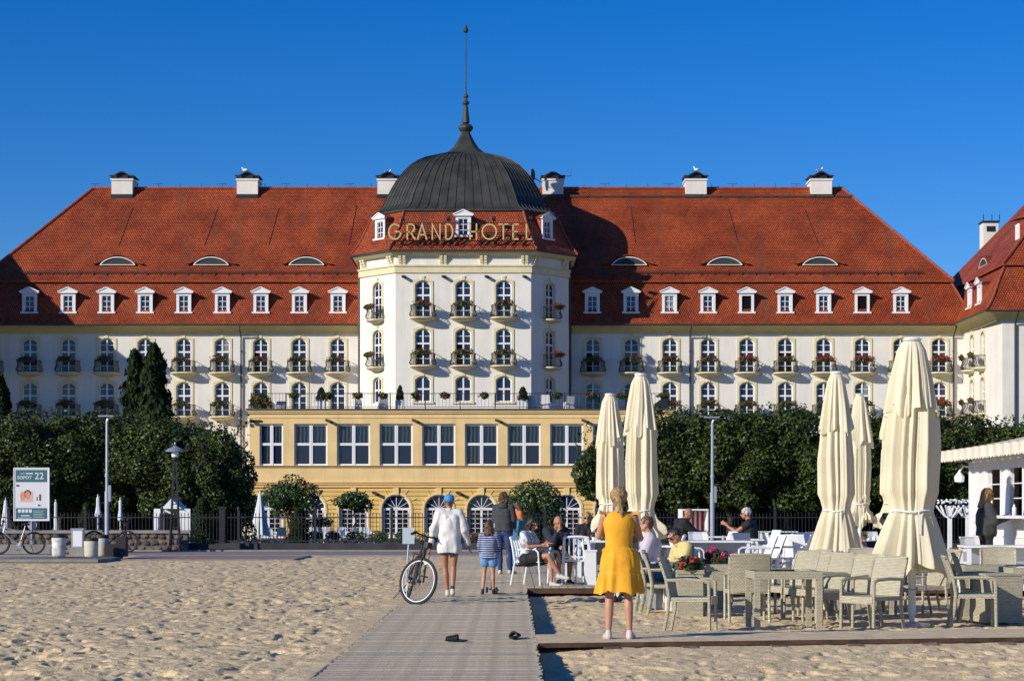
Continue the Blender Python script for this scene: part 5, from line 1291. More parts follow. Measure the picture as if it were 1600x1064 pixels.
# ================================================================ KIOSK
KX, KY0, KY1 = 8.78, 30.8, 38.0
k_ = thing('white_kiosk', 'white wooden kiosk with a counter facing left and a cream scalloped tent roof', 'kiosk', (KX, 34.4, 0))
b = MB(); y0, y1 = KY0 - 34.4, KY1 - 34.4
opn = []; L = y1 - y0
b = MB(); b.box(0, .08, y0, y1, 0, 1.22); b.box(0, .08, y0, y1, 2.12, 2.45)
for ya, yb in ((y1 - 1.4, y1), (y1 - 3.0, y1 - 2.3), (y1 - 4.25, y1 - 3.85), (y0, y0 + 2.0)): b.box(0, .08, ya, yb, 1.22, 2.12)
b.box(0, 4.0, y1 - .08, y1 - .0, 0, 2.45); b.box(0.08, 4.0, y0, y0 + .08, 0, 2.45); b.box(3.92, 4, y0, y1, 0, 2.45); b.build('wall', M['wpaint'], k_)
b = MB(); b.box(-.03, -.002, y1 - .14, y1 + .02, 0, 2.3)
for z in (.3, .6, .9, 1.15): b.box(-.012, .0, y0, y1 - .15, z, z + .02)
b.build('trim', M['frame'], k_)
b = MB(); b.box(-.42, .05, y0 + .5, y1 - 1.5, 1.24, 1.29); b.build('counter', M['plastic'], k_)
b = MB(); b.box(.9, .95, y0 + .1, y1 - .1, .1, 2.4); b.build('back_shelf_wall', M['wood_dark'], k_)
for ya in (y1 - 2.3, y1 - 3.85):
    b = MB(); b.box(.05, .07, ya, ya + .9, 1.58, 1.60); b.box(.05, .07, ya, ya + .9, 1.84, 1.86); b.build('window_bar', M['frame'], k_)
bt = MB(); bt.lathe([(.035, 0), (.035, .16), (.012, .2), (.012, .26)], n=8)
for i, m in enumerate(('orange', 'steel', 'glass_dark', 'orange', 'cream')):
    tag(inst('bottle', bt.mesh('bottle', M[m]), None, (KX + .75, 34.4 + y1 - 3.7 + i * .3, 1.30)), ['amber bottle leftmost', 'grey bottle second', 'black bottle in the middle', 'amber bottle fourth', 'pale bottle rightmost'][i] + ' of the row inside the kiosk window', 'bottle')
# shelf the bottles stand on
b = MB(); b.box(.62, .9, y1 - 4.0, y1 - 2.0, 1.26, 1.30); b.build('shelf', M['wood_dark'], k_)
# awning
def awning():
    b = MB(); ex = .45; ztop = 2.52; pk = (2.4, (y0 + y1) / 2 + .2, 3.42)
    C = [(-ex, y1 + ex), (4.4, y1 + ex), (4.4, y0 - ex), (-ex, y0 - ex)]; n = 10
    for (xa, ya), (xb, yb) in zip(C, C[1:] + C[:1]):
        g = []
        for i in range(n + 1):
            f = i / n; row = []
            for j in range(n + 1):
                u = j / n; x = xa + (xb - xa) * u; y = ya + (yb - ya) * u; s_ = f; sag = -.30 * math.sin(math.pi * f) * (1 - .3 * math.sin(math.pi * u))
                row.append(b.vert((x + (pk[0] - x) * s_, y + (pk[1] - y) * s_, ztop + (pk[2] - ztop) * s_ ** 1.0 + sag * .55)))
            g.append(row)
        for A, B in zip(g, g[1:]):
            for j in range(n): b.idx([A[j], A[j + 1], B[j + 1], B[j]])
    b.build('tent_roof', M['tent'], k_, True)
    v = MB()
    for (xa, ya), (xb, yb) in zip(C, C[1:] + C[:1]):
        Ld = math.hypot(xb - xa, yb - ya); m = int(Ld / .11); pr = None
        for i in range(m * 6 + 1):
            u = i / (m * 6); x = xa + (xb - xa) * u; y = ya + (yb - ya) * u; sc = .035 * abs(math.sin(math.pi * i / 6)); w = .015 * math.sin(i * .21)
            q = [(x + w, y + w, ztop), (x + w * 2, y + w, ztop - .19 - sc)]
            if pr: v.face([pr[0], q[0], q[1], pr[1]])
            pr = q
    v.build('valance', M['tent'], k_)
M['tent'] = mat('cream_tent_cloth', (.72, .64, .52), .8, .06, 2, .1, 20)
awning()
b = MB(); b.path([(-.02, y1 - .1, 2.2), (-.12, y1 + .05, 2.22), (-.2, y1 + .05, 2.12)], .02, 6); b.lathe([(.02, 0), (.09, .02), (.1, .12), (.05, .18), (.01, .24)], (-.2, y1 + .05, 1.9), 10); b.build('wall_lantern', M['plastic'], k_)
b = MB(); b.lathe([(.035, 0), (.035, .13), (.015, .16), (.015, .19)], n=10); o = b.build('dispenser_bottle', M['plastic'], None, True, (KX - .2, 33.9, 1.29)); tag(o, 'white pump bottle standing on the kiosk counter', 'bottle')
b = MB(); b.box(-.12, .12, -.01, .01, 0, .3); o = b.build('menu_card', M['cream_pale'], None, loc=(KX - .06, 36.0, 1.29), rz=R(70)); tag(o, 'cream menu card propped on the kiosk counter', 'menu')

# ================================================================ STREET THINGS
def text_mesh(body, size, m, bold=0):
    c = bpy.data.curves.new('t', 'FONT'); c.body = body; c.size = size; c.extrude = .002; c.offset = bold; c.align_x = 'LEFT'
    o = bpy.data.objects.new('t', c); COL.objects.link(o); dg = bpy.context.evaluated_depsgraph_get(); dg.update()
    me = bpy.data.meshes.new_from_object(o.evaluated_get(dg)); bpy.data.objects.remove(o); me.materials.clear(); me.materials.append(M[m]); return me
Ys = 62.0; sb = thing('poster_board', 'beach entrance board on a post with teal bands reading SOPOT 22 and a poster', 'sign board', (gx(49.5, Ys), Ys, 0))
M['teal'] = mat('teal_print', (.035, .13, .16), .5); M['poster'] = mat('poster_paper', (.66, .67, .70), .5); M['face'] = mat('printed_skin', (.62, .26, .17), .6); M['hairp'] = mat('printed_brown', (.12, .05, .03), .6)
z0, z1 = 1.06, 2.66
b = MB(); b.box(-.53, .53, -.03, .03, z0, z1); b.build('panel', M['poster'], sb)
b = MB()
for a in ((-.56, -.53, z0 - .03, z1 + .03), (.53, .56, z0 - .03, z1 + .03), (-.53, .53, z0 - .03, z0), (-.53, .53, z1, z1 + .03)): b.box(a[0], a[1], -.045, .03, a[2], a[3])
b.build('frame', M['plastic'], sb)
b = MB(); b.box(-.49, .49, -.034, -.031, 2.24, 2.62); b.build('print_band', M['teal'], sb); b = MB(); b.box(-.49, .49, -.034, -.031, z0 + .03, 1.43); b.build('print_band', M['teal'], sb)
b = MB()
for k in range(4): b.box(-.42 + k * .115, -.33 + k * .115, -.037, -.0345, 1.29, 1.39)
b.box(-.33, -.05, -.037, -.0345, 1.18, 1.21); b.box(-.42, 0, -.037, -.0345, 1.12, 1.135)
for k in range(5): b.box(.06, .40 - .05 * (k % 2), -.037, -.0345, 1.14 + k * .05, 1.15 + k * .05)
b.box(-.35, -.20, -.037, -.0345, 2.50, 2.515); b.box(-.17, .05, -.037, -.0345, 2.49, 2.525); b.build('small_print', M['poster'], sb)['kind'] = 'stuff'
inst('lettering', text_mesh('SOPOT', .14, 'poster', .002), sb, (-.44, -.036, 2.335), rot=(R(90), 0, 0)); inst('lettering', text_mesh('22', .29, 'poster', .002), sb, (.10, -.036, 2.335), rot=(R(90), 0, 0))
b = MB()
for cx, cz, rx, rz_ in ((-.27, 1.80, .085, .12), (-.12, 1.83, .09, .125)): b.face([(cx + rx * math.cos(t), -.034, cz + rz_ * math.sin(t)) for t in np.linspace(0, 2 * math.pi, 16, endpoint=False)])
b.build('printed_faces', M['face'], sb)
b = MB(); b.face([(-.12 + .11 * math.cos(t), -.0325, 1.88 + .12 * math.sin(t)) for t in np.linspace(0, 2 * math.pi, 16, endpoint=False)]); b.box(.16, .19, -.035, -.032, 1.66, 1.78); b.box(.24, .30, -.035, -.032, 1.66, 1.86); b.box(-.47, -.38, -.035, -.032, 2.1, 2.16); b.box(.2, .28, -.035, -.032, 1.49, 1.54); b.build('printed_marks', M['hairp'], sb)
b = MB(); b.box(-.35, .05, -.0325, -.0312, 1.62, 1.95); b.build('printed_patch', mat('printed_beige', (.62, .42, .34), .6), sb)
b = MB(); b.lathe([(.035, 0), (.035, 1.06)], n=10); b.build('post', M['steel'], sb)
b = MB(); b.path([(0, .05, .9), (0, .07, .9)], .15, 18); b.build('round_plate', M['steel'], sb)
def mast(px, Y, ptop, label, arm):
    h = CAMZ + (795 - ptop) / FPX * Y; t = thing('lamp_mast', label, 'lamp post', (gx(px, Y), Y, 0)); b = MB()
    b.lathe([(.072, 0), (.072, h * .45), (.05, h * .46), (.04, h - .12)], n=12); b.build('pole', M['steel'], t)
    b = MB(); b.lathe([(.065, h * .56), (.065, h * .585)], n=12); b.build('collar', M['steel'], t); b = MB(); b.box(.05, .13, -.06, .06, h * .38, h * .50); b.build('switch_box', M['steel'], t)
    b = MB(); b.path([(0, 0, h - .14), (.03 * arm, 0, h - .05), (.13 * arm, 0, h)], .04, 8); b.build('bracket', M['steel'], t)
    b = MB(); b.box(-.26, .22, -.12, .12, h + .02, h + .06); b.build('lamp_head', M['steel'], t)
mast(167, 63, 652, 'tall grey lamp mast with a flat lamp head behind the litter bins on the left', 1)
mast(1113, 62, 654, 'tall grey lamp mast with a flat lamp head behind the cafe tables', 1)
Y = 64.2; h = CAMZ + (795 - 694) / FPX * Y; t = thing('lantern_post', 'dark four legged iron lantern post with a wide hat shaped lamp', 'lamp post', (gx(273.5, Y), Y, 0))
for sx in (-1, 1):
    for sy in (-1, 1): b = MB(); b.beam((sx * .16, sy * .16, 0), (sx * .035, sy * .035, h - .55), .04, .04); b.build('leg', M['iron'], t)
b = MB()
for z in np.linspace(.4, h - .8, 7): k = .16 - .125 * z / (h - .55); b.box(-k, k, -k, k, z, z + .03)
b.lathe([(.07, h - .56), (.10, h - .5), (.06, h - .42)], n=10); b.build('cross_braces', M['iron'], t)
b = MB(); b.lathe([(.09, h - .42), (.11, h - .4), (.12, h - .2)], n=14); b.build('lamp_glass', M['plastic'], t)
b = MB(); b.lathe([(.30, h - .24), (.31, h - .2), (.2, h - .13), (.08, h - .08), (.03, h - .02), (.02, h + .06)], n=18); b.build('lamp_hat', M['steel'], t)
# bins
M['binw'] = mat('scuffed_white_bin', (.58, .57, .53), .7, .35, 6); M['binc'] = mat('cream_bin', (.56, .52, .42), .7, .12, 4)
def bin_(px, Y, ptop, m, label, r=.19):
    z0 = .075; h = CAMZ + (795 - ptop) / FPX * Y - z0; t = thing('litter_bin', label, 'bin', (gx(px, Y), Y, z0)); b = MB(); b.lathe([(r * .9, 0), (r, .05), (r * 1.04, h * .82), (r * .98, h * .84)], n=20); b.build('body', M[m], t, True)
    b = MB(); b.lathe([(r * 1.0, h * .835), (r * 1.06, h * .86), (r * 1.02, h), (r * .8, h * .98), (r * .75, h * .8)], n=20); b.build('rim', M['black'], t)
bin_(92, 55.2, 834, 'binw', 'scuffed white litter bin with a black top, leftmost of the three bins')
bin_(142.5, 54.6, 840, 'binc', 'cream litter bin with a dark rim, nearest one in the middle of the three bins')
bin_(159, 55.5, 835, 'binc', 'cream litter bin with a dark rim, just left of the black boxes')
t = thing('electric_cabinet', 'grey metal electric cabinet standing on a block between the bins and the stone wall', 'cabinet', (gx(122, 57.5), 57.5, 0)); b = MB(); b.box(-.17, .17, -.12, .12, .28, .80); b.box(-.19, .19, -.14, .14, .80, .84); b.build('case', M['steel'], t)
b = MB(); b.box(-.12, .14, -.128, -.121, .32, .77); b.build('door', M['plastic'], t); b = MB(); b.box(-.22, .2, -.16, .16, -.05, .28); b.build('plinth', M['conc'], t)
t = thing('black_planter', 'low black box with a taller black box joined to it, beside the bins', 'planter', (gx(182, 55.4), 55.4, .075)); b = MB(); b.box(-.27, .02, -.2, .2, 0, .34); b.build('low_box', M['black'], t); b = MB(); b.box(.02, .29, -.2, .2, 0, .55); b.build('tall_box', M['black'], t)
b = MB(); b.box(-.3, .3, -.05, .05, 0, .03); b.box(-.5, .1, .1, .2, 0, .03); o = b.build('loose_planks', M['wood_dark'], None, loc=(gx(118, 53.3), 53.3, .085)); tag(o, 'two thin dark planks lying on the path before the cabinet', 'planks')
# hut, white parasols and chairs in the garden
t = thing('garden_hut', 'little white hut with a gable and dark opening behind the left fence', 'hut', (gx(268, 78), 78, -.2)); t.scale = (.82, .82, .87); b = MB()
b.box(-.95, -.36, 0, .1, 0, 1.85); b.box(.36, 1.0, 0, .1, 0, 1.85); b.box(-.95, 1.0, 1.6, 1.7, 0, 1.8); b.box(-.95, -.85, 0, 1.7, 0, 1.85); b.box(.9, 1.0, 0, 1.7, 0, 1.85); b.build('wall', M['wpaint'], t)
b = MB(); b.face([(-.5, -.12, 1.85), (.5, -.12, 1.85), (0, -.12, 2.3)]); b.face([(-.55, -.14, 1.8), (0, -.14, 2.34), (0, 1.7, 2.34), (-.55, 1.7, 1.8)]); b.face([(.55, -.14, 1.8), (0, -.14, 2.34), (0, 1.7, 2.34), (.55, 1.7, 1.8)]); b.build('gable', M['frame'], t); b = MB(); b.box(-.36, .36, .04, .09, 0, 1.6); b.build('painted_dark_opening', M['open'], t)  # solid black slab: the dark inside of the hut put into colour
inst('flowers', leaf_mesh('flowers', 400, (.9, .15, .12), .08, M['leaf_fl'], 3, .3, seed=61, m2=M['red'], frac2=.5), t, (0, -.15, .62))
def small_parasol(px, Y, pt, pb, hw, label):
    zt_ = CAMZ + (795 - pt) / FPX * Y; zb_ = CAMZ + (795 - pb) / FPX * Y; r = hw / FPX * Y; t = thing('garden_parasol', label, 'parasol', (gx(px, Y), Y, 0), 0, 'white closed garden parasols')
    inst('canopy', folded([(zt_, .03, 0), (zt_ - .05, .06, .1), ((zt_ + zb_) / 2, r * .55, .2), (zb_, r, .25)], 1, px, n=60, m='wcloth', hem=.05), t); b = MB(); b.lathe([(.03, -.4), (.03, zt_ + .1)], n=8); b.build('pole', M['steel'], t)
M['wcloth'] = mat('white_parasol_cloth', (.66, .68, .72), .85)
small_parasol(406, 99, 768, 836, 14, 'white closed parasol in the garden left of the round headed topiary tree')
small_parasol(9, 80, 781, 826, 8, 'white closed parasol behind the poster board, left of its post')
small_parasol(87, 77, 784, 828, 4, 'narrow white closed parasol right of the poster board')
small_parasol(153, 77, 776, 806, 5, 'narrow white closed parasol just left of the tall lamp mast')
small_parasol(188, 77, 781, 812, 4, 'narrow white closed parasol right of the tall lamp mast')
for i, (px, f) in enumerate([(268, 20), (357, 60), (399, 10), (413, 170), (424, 30), (440, 190), (490, 180), (502, 160), (514, 185), (537, 20), (551, 200), (566, 170), (575, 20)]):
    white_chair(['white chair in the garden before the hut', 'white chair alone in the garden right of the dark cone bush', 'first white chair left of the garden parasol', 'second white chair under the garden parasol', 'third white chair right of the garden parasol', 'fourth white chair beside the broad topiary tree', 'left chair of three behind the low bushes', 'middle chair of three behind the low bushes', 'right chair of three behind the low bushes', 'first of four white chairs under the flat topiary tree', 'second of four white chairs under the flat topiary tree', 'third of four white chairs under the flat topiary tree', 'last of four white chairs under the flat topiary tree'][i], px, 100 + (i % 2) * 1.5, f, WHT2, base=-.42, group='white chairs in the hotel garden', s=1.0)
for i, px in enumerate((100, 213, 985, 1215)): 
    b = MB(); b.box(-.75, .75, -.5, .5, .68, .72)
    for sx in (-.65, .65): b.box(sx - .04, sx + .04, -.4, .4, 0, .68)
    o = b.build('garden_table', M['plastic'], None, loc=(gx(px, 77), 77, -.18)); tag(o, ['white garden table behind the fence right of the poster board', 'white garden table behind the fence right of the lamp mast', 'white garden table behind the fence beyond the left parasols', 'white garden table behind the fence beyond the older woman'][i], 'table')
# white arbour
for i, px in enumerate((1484, 1512)):
    Y = 62.5; t = thing('white_arbour', ['white flower shaped iron arbour left of the kiosk', 'white arbour mostly hidden by the kiosk corner'][i], 'arbour', (gx(px, Y), Y, 0)); b = MB(); b.beam((0, 0, 0), (0, 0, 1.5), .12, .12); b.build('post', M['wpaint'], t)
    for k in range(6):
        a = math.pi / 3 * k; b = MB(); b.path([(0, 0, 1.1 + 0 * k)] + [(.42 * math.sin(u) * math.cos(a), .42 * math.sin(u) * math.sin(a), 1.0 + .52 * math.sin(u * .9)) for u in (.4, .8, 1.2, 1.55)], .03, 5); b.build('arm', M['wpaint'], t)
    b = MB()
    for k in range(26): a = k * 2.4; r = .42 * math.sqrt(k / 26); b.ell((r * math.cos(a), r * math.sin(a), 1.62 + random.uniform(-.04, .08)), (.04, .03, .03), 6, 4)
    b.build('flower_top', M['wpaint'], t)
# striped beach basket chair
Y = 50.5; t = thing('beach_basket', 'beach basket chair with red and white striped lining behind the bald man', 'beach chair', (gx(1083, Y), Y, 0), R(4)); b = MB(); W = .31
b.box(-W - .03, -W, -.3, .3, 0, 1.36); b.box(W, W + .03, -.3, .3, 0, 1.36); b.box(-W - .03, W + .03, -.32, .3, 1.36, 1.40); b.box(-W, W, .3, .33, 0, 1.36); b.build('basket', M['wpaint'], t)
M['stripe'] = stripe_mat('red_white_stripes', (.40, .03, .035), (.72, .70, .68), .12, .55, 0); b = MB(); b.box(-W + .002, W - .002, .22, .29, .5, 1.34); b.box(-W + .002, W - .002, -.28, .2, .42, .5); b.build('striped_lining', M['stripe'], t)
b = MB(); b.box(-W - .1, W + .1, -.35, -.3, .55, .62); b.build('front_shelf', M['wpaint'], t)
# dark hedge trough behind the deck with stones
b = MB(); b.box(0, 16.4, 51.0, 51.5, -.3, .36); o = b.build('low_wall', mat('dark_low_wall', (.05, .045, .045), .9, .3, 2)); tag(o, 'long low dark wall behind the cafe deck', 'wall')

# bicycles
def bicycle(label, loc, rz, lean=0, steer=0, m='black', dark_rim=False, rim='plastic'):
    t = thing('bicycle', label, 'bicycle', loc); t.rotation_euler = (0, R(lean), rz); r = .335
    def wheel(parent, y, ry=0):
        wd = inst('wheel', None, parent); 
        return wd
    ty = MB(); ty.path([(0, r * math.cos(a), r * math.sin(a)) for a in np.linspace(0, 2 * math.pi, 40, endpoint=False)], .022, 8, closed=True); tym = ty.mesh('tyre', M['rubber'])
    ri = MB(); ri.path([(0, (r - .032) * math.cos(a), (r - .032) * math.sin(a)) for a in np.linspace(0, 2 * math.pi, 40, endpoint=False)], .010, 6, closed=True); rim_ = ri.mesh('rim', M[rim])
    sp = MB()
    for k in range(28): a = 2 * math.pi * k / 28; s_ = 1 if k % 2 else -1; sp.beam((s_ * .03, .02 * math.cos(a + 1), .02 * math.sin(a + 1)), (0, (r - .035) * math.cos(a), (r - .035) * math.sin(a)), .0018, .0018)
    sp.path([(-.05, 0, 0), (.05, 0, 0)], .024, 8); spm = sp.mesh('spokes', M['iron'])
    # frame: bicycle points along -y, front wheel at y=-.52
    for (yw, st) in ((.52, 0), (-.55, steer)):
        o = inst('wheel', tym, t, (0, yw, r + .022), rz=R(st)); inst('rim', rim_, o); inst('spokes', spm, o)
    b = MB(); bb = (0, .08, .29); hd = (0, -.36, .82); hd2 = (0, -.40, .68); seat = (0, .24, .80)
    b.path([bb, hd2], .020, 8); b.path([(0, .2, .70), hd], .017, 8); b.path([bb, seat, (0, .26, .90)], .017, 8)
    for sx in (-.05, .05): b.path([(sx * .4, .09, .29), (sx, .52, r + .02)], .011, 6); b.path([(sx * .4, .22, .72), (sx, .52, r + .02)], .010, 6)
    b.path([hd2, (0, -.34, .88)], .024, 8); b.build('frame', M[m], t)
    f = MB(); 
    for sx in (-.055, .055): f.path([(0, 0, .72), (sx, -.01, .66), (sx, -.06, r + .02)], .015, 6)
    f.path([(0, .02, .7), (0, .07, .98)], .017, 8); f.path([(-.3, .10, 1.0), (-.27, .08, 1.04), (0, .05, 1.02), (.27, .08, 1.04), (.3, .10, 1.0)], .014, 7)
    for sx in (-1, 1): f.path([(sx * .30, .10, 1.0), (sx * .20, .09, 1.045)], .021, 8); f.path([(sx * .22, .02, 1.01), (sx * .3, .0, .97)], .007, 5)
    f.box(-.05, .05, -.05, .03, .86, .95); f.path([(.02, -.03, .95), (.04, -.06, .75), (.06, 0, .5)], .006, 5); f.path([(-.02, -.03, .95), (-.07, -.06, .8), (-.06, 0, .6)], .006, 5)
    o = f.build('fork_and_handlebar', M['black'], t, loc=(0, -.49, 0), rz=R(steer))
    b = MB(); b.box(-.03, .03, -.10, -.06, .62, .68); b.build('lamp', M['plastic'], o)
    b = MB(); b.ell((0, .28, .93), (.075, .14, .035), 10, 6); b.build('saddle', M['black'], t)
    b = MB(); b.path([(.03, .08, .29), (.05, .08, .29)], .09, 16); b.path([(-.09, .08, .29), (-.08, .02, .14)], .01, 5); b.path([(.09, .08, .29), (.08, .14, .44)], .01, 5); b.build('crankset', M['steel'], t)
    for sx, y, z in ((-.14, .02, .14), (.14, .14, .44)): b = MB(); b.box(sx - .05, sx + .05, y - .035, y + .035, z - .01, z + .012); b.build('pedal', M['black'], t)
    for sx in (-.13, .13): b = MB(); b.box(sx * 1.0 - .03, sx + .03, -.02, -.015, .15, .17); 
    b = MB(); b.path([(-.04, .42, .30), (-.20, .5, .0)], .010, 5); b.build('kickstand', M['iron'], t)
    b = MB()
    for sx in (-.06, .06): b.path([(sx, .52, .36), (sx, .56, .74), (sx, .3, .74)], .007, 5)
    b.box(-.07, .07, .35, .75, .735, .75); b.build('luggage_rack', M['black'], t)
    for k, sx in enumerate((-.05, .05)): b = MB(); b.box(sx - .022, sx + .022, -.006, .006, -.05, -.02); b.build('reflector', M['orangeplastic'], t, loc=(sx, -.52, r - .02))
    return t
M['orangeplastic'] = mat('orange_reflector', (.8, .25, .03), .4)
bicycle('black bicycle seen from the front, leaning beside the boardwalk with its front wheel turned', (gx(636, 29.2), 29.2 + .5, -.005), R(8), lean=15, steer=44)
bicycle('silver bicycle leaning on the stone wall behind the poster board', (gx(26, 60.6), 60.6, 0), R(-86), lean=0, steer=6, m='steel', rim='black')
bicycle('dark bicycle leaning on the stone wall behind the bins', (gx(172, 63.2), 63.2, 0), R(88), lean=0, steer=4, m='black', rim='black')
t = thing('info_sign', 'small grey sign plate on a thin leaning pole behind the bicycle', 'sign', (gx(634, 36.5), 36.5, 0)); b = MB(); b.path([(0, 0, -.05), (.07, 0, 1.05)], .015, 8); b.build('pole', M['steel'], t); b = MB(); b.box(-.06, .16, -.03, -.02, .76, 1.06); b.build('plate', mat('pale_sign_plate', (.45, .52, .58), .5), t)
# black slippers on the boardwalk
def slipper(label, px, py, rz, up):
    Y = CAMZ * FPX / (py - 795); t = thing('black_slipper', label, 'slipper', (gx(px, Y), Y, .004), rz); b = MB(); b.ell((0, 0, .016), (.13, .047, .016), 14, 6); b.build('sole', M['rubber'], t, True)
    b = MB(); n = 8
    for i in range(7):
        x = -.01 + .018 * i; b.path([(x, .047 * math.cos(a), .02 + (.055 - .004 * i) * math.sin(a)) for a in np.linspace(0, math.pi, 8)], .011, 5)
    b.build('strap', M['black'], t, True)
slipper('black slipper lying sideways near the middle of the boardwalk', 713, 1003, R(172), 0); slipper('black slipper seen end on near the right edge of the boardwalk', 803, 998, R(75), 0)

# seagulls
def gull(px, pz, Y, rz, label):
    t = thing('seagull', label, 'seagull', (gx(px, Y), Y, CAMZ + (795 - pz) / FPX * Y), rz, 'seagulls on the chimneys'); b = MB(); b.ell((0, 0, .22), (.26, .12, .12), 12, 8); b.cap((.16, 0, .26), (.25, 0, .42), .08, .06); b.ell((.27, 0, .45), (.085, .07, .07), 10, 6); b.build('body', M['plastic'], t, True)
    b = MB(); b.ell((-.1, .09, .25), (.26, .04, .08), 10, 6); b.ell((-.1, -.09, .25), (.26, .04, .08), 10, 6); b.build('wings', M['steel'], t, True); b = MB(); b.path([(.33, 0, .45), (.42, 0, .43)], [.025, .006], 6); b.path([(0, .04, 0), (0, .04, .15)], .012, 5); b.path([(0, -.04, 0), (0, -.04, .15)], .012, 5); b.build('beak_and_legs', M['orangeplastic'], t)
for px, pz, rz, lab in ((383, 270, 2.8, 'white seagull on the second chimney from the left'), (606, 273.5, .3, 'white seagull on the chimney just left of the dome'), (1089, 269, 2.9, 'white seagull on the chimney in the middle of the right roof'), (1281, 270, .2, 'white seagull on the rightmost chimney of the main roof')): gull(px, pz, 181.0, rz, lab)
# ================================================================ FLOWERS ON THE HOTEL
def geranium_box(me_f, me_b, label, loc, rz=0, s=1, group='geranium boxes on the hotel balconies'):
    t = thing('geranium_box', label, 'flower box', loc, rz, group)
    inst('planter', GPL, t); inst('foliage', me_f, t, (0, 0, .12)); inst('blossoms', me_b, t, (0, 0, .16))
    t.scale = (s, s, s); return t
_b = MB(); _b.box(-.75, .75, -.1, .1, -.12, .06); GPL = _b.mesh('planter', M['gutter'])
GF = [leaf_mesh('foliage', 420, (.86, .30, .32), .16, M['leaf_fl'], 2.2, .2, seed=70 + k, lumpy=.4) for k in range(3)]
GB = [leaf_mesh('blossoms', n, (.90, .32, .33), .13, M[m], 2.2, .35, clumps=c, seed=80 + k, lumpy=.4) for k, (n, m, c) in enumerate(((260, 'red', 22), (240, 'orange', 26), (90, 'orange', 14), (420, 'red', 40)))]
def ordn(k): return ORD[k] if k < 12 else str(k)
for s in (-1, 1):
    xs = [x for x in WX if x * s > 0]; xs.sort()
    for zi, z in enumerate((ZA, ZB)):
        vis = [x for x in xs if not (abs(x) < 17 and z == ZB)]
        for i, x in enumerate(vis):
            order = i if s > 0 else len(vis) - 1 - i
            k = random.choice((0, 1, 1, 2)) if s < 0 else random.choice((0, 0, 1, 3)); 
            if s > 0 and i >= len(vis) - 1: k = 3
            lab = ['red', 'russet', 'mostly green', 'bright red'][k] + ' geranium box on the %s balcony %s of the tower, %s row' % (ordn(order), 'right' if s > 0 else 'left', 'upper' if z == ZA else 'lower')
            geranium_box(GF[(i + zi) % 3], GB[k], lab, (XC + x - .05, YW - 1.24, z + .98), random.uniform(-.05, .05), random.uniform(.9, 1.05))
for z, rn in ((17.28, 'upper'), (13.28, 'lower')):
    for x, nm in ((-3.36, 'left'), (0, 'middle'), (3.36, 'right')):
        k = 0 if rn == 'upper' and x != 0 else 1; geranium_box(GF[int(x + 4) % 3], GB[k], ['red', 'russet'][k] + ' geranium box on the %s balcony of the tower front, %s row' % (nm, rn), (XC + x, YW - 7 - 1.24, z + .98), 0, .98)
    for s in (-1, 1):
        c = Vector((s * (TA + TR) / 2, -5.25)); n = Vector((s * math.sin(ca), -math.cos(ca))); p = c + n * .95
        geranium_box(GF[1], GB[1 if s < 0 else 3], 'geranium box on the %s balcony on the slanting %s side of the tower' % (rn, 'left' if s < 0 else 'right'), (XC + p.x, YW + p.y, z + .98), s * ca, .8)
for z, rn in ((ZA, 'upper'), (ZB, 'lower')):
    for i, a in enumerate((3.0, 6.3)):
        geranium_box(GF[i], GB[0], 'geranium box on the %s %s balcony of the right wing side wall' % (rn, ('farther', 'nearer')[i]), (XC + 43.15 - .82, YW - a, z + .98), math.pi / 2, .8)
# terrace plants hung on the railing
TP = [(407, 1.5, 'big russet bush in the left corner of the terrace'), (460, .95, 'first hanging basket from the left on the terrace railing'), (513, .95, 'hanging basket right of the dark terrace conifer'), (559, .95, 'hanging basket on the terrace railing left of the tower'), (598, .95, 'hanging basket below the slanting left tower side'),
      (650, .8, 'green hanging basket before the left tower window'), (695, .8, 'hanging basket between the left and middle tower windows'), (756, .9, 'hanging basket between the middle and right tower windows'), (870, .9, 'hanging basket below the slanting right tower side'), (925, .95, 'hanging basket before the first window right of the tower'), (972, 1.2, 'russet basket on the terrace railing between the left pair of parasols'), (1035, 1.0, 'russet basket at the right end of the terrace')]
for i, (px, s, lab) in enumerate(TP):
    X = gx(px, 154.8); t = thing('terrace_basket', 'russet ' + lab if 'russet' not in lab and 'green' not in lab else lab, 'flower basket', (X, 154.8, 10.25 if i else 9.85), 0, 'flower baskets along the terrace')
    hw = .95 * s if i else 1.6
    inst('foliage', leaf_mesh('foliage', 500 if i else 1800, (hw * .55, .3, .26 if i else .75), .15, M['leaf_fl'], 2.2, .2, seed=100 + i, lumpy=.4), t); inst('blossoms', leaf_mesh('blossoms', 120 if i else 350, (hw * .57, .32, .27 if i else .78), .11, M['orange'], 2.2, .4, clumps=16, seed=130 + i), t)
    b = MB(); b.lathe([(.1, -.3), (.2, -.1)], n=8); b.build('pot', M['black'], t)
for px, top, lab, w_ in ((502, 606, 'broad dark conifer in a white tub on the terrace', .45), (625, 603, 'slim cone conifer in a white tub on the terrace', .3), (817, 605, 'red leaved upright shrub in a white tub at the right tower edge', .45)):
    X = gx(px, 155.8); t = thing('tub_conifer', lab, 'potted tree', (X, 155.8, 9.22)); H = CAMZ + (795 - top) / FPX * 155.8 - 9.22
    b = MB(); b.box(-.35, .35, -.35, .35, 0, .7); b.build('tub', M['wpaint'], t); inst('foliage', conifer_mesh(H - .65, w_, 900, px, m='leaf_dark', size=.16, pw=.5), t, (0, 0, .65))
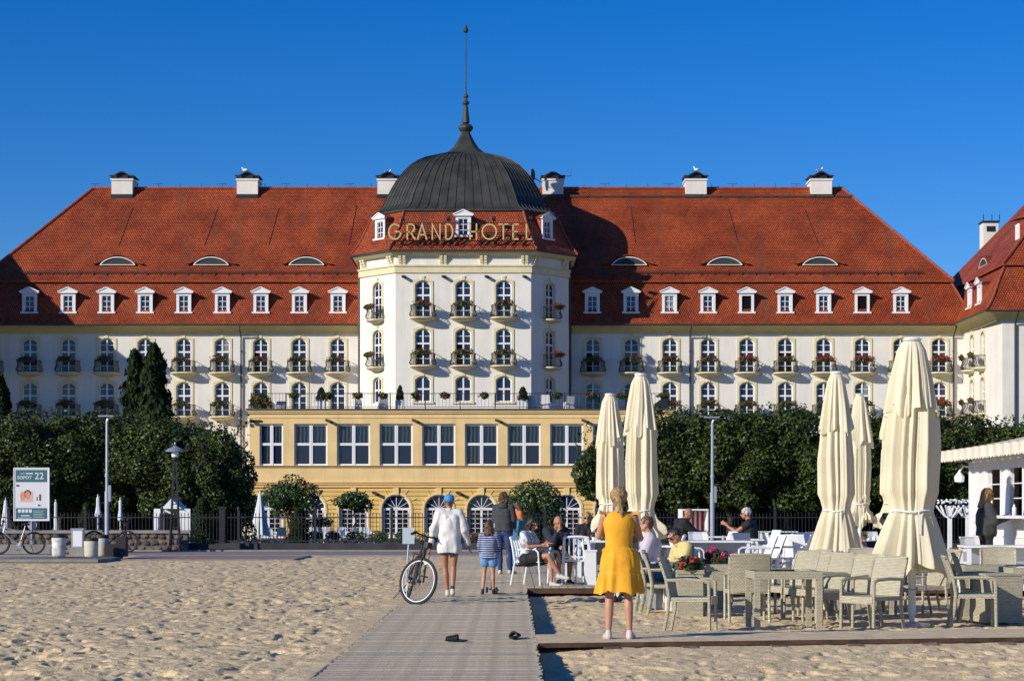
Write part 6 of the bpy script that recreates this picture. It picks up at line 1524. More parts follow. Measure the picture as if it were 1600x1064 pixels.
for i, (px, w_, h) in enumerate([(438, .7, .3), (560, .5, .4), (598, .7, .75), (830, .75, .75), (853, .7, .8), (889, .65, .7), (950, .6, .6), (1003, .6, .6)]):
    b = MB(); b.box(-w_ / 2, w_ / 2, -.3, .3, .1, .5); b.face([(-w_ / 2, .3, .4), (w_ / 2, .3, .4), (w_ / 2 * .95, .5, h + .35), (-w_ / 2 * .95, .5, h + .35)])
    b.face([(-w_ / 2, .33, .4), (w_ / 2, .33, .4), (w_ / 2 * .95, .53, h + .35), (-w_ / 2 * .95, .53, h + .35)])
    for sx in (-1, 1):
        b.box(sx * w_ / 2 - .03, sx * w_ / 2 + .03, -.3, .3, 0, .6)
    o = b.build('terrace_chair', M['plastic'], None, loc=(gx(px, 156.6), 156.6, 9.22), rz=math.pi + random.uniform(-.4, .4)); tag(o, 'white terrace chair ' + ['beside the big corner bush', 'left of the tower by the hanging basket', 'under the slanting left tower side', 'first of three right of the red leaved shrub', 'second of three right of the red leaved shrub', 'third of three right of the red leaved shrub', 'just left of the shorter left parasol tip', 'behind the taller left parasol tip'][i], 'chair', 'white chairs on the hotel terrace')
# ================================================================ PEOPLE
for k_n, c_, r_ in [('c_white', (.66, .65, .62), .85), ('c_denim', (.06, .11, .20), .85), ('c_jeans', (.025, .055, .16), .85), ('c_ltblue', (.13, .28, .50), .85), ('c_char', (.045, .048, .05), .9), ('c_black', (.010, .010, .012), .8),
    ('c_navy', (.015, .02, .035), .85), ('c_teal', (.03, .16, .24), .8), ('c_orange', (.62, .17, .05), .8), ('c_yellow', (.80, .37, .015), .8), ('c_tee', (.66, .52, .22), .85), ('c_lilac', (.52, .47, .52), .85), ('c_cap', (.05, .25, .60), .7),
    ('c_grey', (.22, .25, .27), .9), ('c_wash', (.20, .30, .40), .9), ('c_shoew', (.55, .52, .45), .7), ('c_pinks', (.62, .50, .46), .7)]:
    M[k_n] = mat('cloth_' + k_n[2:], c_, r_, .10, 7, .25, 45, bdist=.01)
for k_n, c_ in [('h_blond', (.34, .21, .09)), ('h_brown', (.085, .04, .02)), ('h_dark', (.02, .013, .010)), ('h_grey', (.50, .47, .42)), ('h_gold', (.34, .16, .055)), ('h_red', (.14, .06, .03))]:
    M[k_n] = mat('hair_' + k_n[2:], c_, .5, .5, 30, .8, 70, bdist=.008)
M['c_stripes'] = stripe_mat('navy_white_stripes', (.02, .05, .17), (.60, .62, .66), .052, .72, 2); M['c_wstripes'] = stripe_mat('pale_grey_stripes', (.30, .33, .37), (.62, .64, .66), .05, .5, 0)
M['c_plaid'] = stripe_mat('dark_plaid', (.04, .025, .03), (.30, .22, .2), .04, .6, 2); M['eye'] = mat('eye', (.02, .015, .012), .3); M['lip'] = mat('lips', (.30, .08, .06), .5)

def fuse(name, mb, vox, m, parent, smooth=3, noise=0.0, nscale=9, ripple=None, seed=0):
    """merge the overlapping volumes of mb into one continuous skin"""
    me = mb.mesh(name, m); o = bpy.data.objects.new(name, me); COL.objects.link(o)
    r = o.modifiers.new('r', 'REMESH'); r.mode = 'VOXEL'; r.voxel_size = vox; r.use_smooth_shade = True
    if smooth: s = o.modifiers.new('s', 'SMOOTH'); s.iterations = smooth; s.factor = .5
    dg = bpy.context.evaluated_depsgraph_get(); dg.update()
    nm = bpy.data.meshes.new_from_object(o.evaluated_get(dg)); bpy.data.objects.remove(o); bpy.data.meshes.remove(me)
    if noise or ripple:
        n = len(nm.vertices); co = np.empty(n * 3); nm.vertices.foreach_get('co', co); co = co.reshape(-1, 3); no = np.empty(n * 3); nm.vertices.foreach_get('normal', no); no = no.reshape(-1, 3)
        if noise:
            d = (vnoise(co[:, 0] * nscale + co[:, 1] * nscale * .7 + 50, co[:, 2] * nscale * .8 + 50 + co[:, 1] * 3, seed) - .5) + .5 * (vnoise(co[:, 0] * nscale * 2.2 + 90, co[:, 2] * nscale * 1.3 + co[:, 1] * nscale + 70, seed + 1) - .5)
            co = co + no * (d * noise)[:, None]
        if ripple: co = ripple(co, no)
        nm.vertices.foreach_set('co', co.ravel())
    nm.name = name; nm.materials.clear(); nm.materials.append(m); nm.polygons.foreach_set('use_smooth', [True] * len(nm.polygons)); nm.update()
    return inst(name, nm, parent)

STAND = dict(pel=(0, 0, .93), wai=(0, .01, 1.08), che=(0, .0, 1.28), nec=(0, .0, 1.45), hea=(0, .015, 1.585),
    sL=(-.165, 0, 1.385), eL=(-.215, -.02, 1.12), wL=(-.225, .06, .87), sR=(.165, 0, 1.385), eR=(.215, -.02, 1.12), wR=(.225, .06, .87),
    hL=(-.09, 0, .90), kL=(-.095, .015, .49), aL=(-.10, -.02, .09), tL=(-.115, .14, .03), hR=(.09, 0, .90), kR=(.095, .015, .49), aR=(.10, -.02, .09), tR=(.115, .14, .03))
SIT = dict(STAND, pel=(0, -.05, .52), wai=(0, -.07, .66), che=(0, -.06, .86), nec=(0, -.02, 1.03), hea=(0, .01, 1.165), sL=(-.165, -.05, .965), sR=(.165, -.05, .965), eL=(-.21, .03, .71), eR=(.21, .03, .71), wL=(-.16, .25, .72), wR=(.16, .25, .72),
    hL=(-.09, -.03, .50), hR=(.09, -.03, .50), kL=(-.10, .40, .51), kR=(.10, .40, .51), aL=(-.10, .40, .09), aR=(.10, .40, .09), tL=(-.11, .55, .03), tR=(.11, .55, .03))
def mix(a, b, t): return Vector(a) * (1 - t) + Vector(b) * t
def hand(b, wr, el, s, side, grip=0):
    wr = Vector(wr); d = (wr - Vector(el)).normalized(); ref = Vector((0, 1, 0)) if abs(d.y) < .8 else Vector((0, 0, 1))
    u = (ref - d * ref.dot(d)).normalized(); v = d.cross(u)            # u: across the palm, v: palm normal
    pc = wr + d * .05 * s; b.cap(wr, wr + d * .03 * s, .023 * s, .026 * s); b.cap(wr + d * .03 * s - u * .02 * s, wr + d * .085 * s - u * .026 * s, .017 * s, .015 * s); b.cap(wr + d * .03 * s + u * .015 * s, wr + d * .09 * s + u * .02 * s, .017 * s, .015 * s); b.cap(pc, wr + d * .085 * s, .018 * s, .016 * s)
    L = (.060, .072, .068, .052)
    for i in range(4):
        o = wr + d * .088 * s + u * (.028 - .0185 * i) * s; k = .35 + grip; m1 = o + (d * math.cos(k) + v * side * math.sin(k)) * L[i] * .55 * s; m2 = m1 + (d * math.cos(k * 2) + v * side * math.sin(k * 2)) * L[i] * .5 * s
        b.cap(o, m1, .0095 * s, .0088 * s, 7); b.cap(m1, m2, .0088 * s, .0075 * s, 7)
    o = wr + d * .03 * s + u * .026 * s; m1 = o + (d * .6 + u * .75 + v * side * .25).normalized() * .04 * s; m2 = m1 + (d * .9 + u * .15 + v * side * .4).normalized() * .032 * s
    b.cap(o, m1, .012 * s, .010 * s, 7); b.cap(m1, m2, .010 * s, .0085 * s, 7)
def person(label, loc, rz, J, s=1.0, top=None, bottom=None, shoes='c_black', hair=None, skin='skin', vox=.0105, face=0, look=0, nod=0, fat=1.0, fem=False, socks=None, beard=None, glasses=None, grip=(0, 0), bare_feet=False):
    """J = joints in metres for a 1.70 m figure facing +y. top=(material, sleeve 0..2, looseness, hem z offset below the pelvis), bottom=(material, length 0..2, looseness)"""
    t = thing('person', label, 'person', loc, rz); t.scale = (s, s, s); J = {k: Vector(v) for k, v in J.items()}; b = MB(); f = fat
    # torso
    tw = .115 * f; rx = Matrix.Identity(3)
    b.cap(J['hL'], J['hR'], .105 * f); b.cap(J['pel'], J['wai'], .125 * f, .11 * f); b.cap(mix(J['pel'], J['wai'], .2) + Vector((-.06, 0, 0)), mix(J['wai'], J['che'], .1) + Vector((-.035, 0, 0)), .085 * f, .085 * f); b.cap(mix(J['pel'], J['wai'], .2) + Vector((.06, 0, 0)), mix(J['wai'], J['che'], .1) + Vector((.035, 0, 0)), .085 * f, .085 * f)
    for sx in (-1, 1): b.cap(J['wai'] + Vector((sx * .03, 0, 0)), J['che'] + Vector((sx * .06, 0, 0)), .092 * f, .10 * f)
    b.cap(mix(J['sL'], J['sR'], .12), mix(J['sL'], J['sR'], .88), .062 * f); b.cap(J['che'], mix(J['sL'], J['sR'], .5) - Vector((0, 0, .03)), .11 * f, .08 * f)
    if fem:
        for sx in (-.07, .07): b.ell(J['che'] + Vector((sx, .085, -.0)), (.062, .055, .06), 10, 8)
    b.cap(mix(J['sL'], J['sR'], .5) - Vector((0, 0, .01)), J['nec'] + Vector((0, 0, .04)), .058, .048)
    # head
    hd = J['hea']; hr = Matrix.Rotation(look, 3, 'Z') @ Matrix.Rotation(nod, 3, 'X'); P = lambda x, y, z: hd + hr @ Vector((x, y, z))
    b.cap(J['nec'], P(0, -.015, -.06), .050, .050)
    H = MB(); b.ell(P(0, -.012, .022), (.075, .094, .092), 16, 12, hr); b.cap(P(0, .035, -.035), P(0, .045, -.085), .052, .028); b.cap(P(-.03, .03, -.06), P(.03, .03, -.06), .034)
    b.cap(P(0, .092, .012), P(0, .108, -.022), .009, .014, 8); b.ell(P(0, .088, -.052), (.022, .010, .009), 8, 6, hr); b.cap(P(-.03, .078, .028), P(.03, .078, .028), .012)
    for sx in (-1, 1): b.ell(P(sx * .077, -.005, -.008), (.011, .022, .032), 8, 6, hr)
    # limbs
    for q in 'LR':
        side = -1 if q == 'L' else 1; S, E, W = J['s' + q], J['e' + q], J['w' + q]
        b.cap(S, E, .049 * f, .037 * f); b.cap(E, mix(E, W, .35), .037 * f, .037 * f); b.cap(mix(E, W, .3), W, .037 * f, .024)
        hand(b, W, E, 1.0, side, grip[0 if q == 'L' else 1])
        A, K, N, T = J['h' + q], J['k' + q], J['a' + q], J['t' + q]
        b.cap(A, mix(A, K, .5), .090 * f, .073 * f); b.cap(mix(A, K, .5), K, .073 * f, .050 * f); d = (N - K); back = Vector((0, -.012, 0))
        b.cap(K, mix(K, N, .3) + back, .050 * f, .054 * f); b.cap(mix(K, N, .3) + back, N, .054 * f, .031); b.cap(N, N - Vector((0, 0, .035)), .033, .034)
        hl = N + Vector((0, -.03, -.045)); b.cap(hl, T, .031, .026); b.cap(mix(hl, T, .6), T + (T - hl).normalized() * .03, .033, .022)
    fuse('body', b, vox, M[skin], t, 2)
    # clothes
    if top:
        m, sl, lo, hem = top; c = MB(); g = lo
        if hem > 0:
            zh = J['pel'].z - hem; zc = J['che'].z - .02; cx = J['pel'].x; wid = (.165 + g * 1.15) * f; rg = []
            for k_ in range(9):
                q_ = k_ / 8; z_ = zh + (zc - zh) * q_; rx_ = wid * (1 - .10 * math.sin(q_ * 1.6)) * (1 + .05 * math.sin(k_ * 1.9 + len(label))); ry_ = (.125 + g) * f * (1 - .04 * q_) ; o_y = J['pel'].y * (1 - q_) + J['che'].y * q_
                rg.append([c.vert((cx + rx_ * math.copysign(abs(math.cos(a)) ** .8, math.cos(a)), o_y + ry_ * math.copysign(abs(math.sin(a)) ** .8, math.sin(a)), z_ + (.012 * math.sin(3 * a) if k_ == 0 else 0))) for a in [2 * math.pi * i / 28 for i in range(28)]])
            for A_, B_ in zip(rg, rg[1:]):
                for j_ in range(28): c.idx([A_[j_], A_[(j_ + 1) % 28], B_[(j_ + 1) % 28], B_[j_]])
            c.idx(rg[0][::-1]); c.idx(rg[-1])
        elif hem > -.05:
            c.cap(J['pel'] - Vector((.045, 0, hem)), J['pel'] - Vector((-.045, 0, hem)), .112 * f + g) if hem > 0 else None
            c.cap(J['pel'] + Vector((-.05, 0, 0)), J['pel'] + Vector((.05, 0, 0)), .112 * f + g)
            if hem > 0: c.cap(J['pel'], J['pel'] - Vector((0, 0, hem)), .115 * f + g)
        for sx in (-1, 1): c.cap(mix(J['pel'], J['wai'], .3) + Vector((sx * .05, 0, 0)), J['wai'] + Vector((sx * .04, 0, 0)), .095 * f + g, .092 * f + g); c.cap(J['wai'] + Vector((sx * .03, 0, 0)), J['che'] + Vector((sx * .06, 0, 0)), .094 * f + g, .106 * f + g)
        c.cap(mix(J['sL'], J['sR'], .1), mix(J['sL'], J['sR'], .9), .063 * f + g * .7); c.cap(J['che'], mix(J['sL'], J['sR'], .5) - Vector((0, 0, .03)), .115 * f + g, .083 * f + g * .5)
        if fem:
            for sx in (-.07, .07): c.ell(J['che'] + Vector((sx, .088, 0)), (.066 + g, .058 + g, .064 + g), 10, 8)
        for q in 'LR':
            S, E, W = J['s' + q], J['e' + q], J['w' + q]
            if sl > 0: c.cap(S, mix(S, E, min(1, sl)), .052 * f + g, .041 * f + g * (1.1 if sl >= 1 else 1.5))
            if sl > 1: c.cap(E, mix(E, W, sl - 1), .042 * f + g * .8, .032 * f + g * .6)
        c.cap(mix(J['sL'], J['sR'], .5), J['nec'], .062, .060)
        fuse('shirt', c, vox * 1.15, M[m], t, 3, .034 if lo > .036 else .02, 8, seed=len(label))
    if bottom:
        m, ln, lo = bottom; c = MB(); g = lo
        c.cap(J['hL'], J['hR'], .108 * f + g); c.cap(J['pel'] + Vector((-.05, 0, .02)), J['pel'] + Vector((.05, 0, .02)), .095 * f + g * .6)
        for q in 'LR':
            A, K, N = J['h' + q], J['k' + q], J['a' + q]
            e = min(1, ln); c.cap(A, mix(A, K, e), .094 * f + g, (.094 - .04 * e) * f + g * 1.3)
            if ln > 1: c.cap(K, mix(K, N, (ln - 1) * .5), .054 * f + g, .056 * f + g); c.cap(mix(K, N, (ln - 1) * .5), mix(K, N, ln - 1), .056 * f + g, .042 + g)
        fuse('trousers' if ln > .8 else 'shorts', c, vox * 1.15, M[m], t, 2, .012, 12, seed=len(label) + 3)
    if shoes:
        for q in 'LR':
            N, T = J['a' + q], J['t' + q]; c = MB(); hl = N + Vector((0, -.03, -.045)); d = (T - hl).normalized(); up = Vector((0, 0, 1)) if abs(d.z) < .8 else Vector((0, 1, 0))
            c.cap(hl + up * .0, T + d * .03, .040, .034); c.cap(hl, mix(hl, T, .5) + up * .02, .042, .036); c.cap(hl, hl + Vector((0, .02, .045)), .040, .038)
            fuse('shoe', c, .009, M[shoes], t, 2)
        if socks:
            for q in 'LR': c = MB(); c.cap(J['a' + q], mix(J['a' + q], J['k' + q], .12), .037, .037); c.build('sock', M[socks], t, True)
    # eyes, mouth
    for sx in (-1, 1): e = MB(); e.ell(P(sx * .031, .0815, .012), (.012, .006, .006), 8, 6, hr); e.build('eye', M['eye'], t, True)
    e = MB(); e.ell(P(0, .0965, -.052), (.021, .004, .0045), 8, 6, hr); e.build('mouth', M['lip'], t, True)
    if glasses:
        e = MB()
        for sx in (-1, 1): e.ell(P(sx * .033, .098, .012), (.027, .006, .020), 12, 6, hr); e.path([P(sx * .055, .09, .016), P(sx * .084, 0, .01)], .003, 4)
        e.build('sunglasses' if glasses == 'sun' else 'glasses', M['glass_dark'], t, True)
    if hair:
        m, style = hair; c = MB()
        def shell(low=-.01, k=1.0):
            c.ell(P(0, -.022, .036), (.086 * k, .098 * k, .092 * k), 16, 12, hr); c.cap(P(0, -.07, .02), P(0, -.065, low), .058, .045)
            for sx in (-1, 1): c.cap(P(sx * .055, -.03, .04), P(sx * .062, -.035, low + .02), .036, .026)
        if style == 'short': shell(-.03)
        if style == 'crop': c.ell(P(0, -.022, .034), (.083, .094, .088), 16, 12, hr); c.cap(P(0, -.07, .01), P(0, -.07, -.03), .04, .035)
        if style == 'bob':
            shell(-.06, 1.06)
            for sx in (-1, 1): c.cap(P(sx * .065, -.01, .03), P(sx * .075, .0, -.085), .036, .030); c.cap(P(sx * .05, -.06, .03), P(sx * .06, -.06, -.10), .045, .038)
        if style == 'long':
            shell(-.08, 1.06); 
            for k_ in range(9): a = -1.5 + 3.0 * k_ / 8; x = .072 * math.sin(a); y = -.035 - .05 * math.cos(a); c.cap(P(x, y, .03), P(x * 1.25, y * 1.1 - .01, -.20 - .03 * math.sin(k_ * 2.3)), .036, .024)
        if style == 'pony':
            shell(-.04, 1.16); c.cap(P(0, -.10, .01), P(.0, -.125, -.02), .036, .030); c.cap(P(0, -.13, -.02), P(.02, -.125, -.13), .036, .030); c.cap(P(.02, -.125, -.13), P(.045, -.12, -.23), .030, .010)
            for k_ in range(6): c.cap(P(.055 * math.sin(k_), -.08, .02), P(.06 * math.sin(k_ * 1.4), -.07, -.08), .016, .006)
        fuse('hair', c, .008, M[m], t, 1, .028 if style in ('short', 'bob') else .012, 34, seed=5)
    return t
def U(base, **k): d = dict(base); d.update(k); return d
def gp(px, Y, z=0): return (gx(px, Y), Y, z)

# 1 the girl in the yellow dress, seen from behind, arms raised in front of her
Jg = U(STAND, wL=(-.09, .24, 1.36), eL=(-.23, .10, 1.16), wR=(.10, .24, 1.34), eR=(.24, .10, 1.14), hea=(0, .035, 1.585), kL=(-.105, .015, .49), aL=(-.115, -.01, .09), tL=(-.15, .12, .035), aR=(.12, -.01, .09), kR=(.105, .02, .49), tR=(.15, .11, .035), hL=(-.085, 0, .90), hR=(.085, 0, .90))
g_ = person('blond ponytailed girl in a bright yellow tiered dress standing with her back to the camera', (gx(967, 21.5), 21.5, -.02), R(-4), Jg, .965, shoes='c_pinks', hair=('h_blond', 'pony'), skin='skin', vox=.009, fem=True, nod=-.05)
def dress():
    b = MB(); n = 150; rows = []; prof = []
    # z, rx, ry, ripple amplitude
    K = [(1.44, .10, .075, 0), (1.42, .15, .085, 0), (1.37, .172, .105, 0), (1.30, .176, .122, .0), (1.20, .160, .122, .006), (1.10, .150, .118, .012), (1.045, .150, .118, .016), (1.02, .185, .145, .03), (.90, .214, .168, .05), (.80, .218, .176, .07), (.765, .216, .176, .05), (.745, .226, .184, .07), (.66, .236, .195, .11), (.56, .252, .205, .13), (.535, .255, .207, .135)]
    zz = np.linspace(1.44, .535, 90); ks = np.array([k[0] for k in K])[::-1]
    rx = np.interp(zz, ks, np.array([k[1] for k in K])[::-1]); ry = np.interp(zz, ks, np.array([k[2] for k in K])[::-1]); am = np.interp(zz, ks, np.array([k[3] for k in K])[::-1])
    th = np.linspace(0, 2 * np.pi, n, endpoint=False)
    for i, z in enumerate(zz):
        tw_ = th + .25 * np.sin(3 * th + 1) + .12 * (1.0 - z); f = np.sin(tw_ * 10 + 1.1 * np.sin(z * 4)) * .5 + np.sin(tw_ * 17 + 2 + z * 3) * .4 + .5 * np.sin(tw_ * 4 + z * 2); cr = (vnoise(th * 5, z * 22 + 0 * th, 3) - .5) * .03
        k = 1 + am[i] * f + cr * .6
        hem = (.02 * np.sin(th * 3 + 1) + .015 * np.sin(th * 8)) * max(0, (.8 - z) / .27)
        rows.append([b.vert((rx[i] * k[j] * math.cos(th[j]) + (0.01 if z < 1 else 0), ry[i] * k[j] * math.sin(th[j]) + .0, z + hem[j])) for j in range(n)])
    for A, B in zip(rows, rows[1:]):
        for j in range(n): b.idx([A[j], A[(j + 1) % n], B[(j + 1) % n], B[j]])
    o = b.build('dress', M['c_yellow'], g_, True)
    for sx in (-1, 1):                   # frilled cap sleeves
        c = MB(); pr = None
        for i in range(15):
            a = -1.3 + 2.6 * i / 14; w = .012 * math.sin(i * 2.4); q = [(sx * .145, .085 * math.sin(a) * .8, 1.40 + .03 * math.cos(a)), (sx * (.215 + w), .115 * math.sin(a), 1.40 + .055 * math.cos(a) + w)]
            if pr: c.face([pr[0], q[0], q[1], pr[1]])
            pr = q
        c.build('frill_sleeve', M['c_yellow'], g_, True)
    b = MB(); b.path([(-.018, -.078, 1.435), (.018, -.078, 1.435)], .008, 6); b.build('neck_button', M['black'], g_)
dress()
tag(MB().box(-.035, .035, -.005, .005, -.07, .07).build('phone', M['black'], None, loc=(gx(967, 21.5) + .02, 21.79, 1.44)), 'black phone held up in front of the girl in yellow', 'phone')
# 2 woman in white jacket and cap, walking away
Jw = U(STAND, kL=(-.07, .05, .49), aL=(-.03, .06, .09), tL=(-.03, .2, .03), kR=(.07, .04, .50), aR=(.055, -.10, .12), tR=(.06, .04, .04), eL=(-.25, -.05, 1.13), wL=(-.31, .0, .86), eR=(.25, -.05, 1.12), wR=(.32, .02, .86))
p2 = person('woman walking away in an oversized white jacket, denim shorts and blue cap', (gx(702, 31.6), 31.6, 0), R(2), Jw, .955, top=('c_white', 1.85, .040, .20), bottom=('c_denim', .30, .022), shoes='c_shoew', hair=('h_brown', 'crop'), skin='skin_tan', vox=.010)
c = MB(); c.ell((0, -.01, 1.635), (.092, .108, .082), 18, 10); c.box(-.06, .06, .08, .17, 1.605, 1.62); fuse('cap', c, .009, M['c_cap'], p2, 1)
b = MB(); b.lathe([(.037, .14), (.036, .19)], (Jw['aR'][0], Jw['aR'][1] - .0, 0), 10); b.build('ankle_tattoo', M['c_char'], p2)
# 3 child in stripes
Jc = U(STAND, eL=(-.22, .02, 1.14), wL=(-.22, .12, .92), eR=(.22, .02, 1.14), wR=(.22, .12, .92), hea=(0, .01, 1.60), kL=(-.11, .02, .49), aL=(-.14, -.10, .11), tL=(-.16, .04, .02), aR=(.10, .06, .09), tR=(.11, .2, .03))
p3 = person('small child with long brown hair in a navy striped top and light blue shorts', (gx(764, 32.6), 32.6, 0), R(-3), Jc, .70, top=('c_stripes', 1.55, .03, .10), bottom=('c_ltblue', .42, .03), shoes='c_navy', hair=('h_brown', 'long'), vox=.012)
for o in p3.children:
    if o.name.startswith('hair'): o.scale = (1.12, 1.12, 1.0)
t = thing('kick_scooter', 'small dark kick scooter under the child in stripes', 'scooter', (gx(772, 32.8), 32.8, 0), R(10)); b = MB(); b.box(-.05, .05, -.2, .25, .06, .08); b.build('deck', M['black'], t); b = MB(); b.path([(0, .27, .06), (0, .24, .62)], .013, 8); b.path([(-.13, .24, .62), (.13, .24, .62)], .013, 8); b.build('handlebar', M['black'], t)
for x, y in ((-.07, .3), (.09, .3), (0, -.24)): b = MB(); b.path([(x - .015, y, .05), (x + .015, y, .05)], .05, 12); b.build('wheel', M['rubber'], t)
# 4 standing person in charcoal jacket and jeans
Jd = U(STAND, eL=(-.21, .04, 1.13), wL=(-.14, .20, 1.05), eR=(.22, .0, 1.14), wR=(.20, .16, .98), aL=(-.07, -.02, .09), tL=(-.09, .13, .03), aR=(.11, .10, .09), tR=(.18, .22, .03), kR=(.10, .07, .49))
p4 = person('person standing with back turned in a charcoal hooded jacket and blue jeans', (gx(787, 42.6), 42.6, 0), R(-14), Jd, 1.03, top=('c_char', 2, .03, .04), bottom=('c_jeans', 2, .012), shoes='c_shoew', hair=('h_brown', 'bob'), vox=.012)
c = MB(); c.ell((0, -.08, 1.42), (.11, .07, .07), 12, 8); fuse('hood', c, .012, M['c_char'], p4, 1)
# 5 person with orange top and teal backpack
p5 = person('person in an orange top and washed jeans behind the charcoal jacket, looking down', (gx(806, 48.5), 48.5, 0), R(-50), U(STAND, hea=(0, .06, 1.55), nec=(0, .02, 1.44), wR=(.12, .28, 1.05), wL=(-.12, .28, 1.05), eL=(-.2, .06, 1.12), eR=(.2, .06, 1.12)), .93, top=('c_orange', 2, .035, .0), bottom=('c_wash', 2, .03), shoes='c_black', hair=('h_red', 'short'), vox=.014, nod=-.4)
c = MB(); c.box(-.15, .15, -.12, .10, -.26, .22); o = fuse('backpack', c, .016, M['c_teal'], None, 5, .03, 8); o.location = (gx(809, 48.3), 48.22, .93); o.rotation_euler = (0, R(10), R(-50)); tag(o, 'teal blue backpack held by the person in orange', 'backpack')
# 6 seated woman with phone, facing right, legs crossed
D = .012
J6 = U(SIT, hea=(0, .06, 1.15), nec=(0, .01, 1.03), wL=(-.06, .28, .78), wR=(.05, .28, .76), eL=(-.20, .06, .74), eR=(.20, .06, .74), kR=(.03, .40, .58), aR=(-.10, .56, .24), tR=(-.12, .69, .17), kL=(-.07, .40, .50), aL=(-.06, .42, .09), tL=(-.06, .56, .03))
person('seated woman in a pale striped T-shirt with crossed legs, looking at her phone', (gx(828, 36.2), 36.2, D - .03), R(-118), J6, .99, top=('c_wstripes', .55, .025, -.04), bottom=('c_black', .55, .03), shoes='c_shoew', hair=('h_dark', 'bob'), vox=.011, nod=-.42, fem=True, grip=(.5, .5))
tag(MB().box(-.035, .035, -.07, .07, -.005, .005).build('phone', M['c_orange'], None, loc=(gx(828, 36.2) + .36, 36.05, .78), rz=R(60)), 'phone with red cover in the hands of the seated woman', 'phone')
# 7 bald man leaning on his hand
J7 = U(SIT, hea=(0, .13, 1.12), nec=(0, .07, 1.01), che=(0, .0, .86), sL=(-.18, .0, .965), sR=(.18, .0, .965), eR=(.15, .26, .74), wR=(.05, .24, .95), eL=(-.18, .22, .66), wL=(-.02, .36, .68), hL=(-.1, -.03, .50), kL=(-.14, .40, .51), aL=(-.12, .36, .09), tL=(-.13, .5, .03), kR=(.12, .42, .51), aR=(.10, .44, .09), tR=(.12, .58, .03))
person('bald man in a dark vest and shorts sitting with his chin on his hand', (gx(868, 37.6), 37.6, D - .03), R(-160), J7, 1.04, top=('c_navy', 1.8, .028, -.04), bottom=('c_char', .85, .035), shoes='c_black', hair=None, skin='skin_tan', vox=.011, nod=-.35, fat=1.08, grip=(.4, .9))
# 8 blond woman with sunglasses
person('smiling blond woman in black with sunglasses sitting behind the white table', (gx(917, 41.3), 41.3, D), R(178), U(SIT, wL=(-.12, .34, .78), wR=(.14, .34, .78), eL=(-.22, .12, .74), eR=(.22, .12, .74)), 1.03, top=('c_black', 1.8, .03, -.04), bottom=('c_jeans', 2, .012), shoes='c_navy', hair=('h_blond', 'bob'), vox=.011, fem=True, glasses='sun', nod=-.1)
# 9 woman in lilac shirt, side view facing left
J9 = U(SIT, hea=(0, .02, 1.17), kL=(-.10, .42, .53), aL=(-.08, .50, .09), tL=(-.08, .66, .03), kR=(.10, .42, .51), aR=(.10, .44, .09), tR=(.1, .58, .03), wL=(-.12, .32, .76), wR=(.12, .32, .76))
p9 = person('short haired woman in a pale lilac shirt sitting in profile behind the girl in yellow', (gx(1011, 32.4), 32.4, SZ), R(84), J9, 1.09, top=('c_lilac', 1.25, .035, -.04), bottom=('c_black', .6, .03), shoes='c_black', hair=('h_red', 'short'), vox=.011, fem=True, fat=1.12, socks='c_white', look=.15)
b = MB(); b.lathe([(.062, -.05), (.064, .06)], (-.10, .43, .45), 14); b.build('knee_band', M['c_black'], p9)
# 10 man in yellow T-shirt, seated
J10 = U(SIT, hea=(0, .07, 1.12), nec=(0, .02, 1.01), wL=(-.10, .34, .70), wR=(.16, .36, .70))
p10 = person('man in a pale yellow T-shirt and glasses sitting low and looking down at the table', (gx(1062, 30.2), 30.2, SZ - .06), R(108), J10, 1.04, top=('c_tee', .7, .03, -.04), bottom=('c_grey', 2, .03), shoes='c_black', hair=('h_dark', 'crop'), skin='skin_tan', vox=.011, glasses='clear', nod=-.4, fat=1.1)
c = MB()
for q in 'LR': S, E, W = (Vector(J10[k + q]) for k in 'sew'); c.cap(S, E, .066, .055); c.cap(E, mix(E, W, .7), .055, .048); c.cap(S + Vector((0, -.03, 0)), Vector(J10['pel']) + Vector((-.08 if q == 'L' else .08, -.03, .03)), .075, .10)
c.cap(Vector(J10['che']) + Vector((0, -.07, .05)), Vector(J10['pel']) + Vector((0, -.06, 0)), .10, .11); fuse('jacket', c, .012, M['c_grey'], p10, 2, .02, 10)
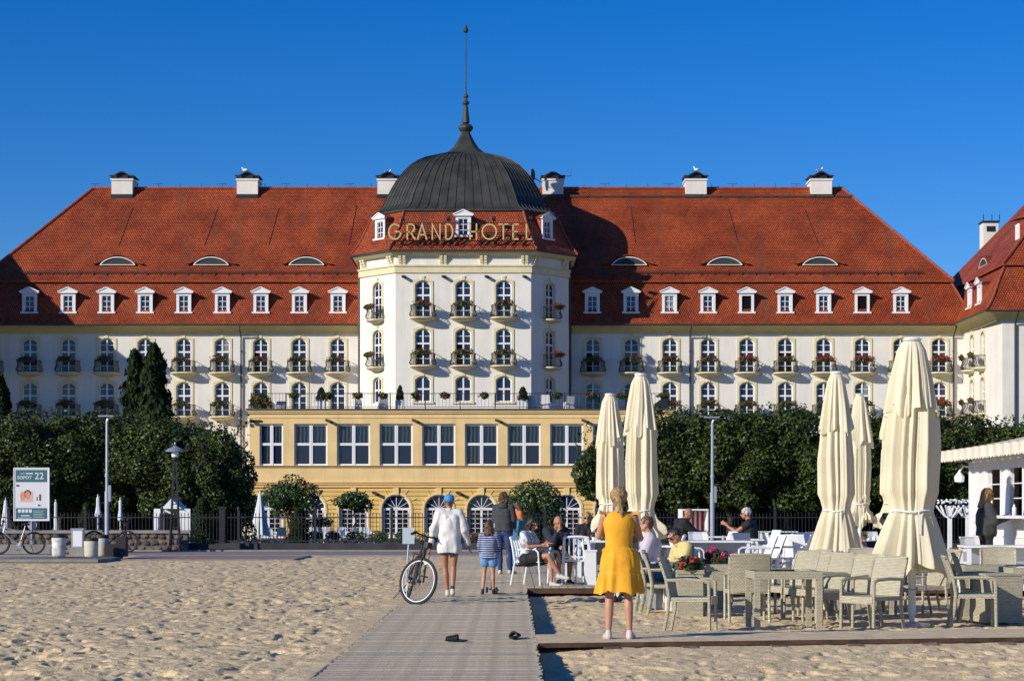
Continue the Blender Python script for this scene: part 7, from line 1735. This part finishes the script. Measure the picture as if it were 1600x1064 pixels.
# 11 bald man in dark, three-quarter back
person('balding man in a dark top with plaid sleeve leaning over the farther white table', (gx(1068, 45.8), 45.8, D), R(-70), U(SIT, hea=(0, .12, 1.14), nec=(0, .05, 1.02), wL=(-.12, .40, .75), wR=(.12, .40, .75), eL=(-.2, .16, .76), eR=(.2, .16, .76)), 1.12, top=('c_black', 1.6, .035, -.03), bottom=('c_plaid', 1.9, .02), shoes='c_black', hair=None, skin='skin_tan', vox=.013, nod=-.3, fat=1.12)
# 12 older woman in black taking a picture
person('older woman with short silver hair and glasses in a black top holding up a phone', (gx(1168, 44.2), 44.2, D), R(72), U(SIT, wL=(-.10, .44, .96), wR=(.10, .42, .94), eL=(-.19, .20, .80), eR=(.19, .20, .80), hea=(0, .04, 1.17)), 1.10, top=('c_black', .25, .03, -.03), bottom=('c_black', 2, .02), shoes='c_black', hair=('h_grey', 'short'), skin='skin_tan', vox=.012, glasses='clear', fem=True, fat=1.15, nod=-.1, grip=(.8, .8))
tag(MB().box(-.006, .006, -.04, .04, -.07, .07).build('phone', M['black'], None, loc=(gx(1137, 44.2), 44.1, 1.10)), 'phone held out by the older woman in black', 'phone')
# 13 dark clothed person hidden behind the big parasol
person('person in dark clothes sitting half hidden behind the largest parasol', (gx(1384, 36.6), 36.6, D), R(100), U(SIT, wL=(-.1, .36, .74), wR=(.1, .36, .74)), 1.02, top=('c_navy', 2, .035, -.03), bottom=('c_navy', 2, .02), shoes='c_black', hair=('h_brown', 'short'), vox=.013, fat=1.1)
# 14 woman at the kiosk
person('woman with long golden hair in a dark jacket and leggings standing at the kiosk counter', (gx(1541, 34.5), 34.5, .02), R(-86), U(STAND, wR=(.10, .34, 1.20), wL=(-.12, .36, 1.20), eR=(.22, .08, 1.14), eL=(-.22, .08, 1.14), hea=(0, .03, 1.58)), 1.02, top=('c_char', 2, .04, .03), bottom=('c_black', 2, .004), shoes='c_black', hair=('h_gold', 'long'), vox=.011, nod=-.25, fem=True, glasses='sun', grip=(.5, .5))
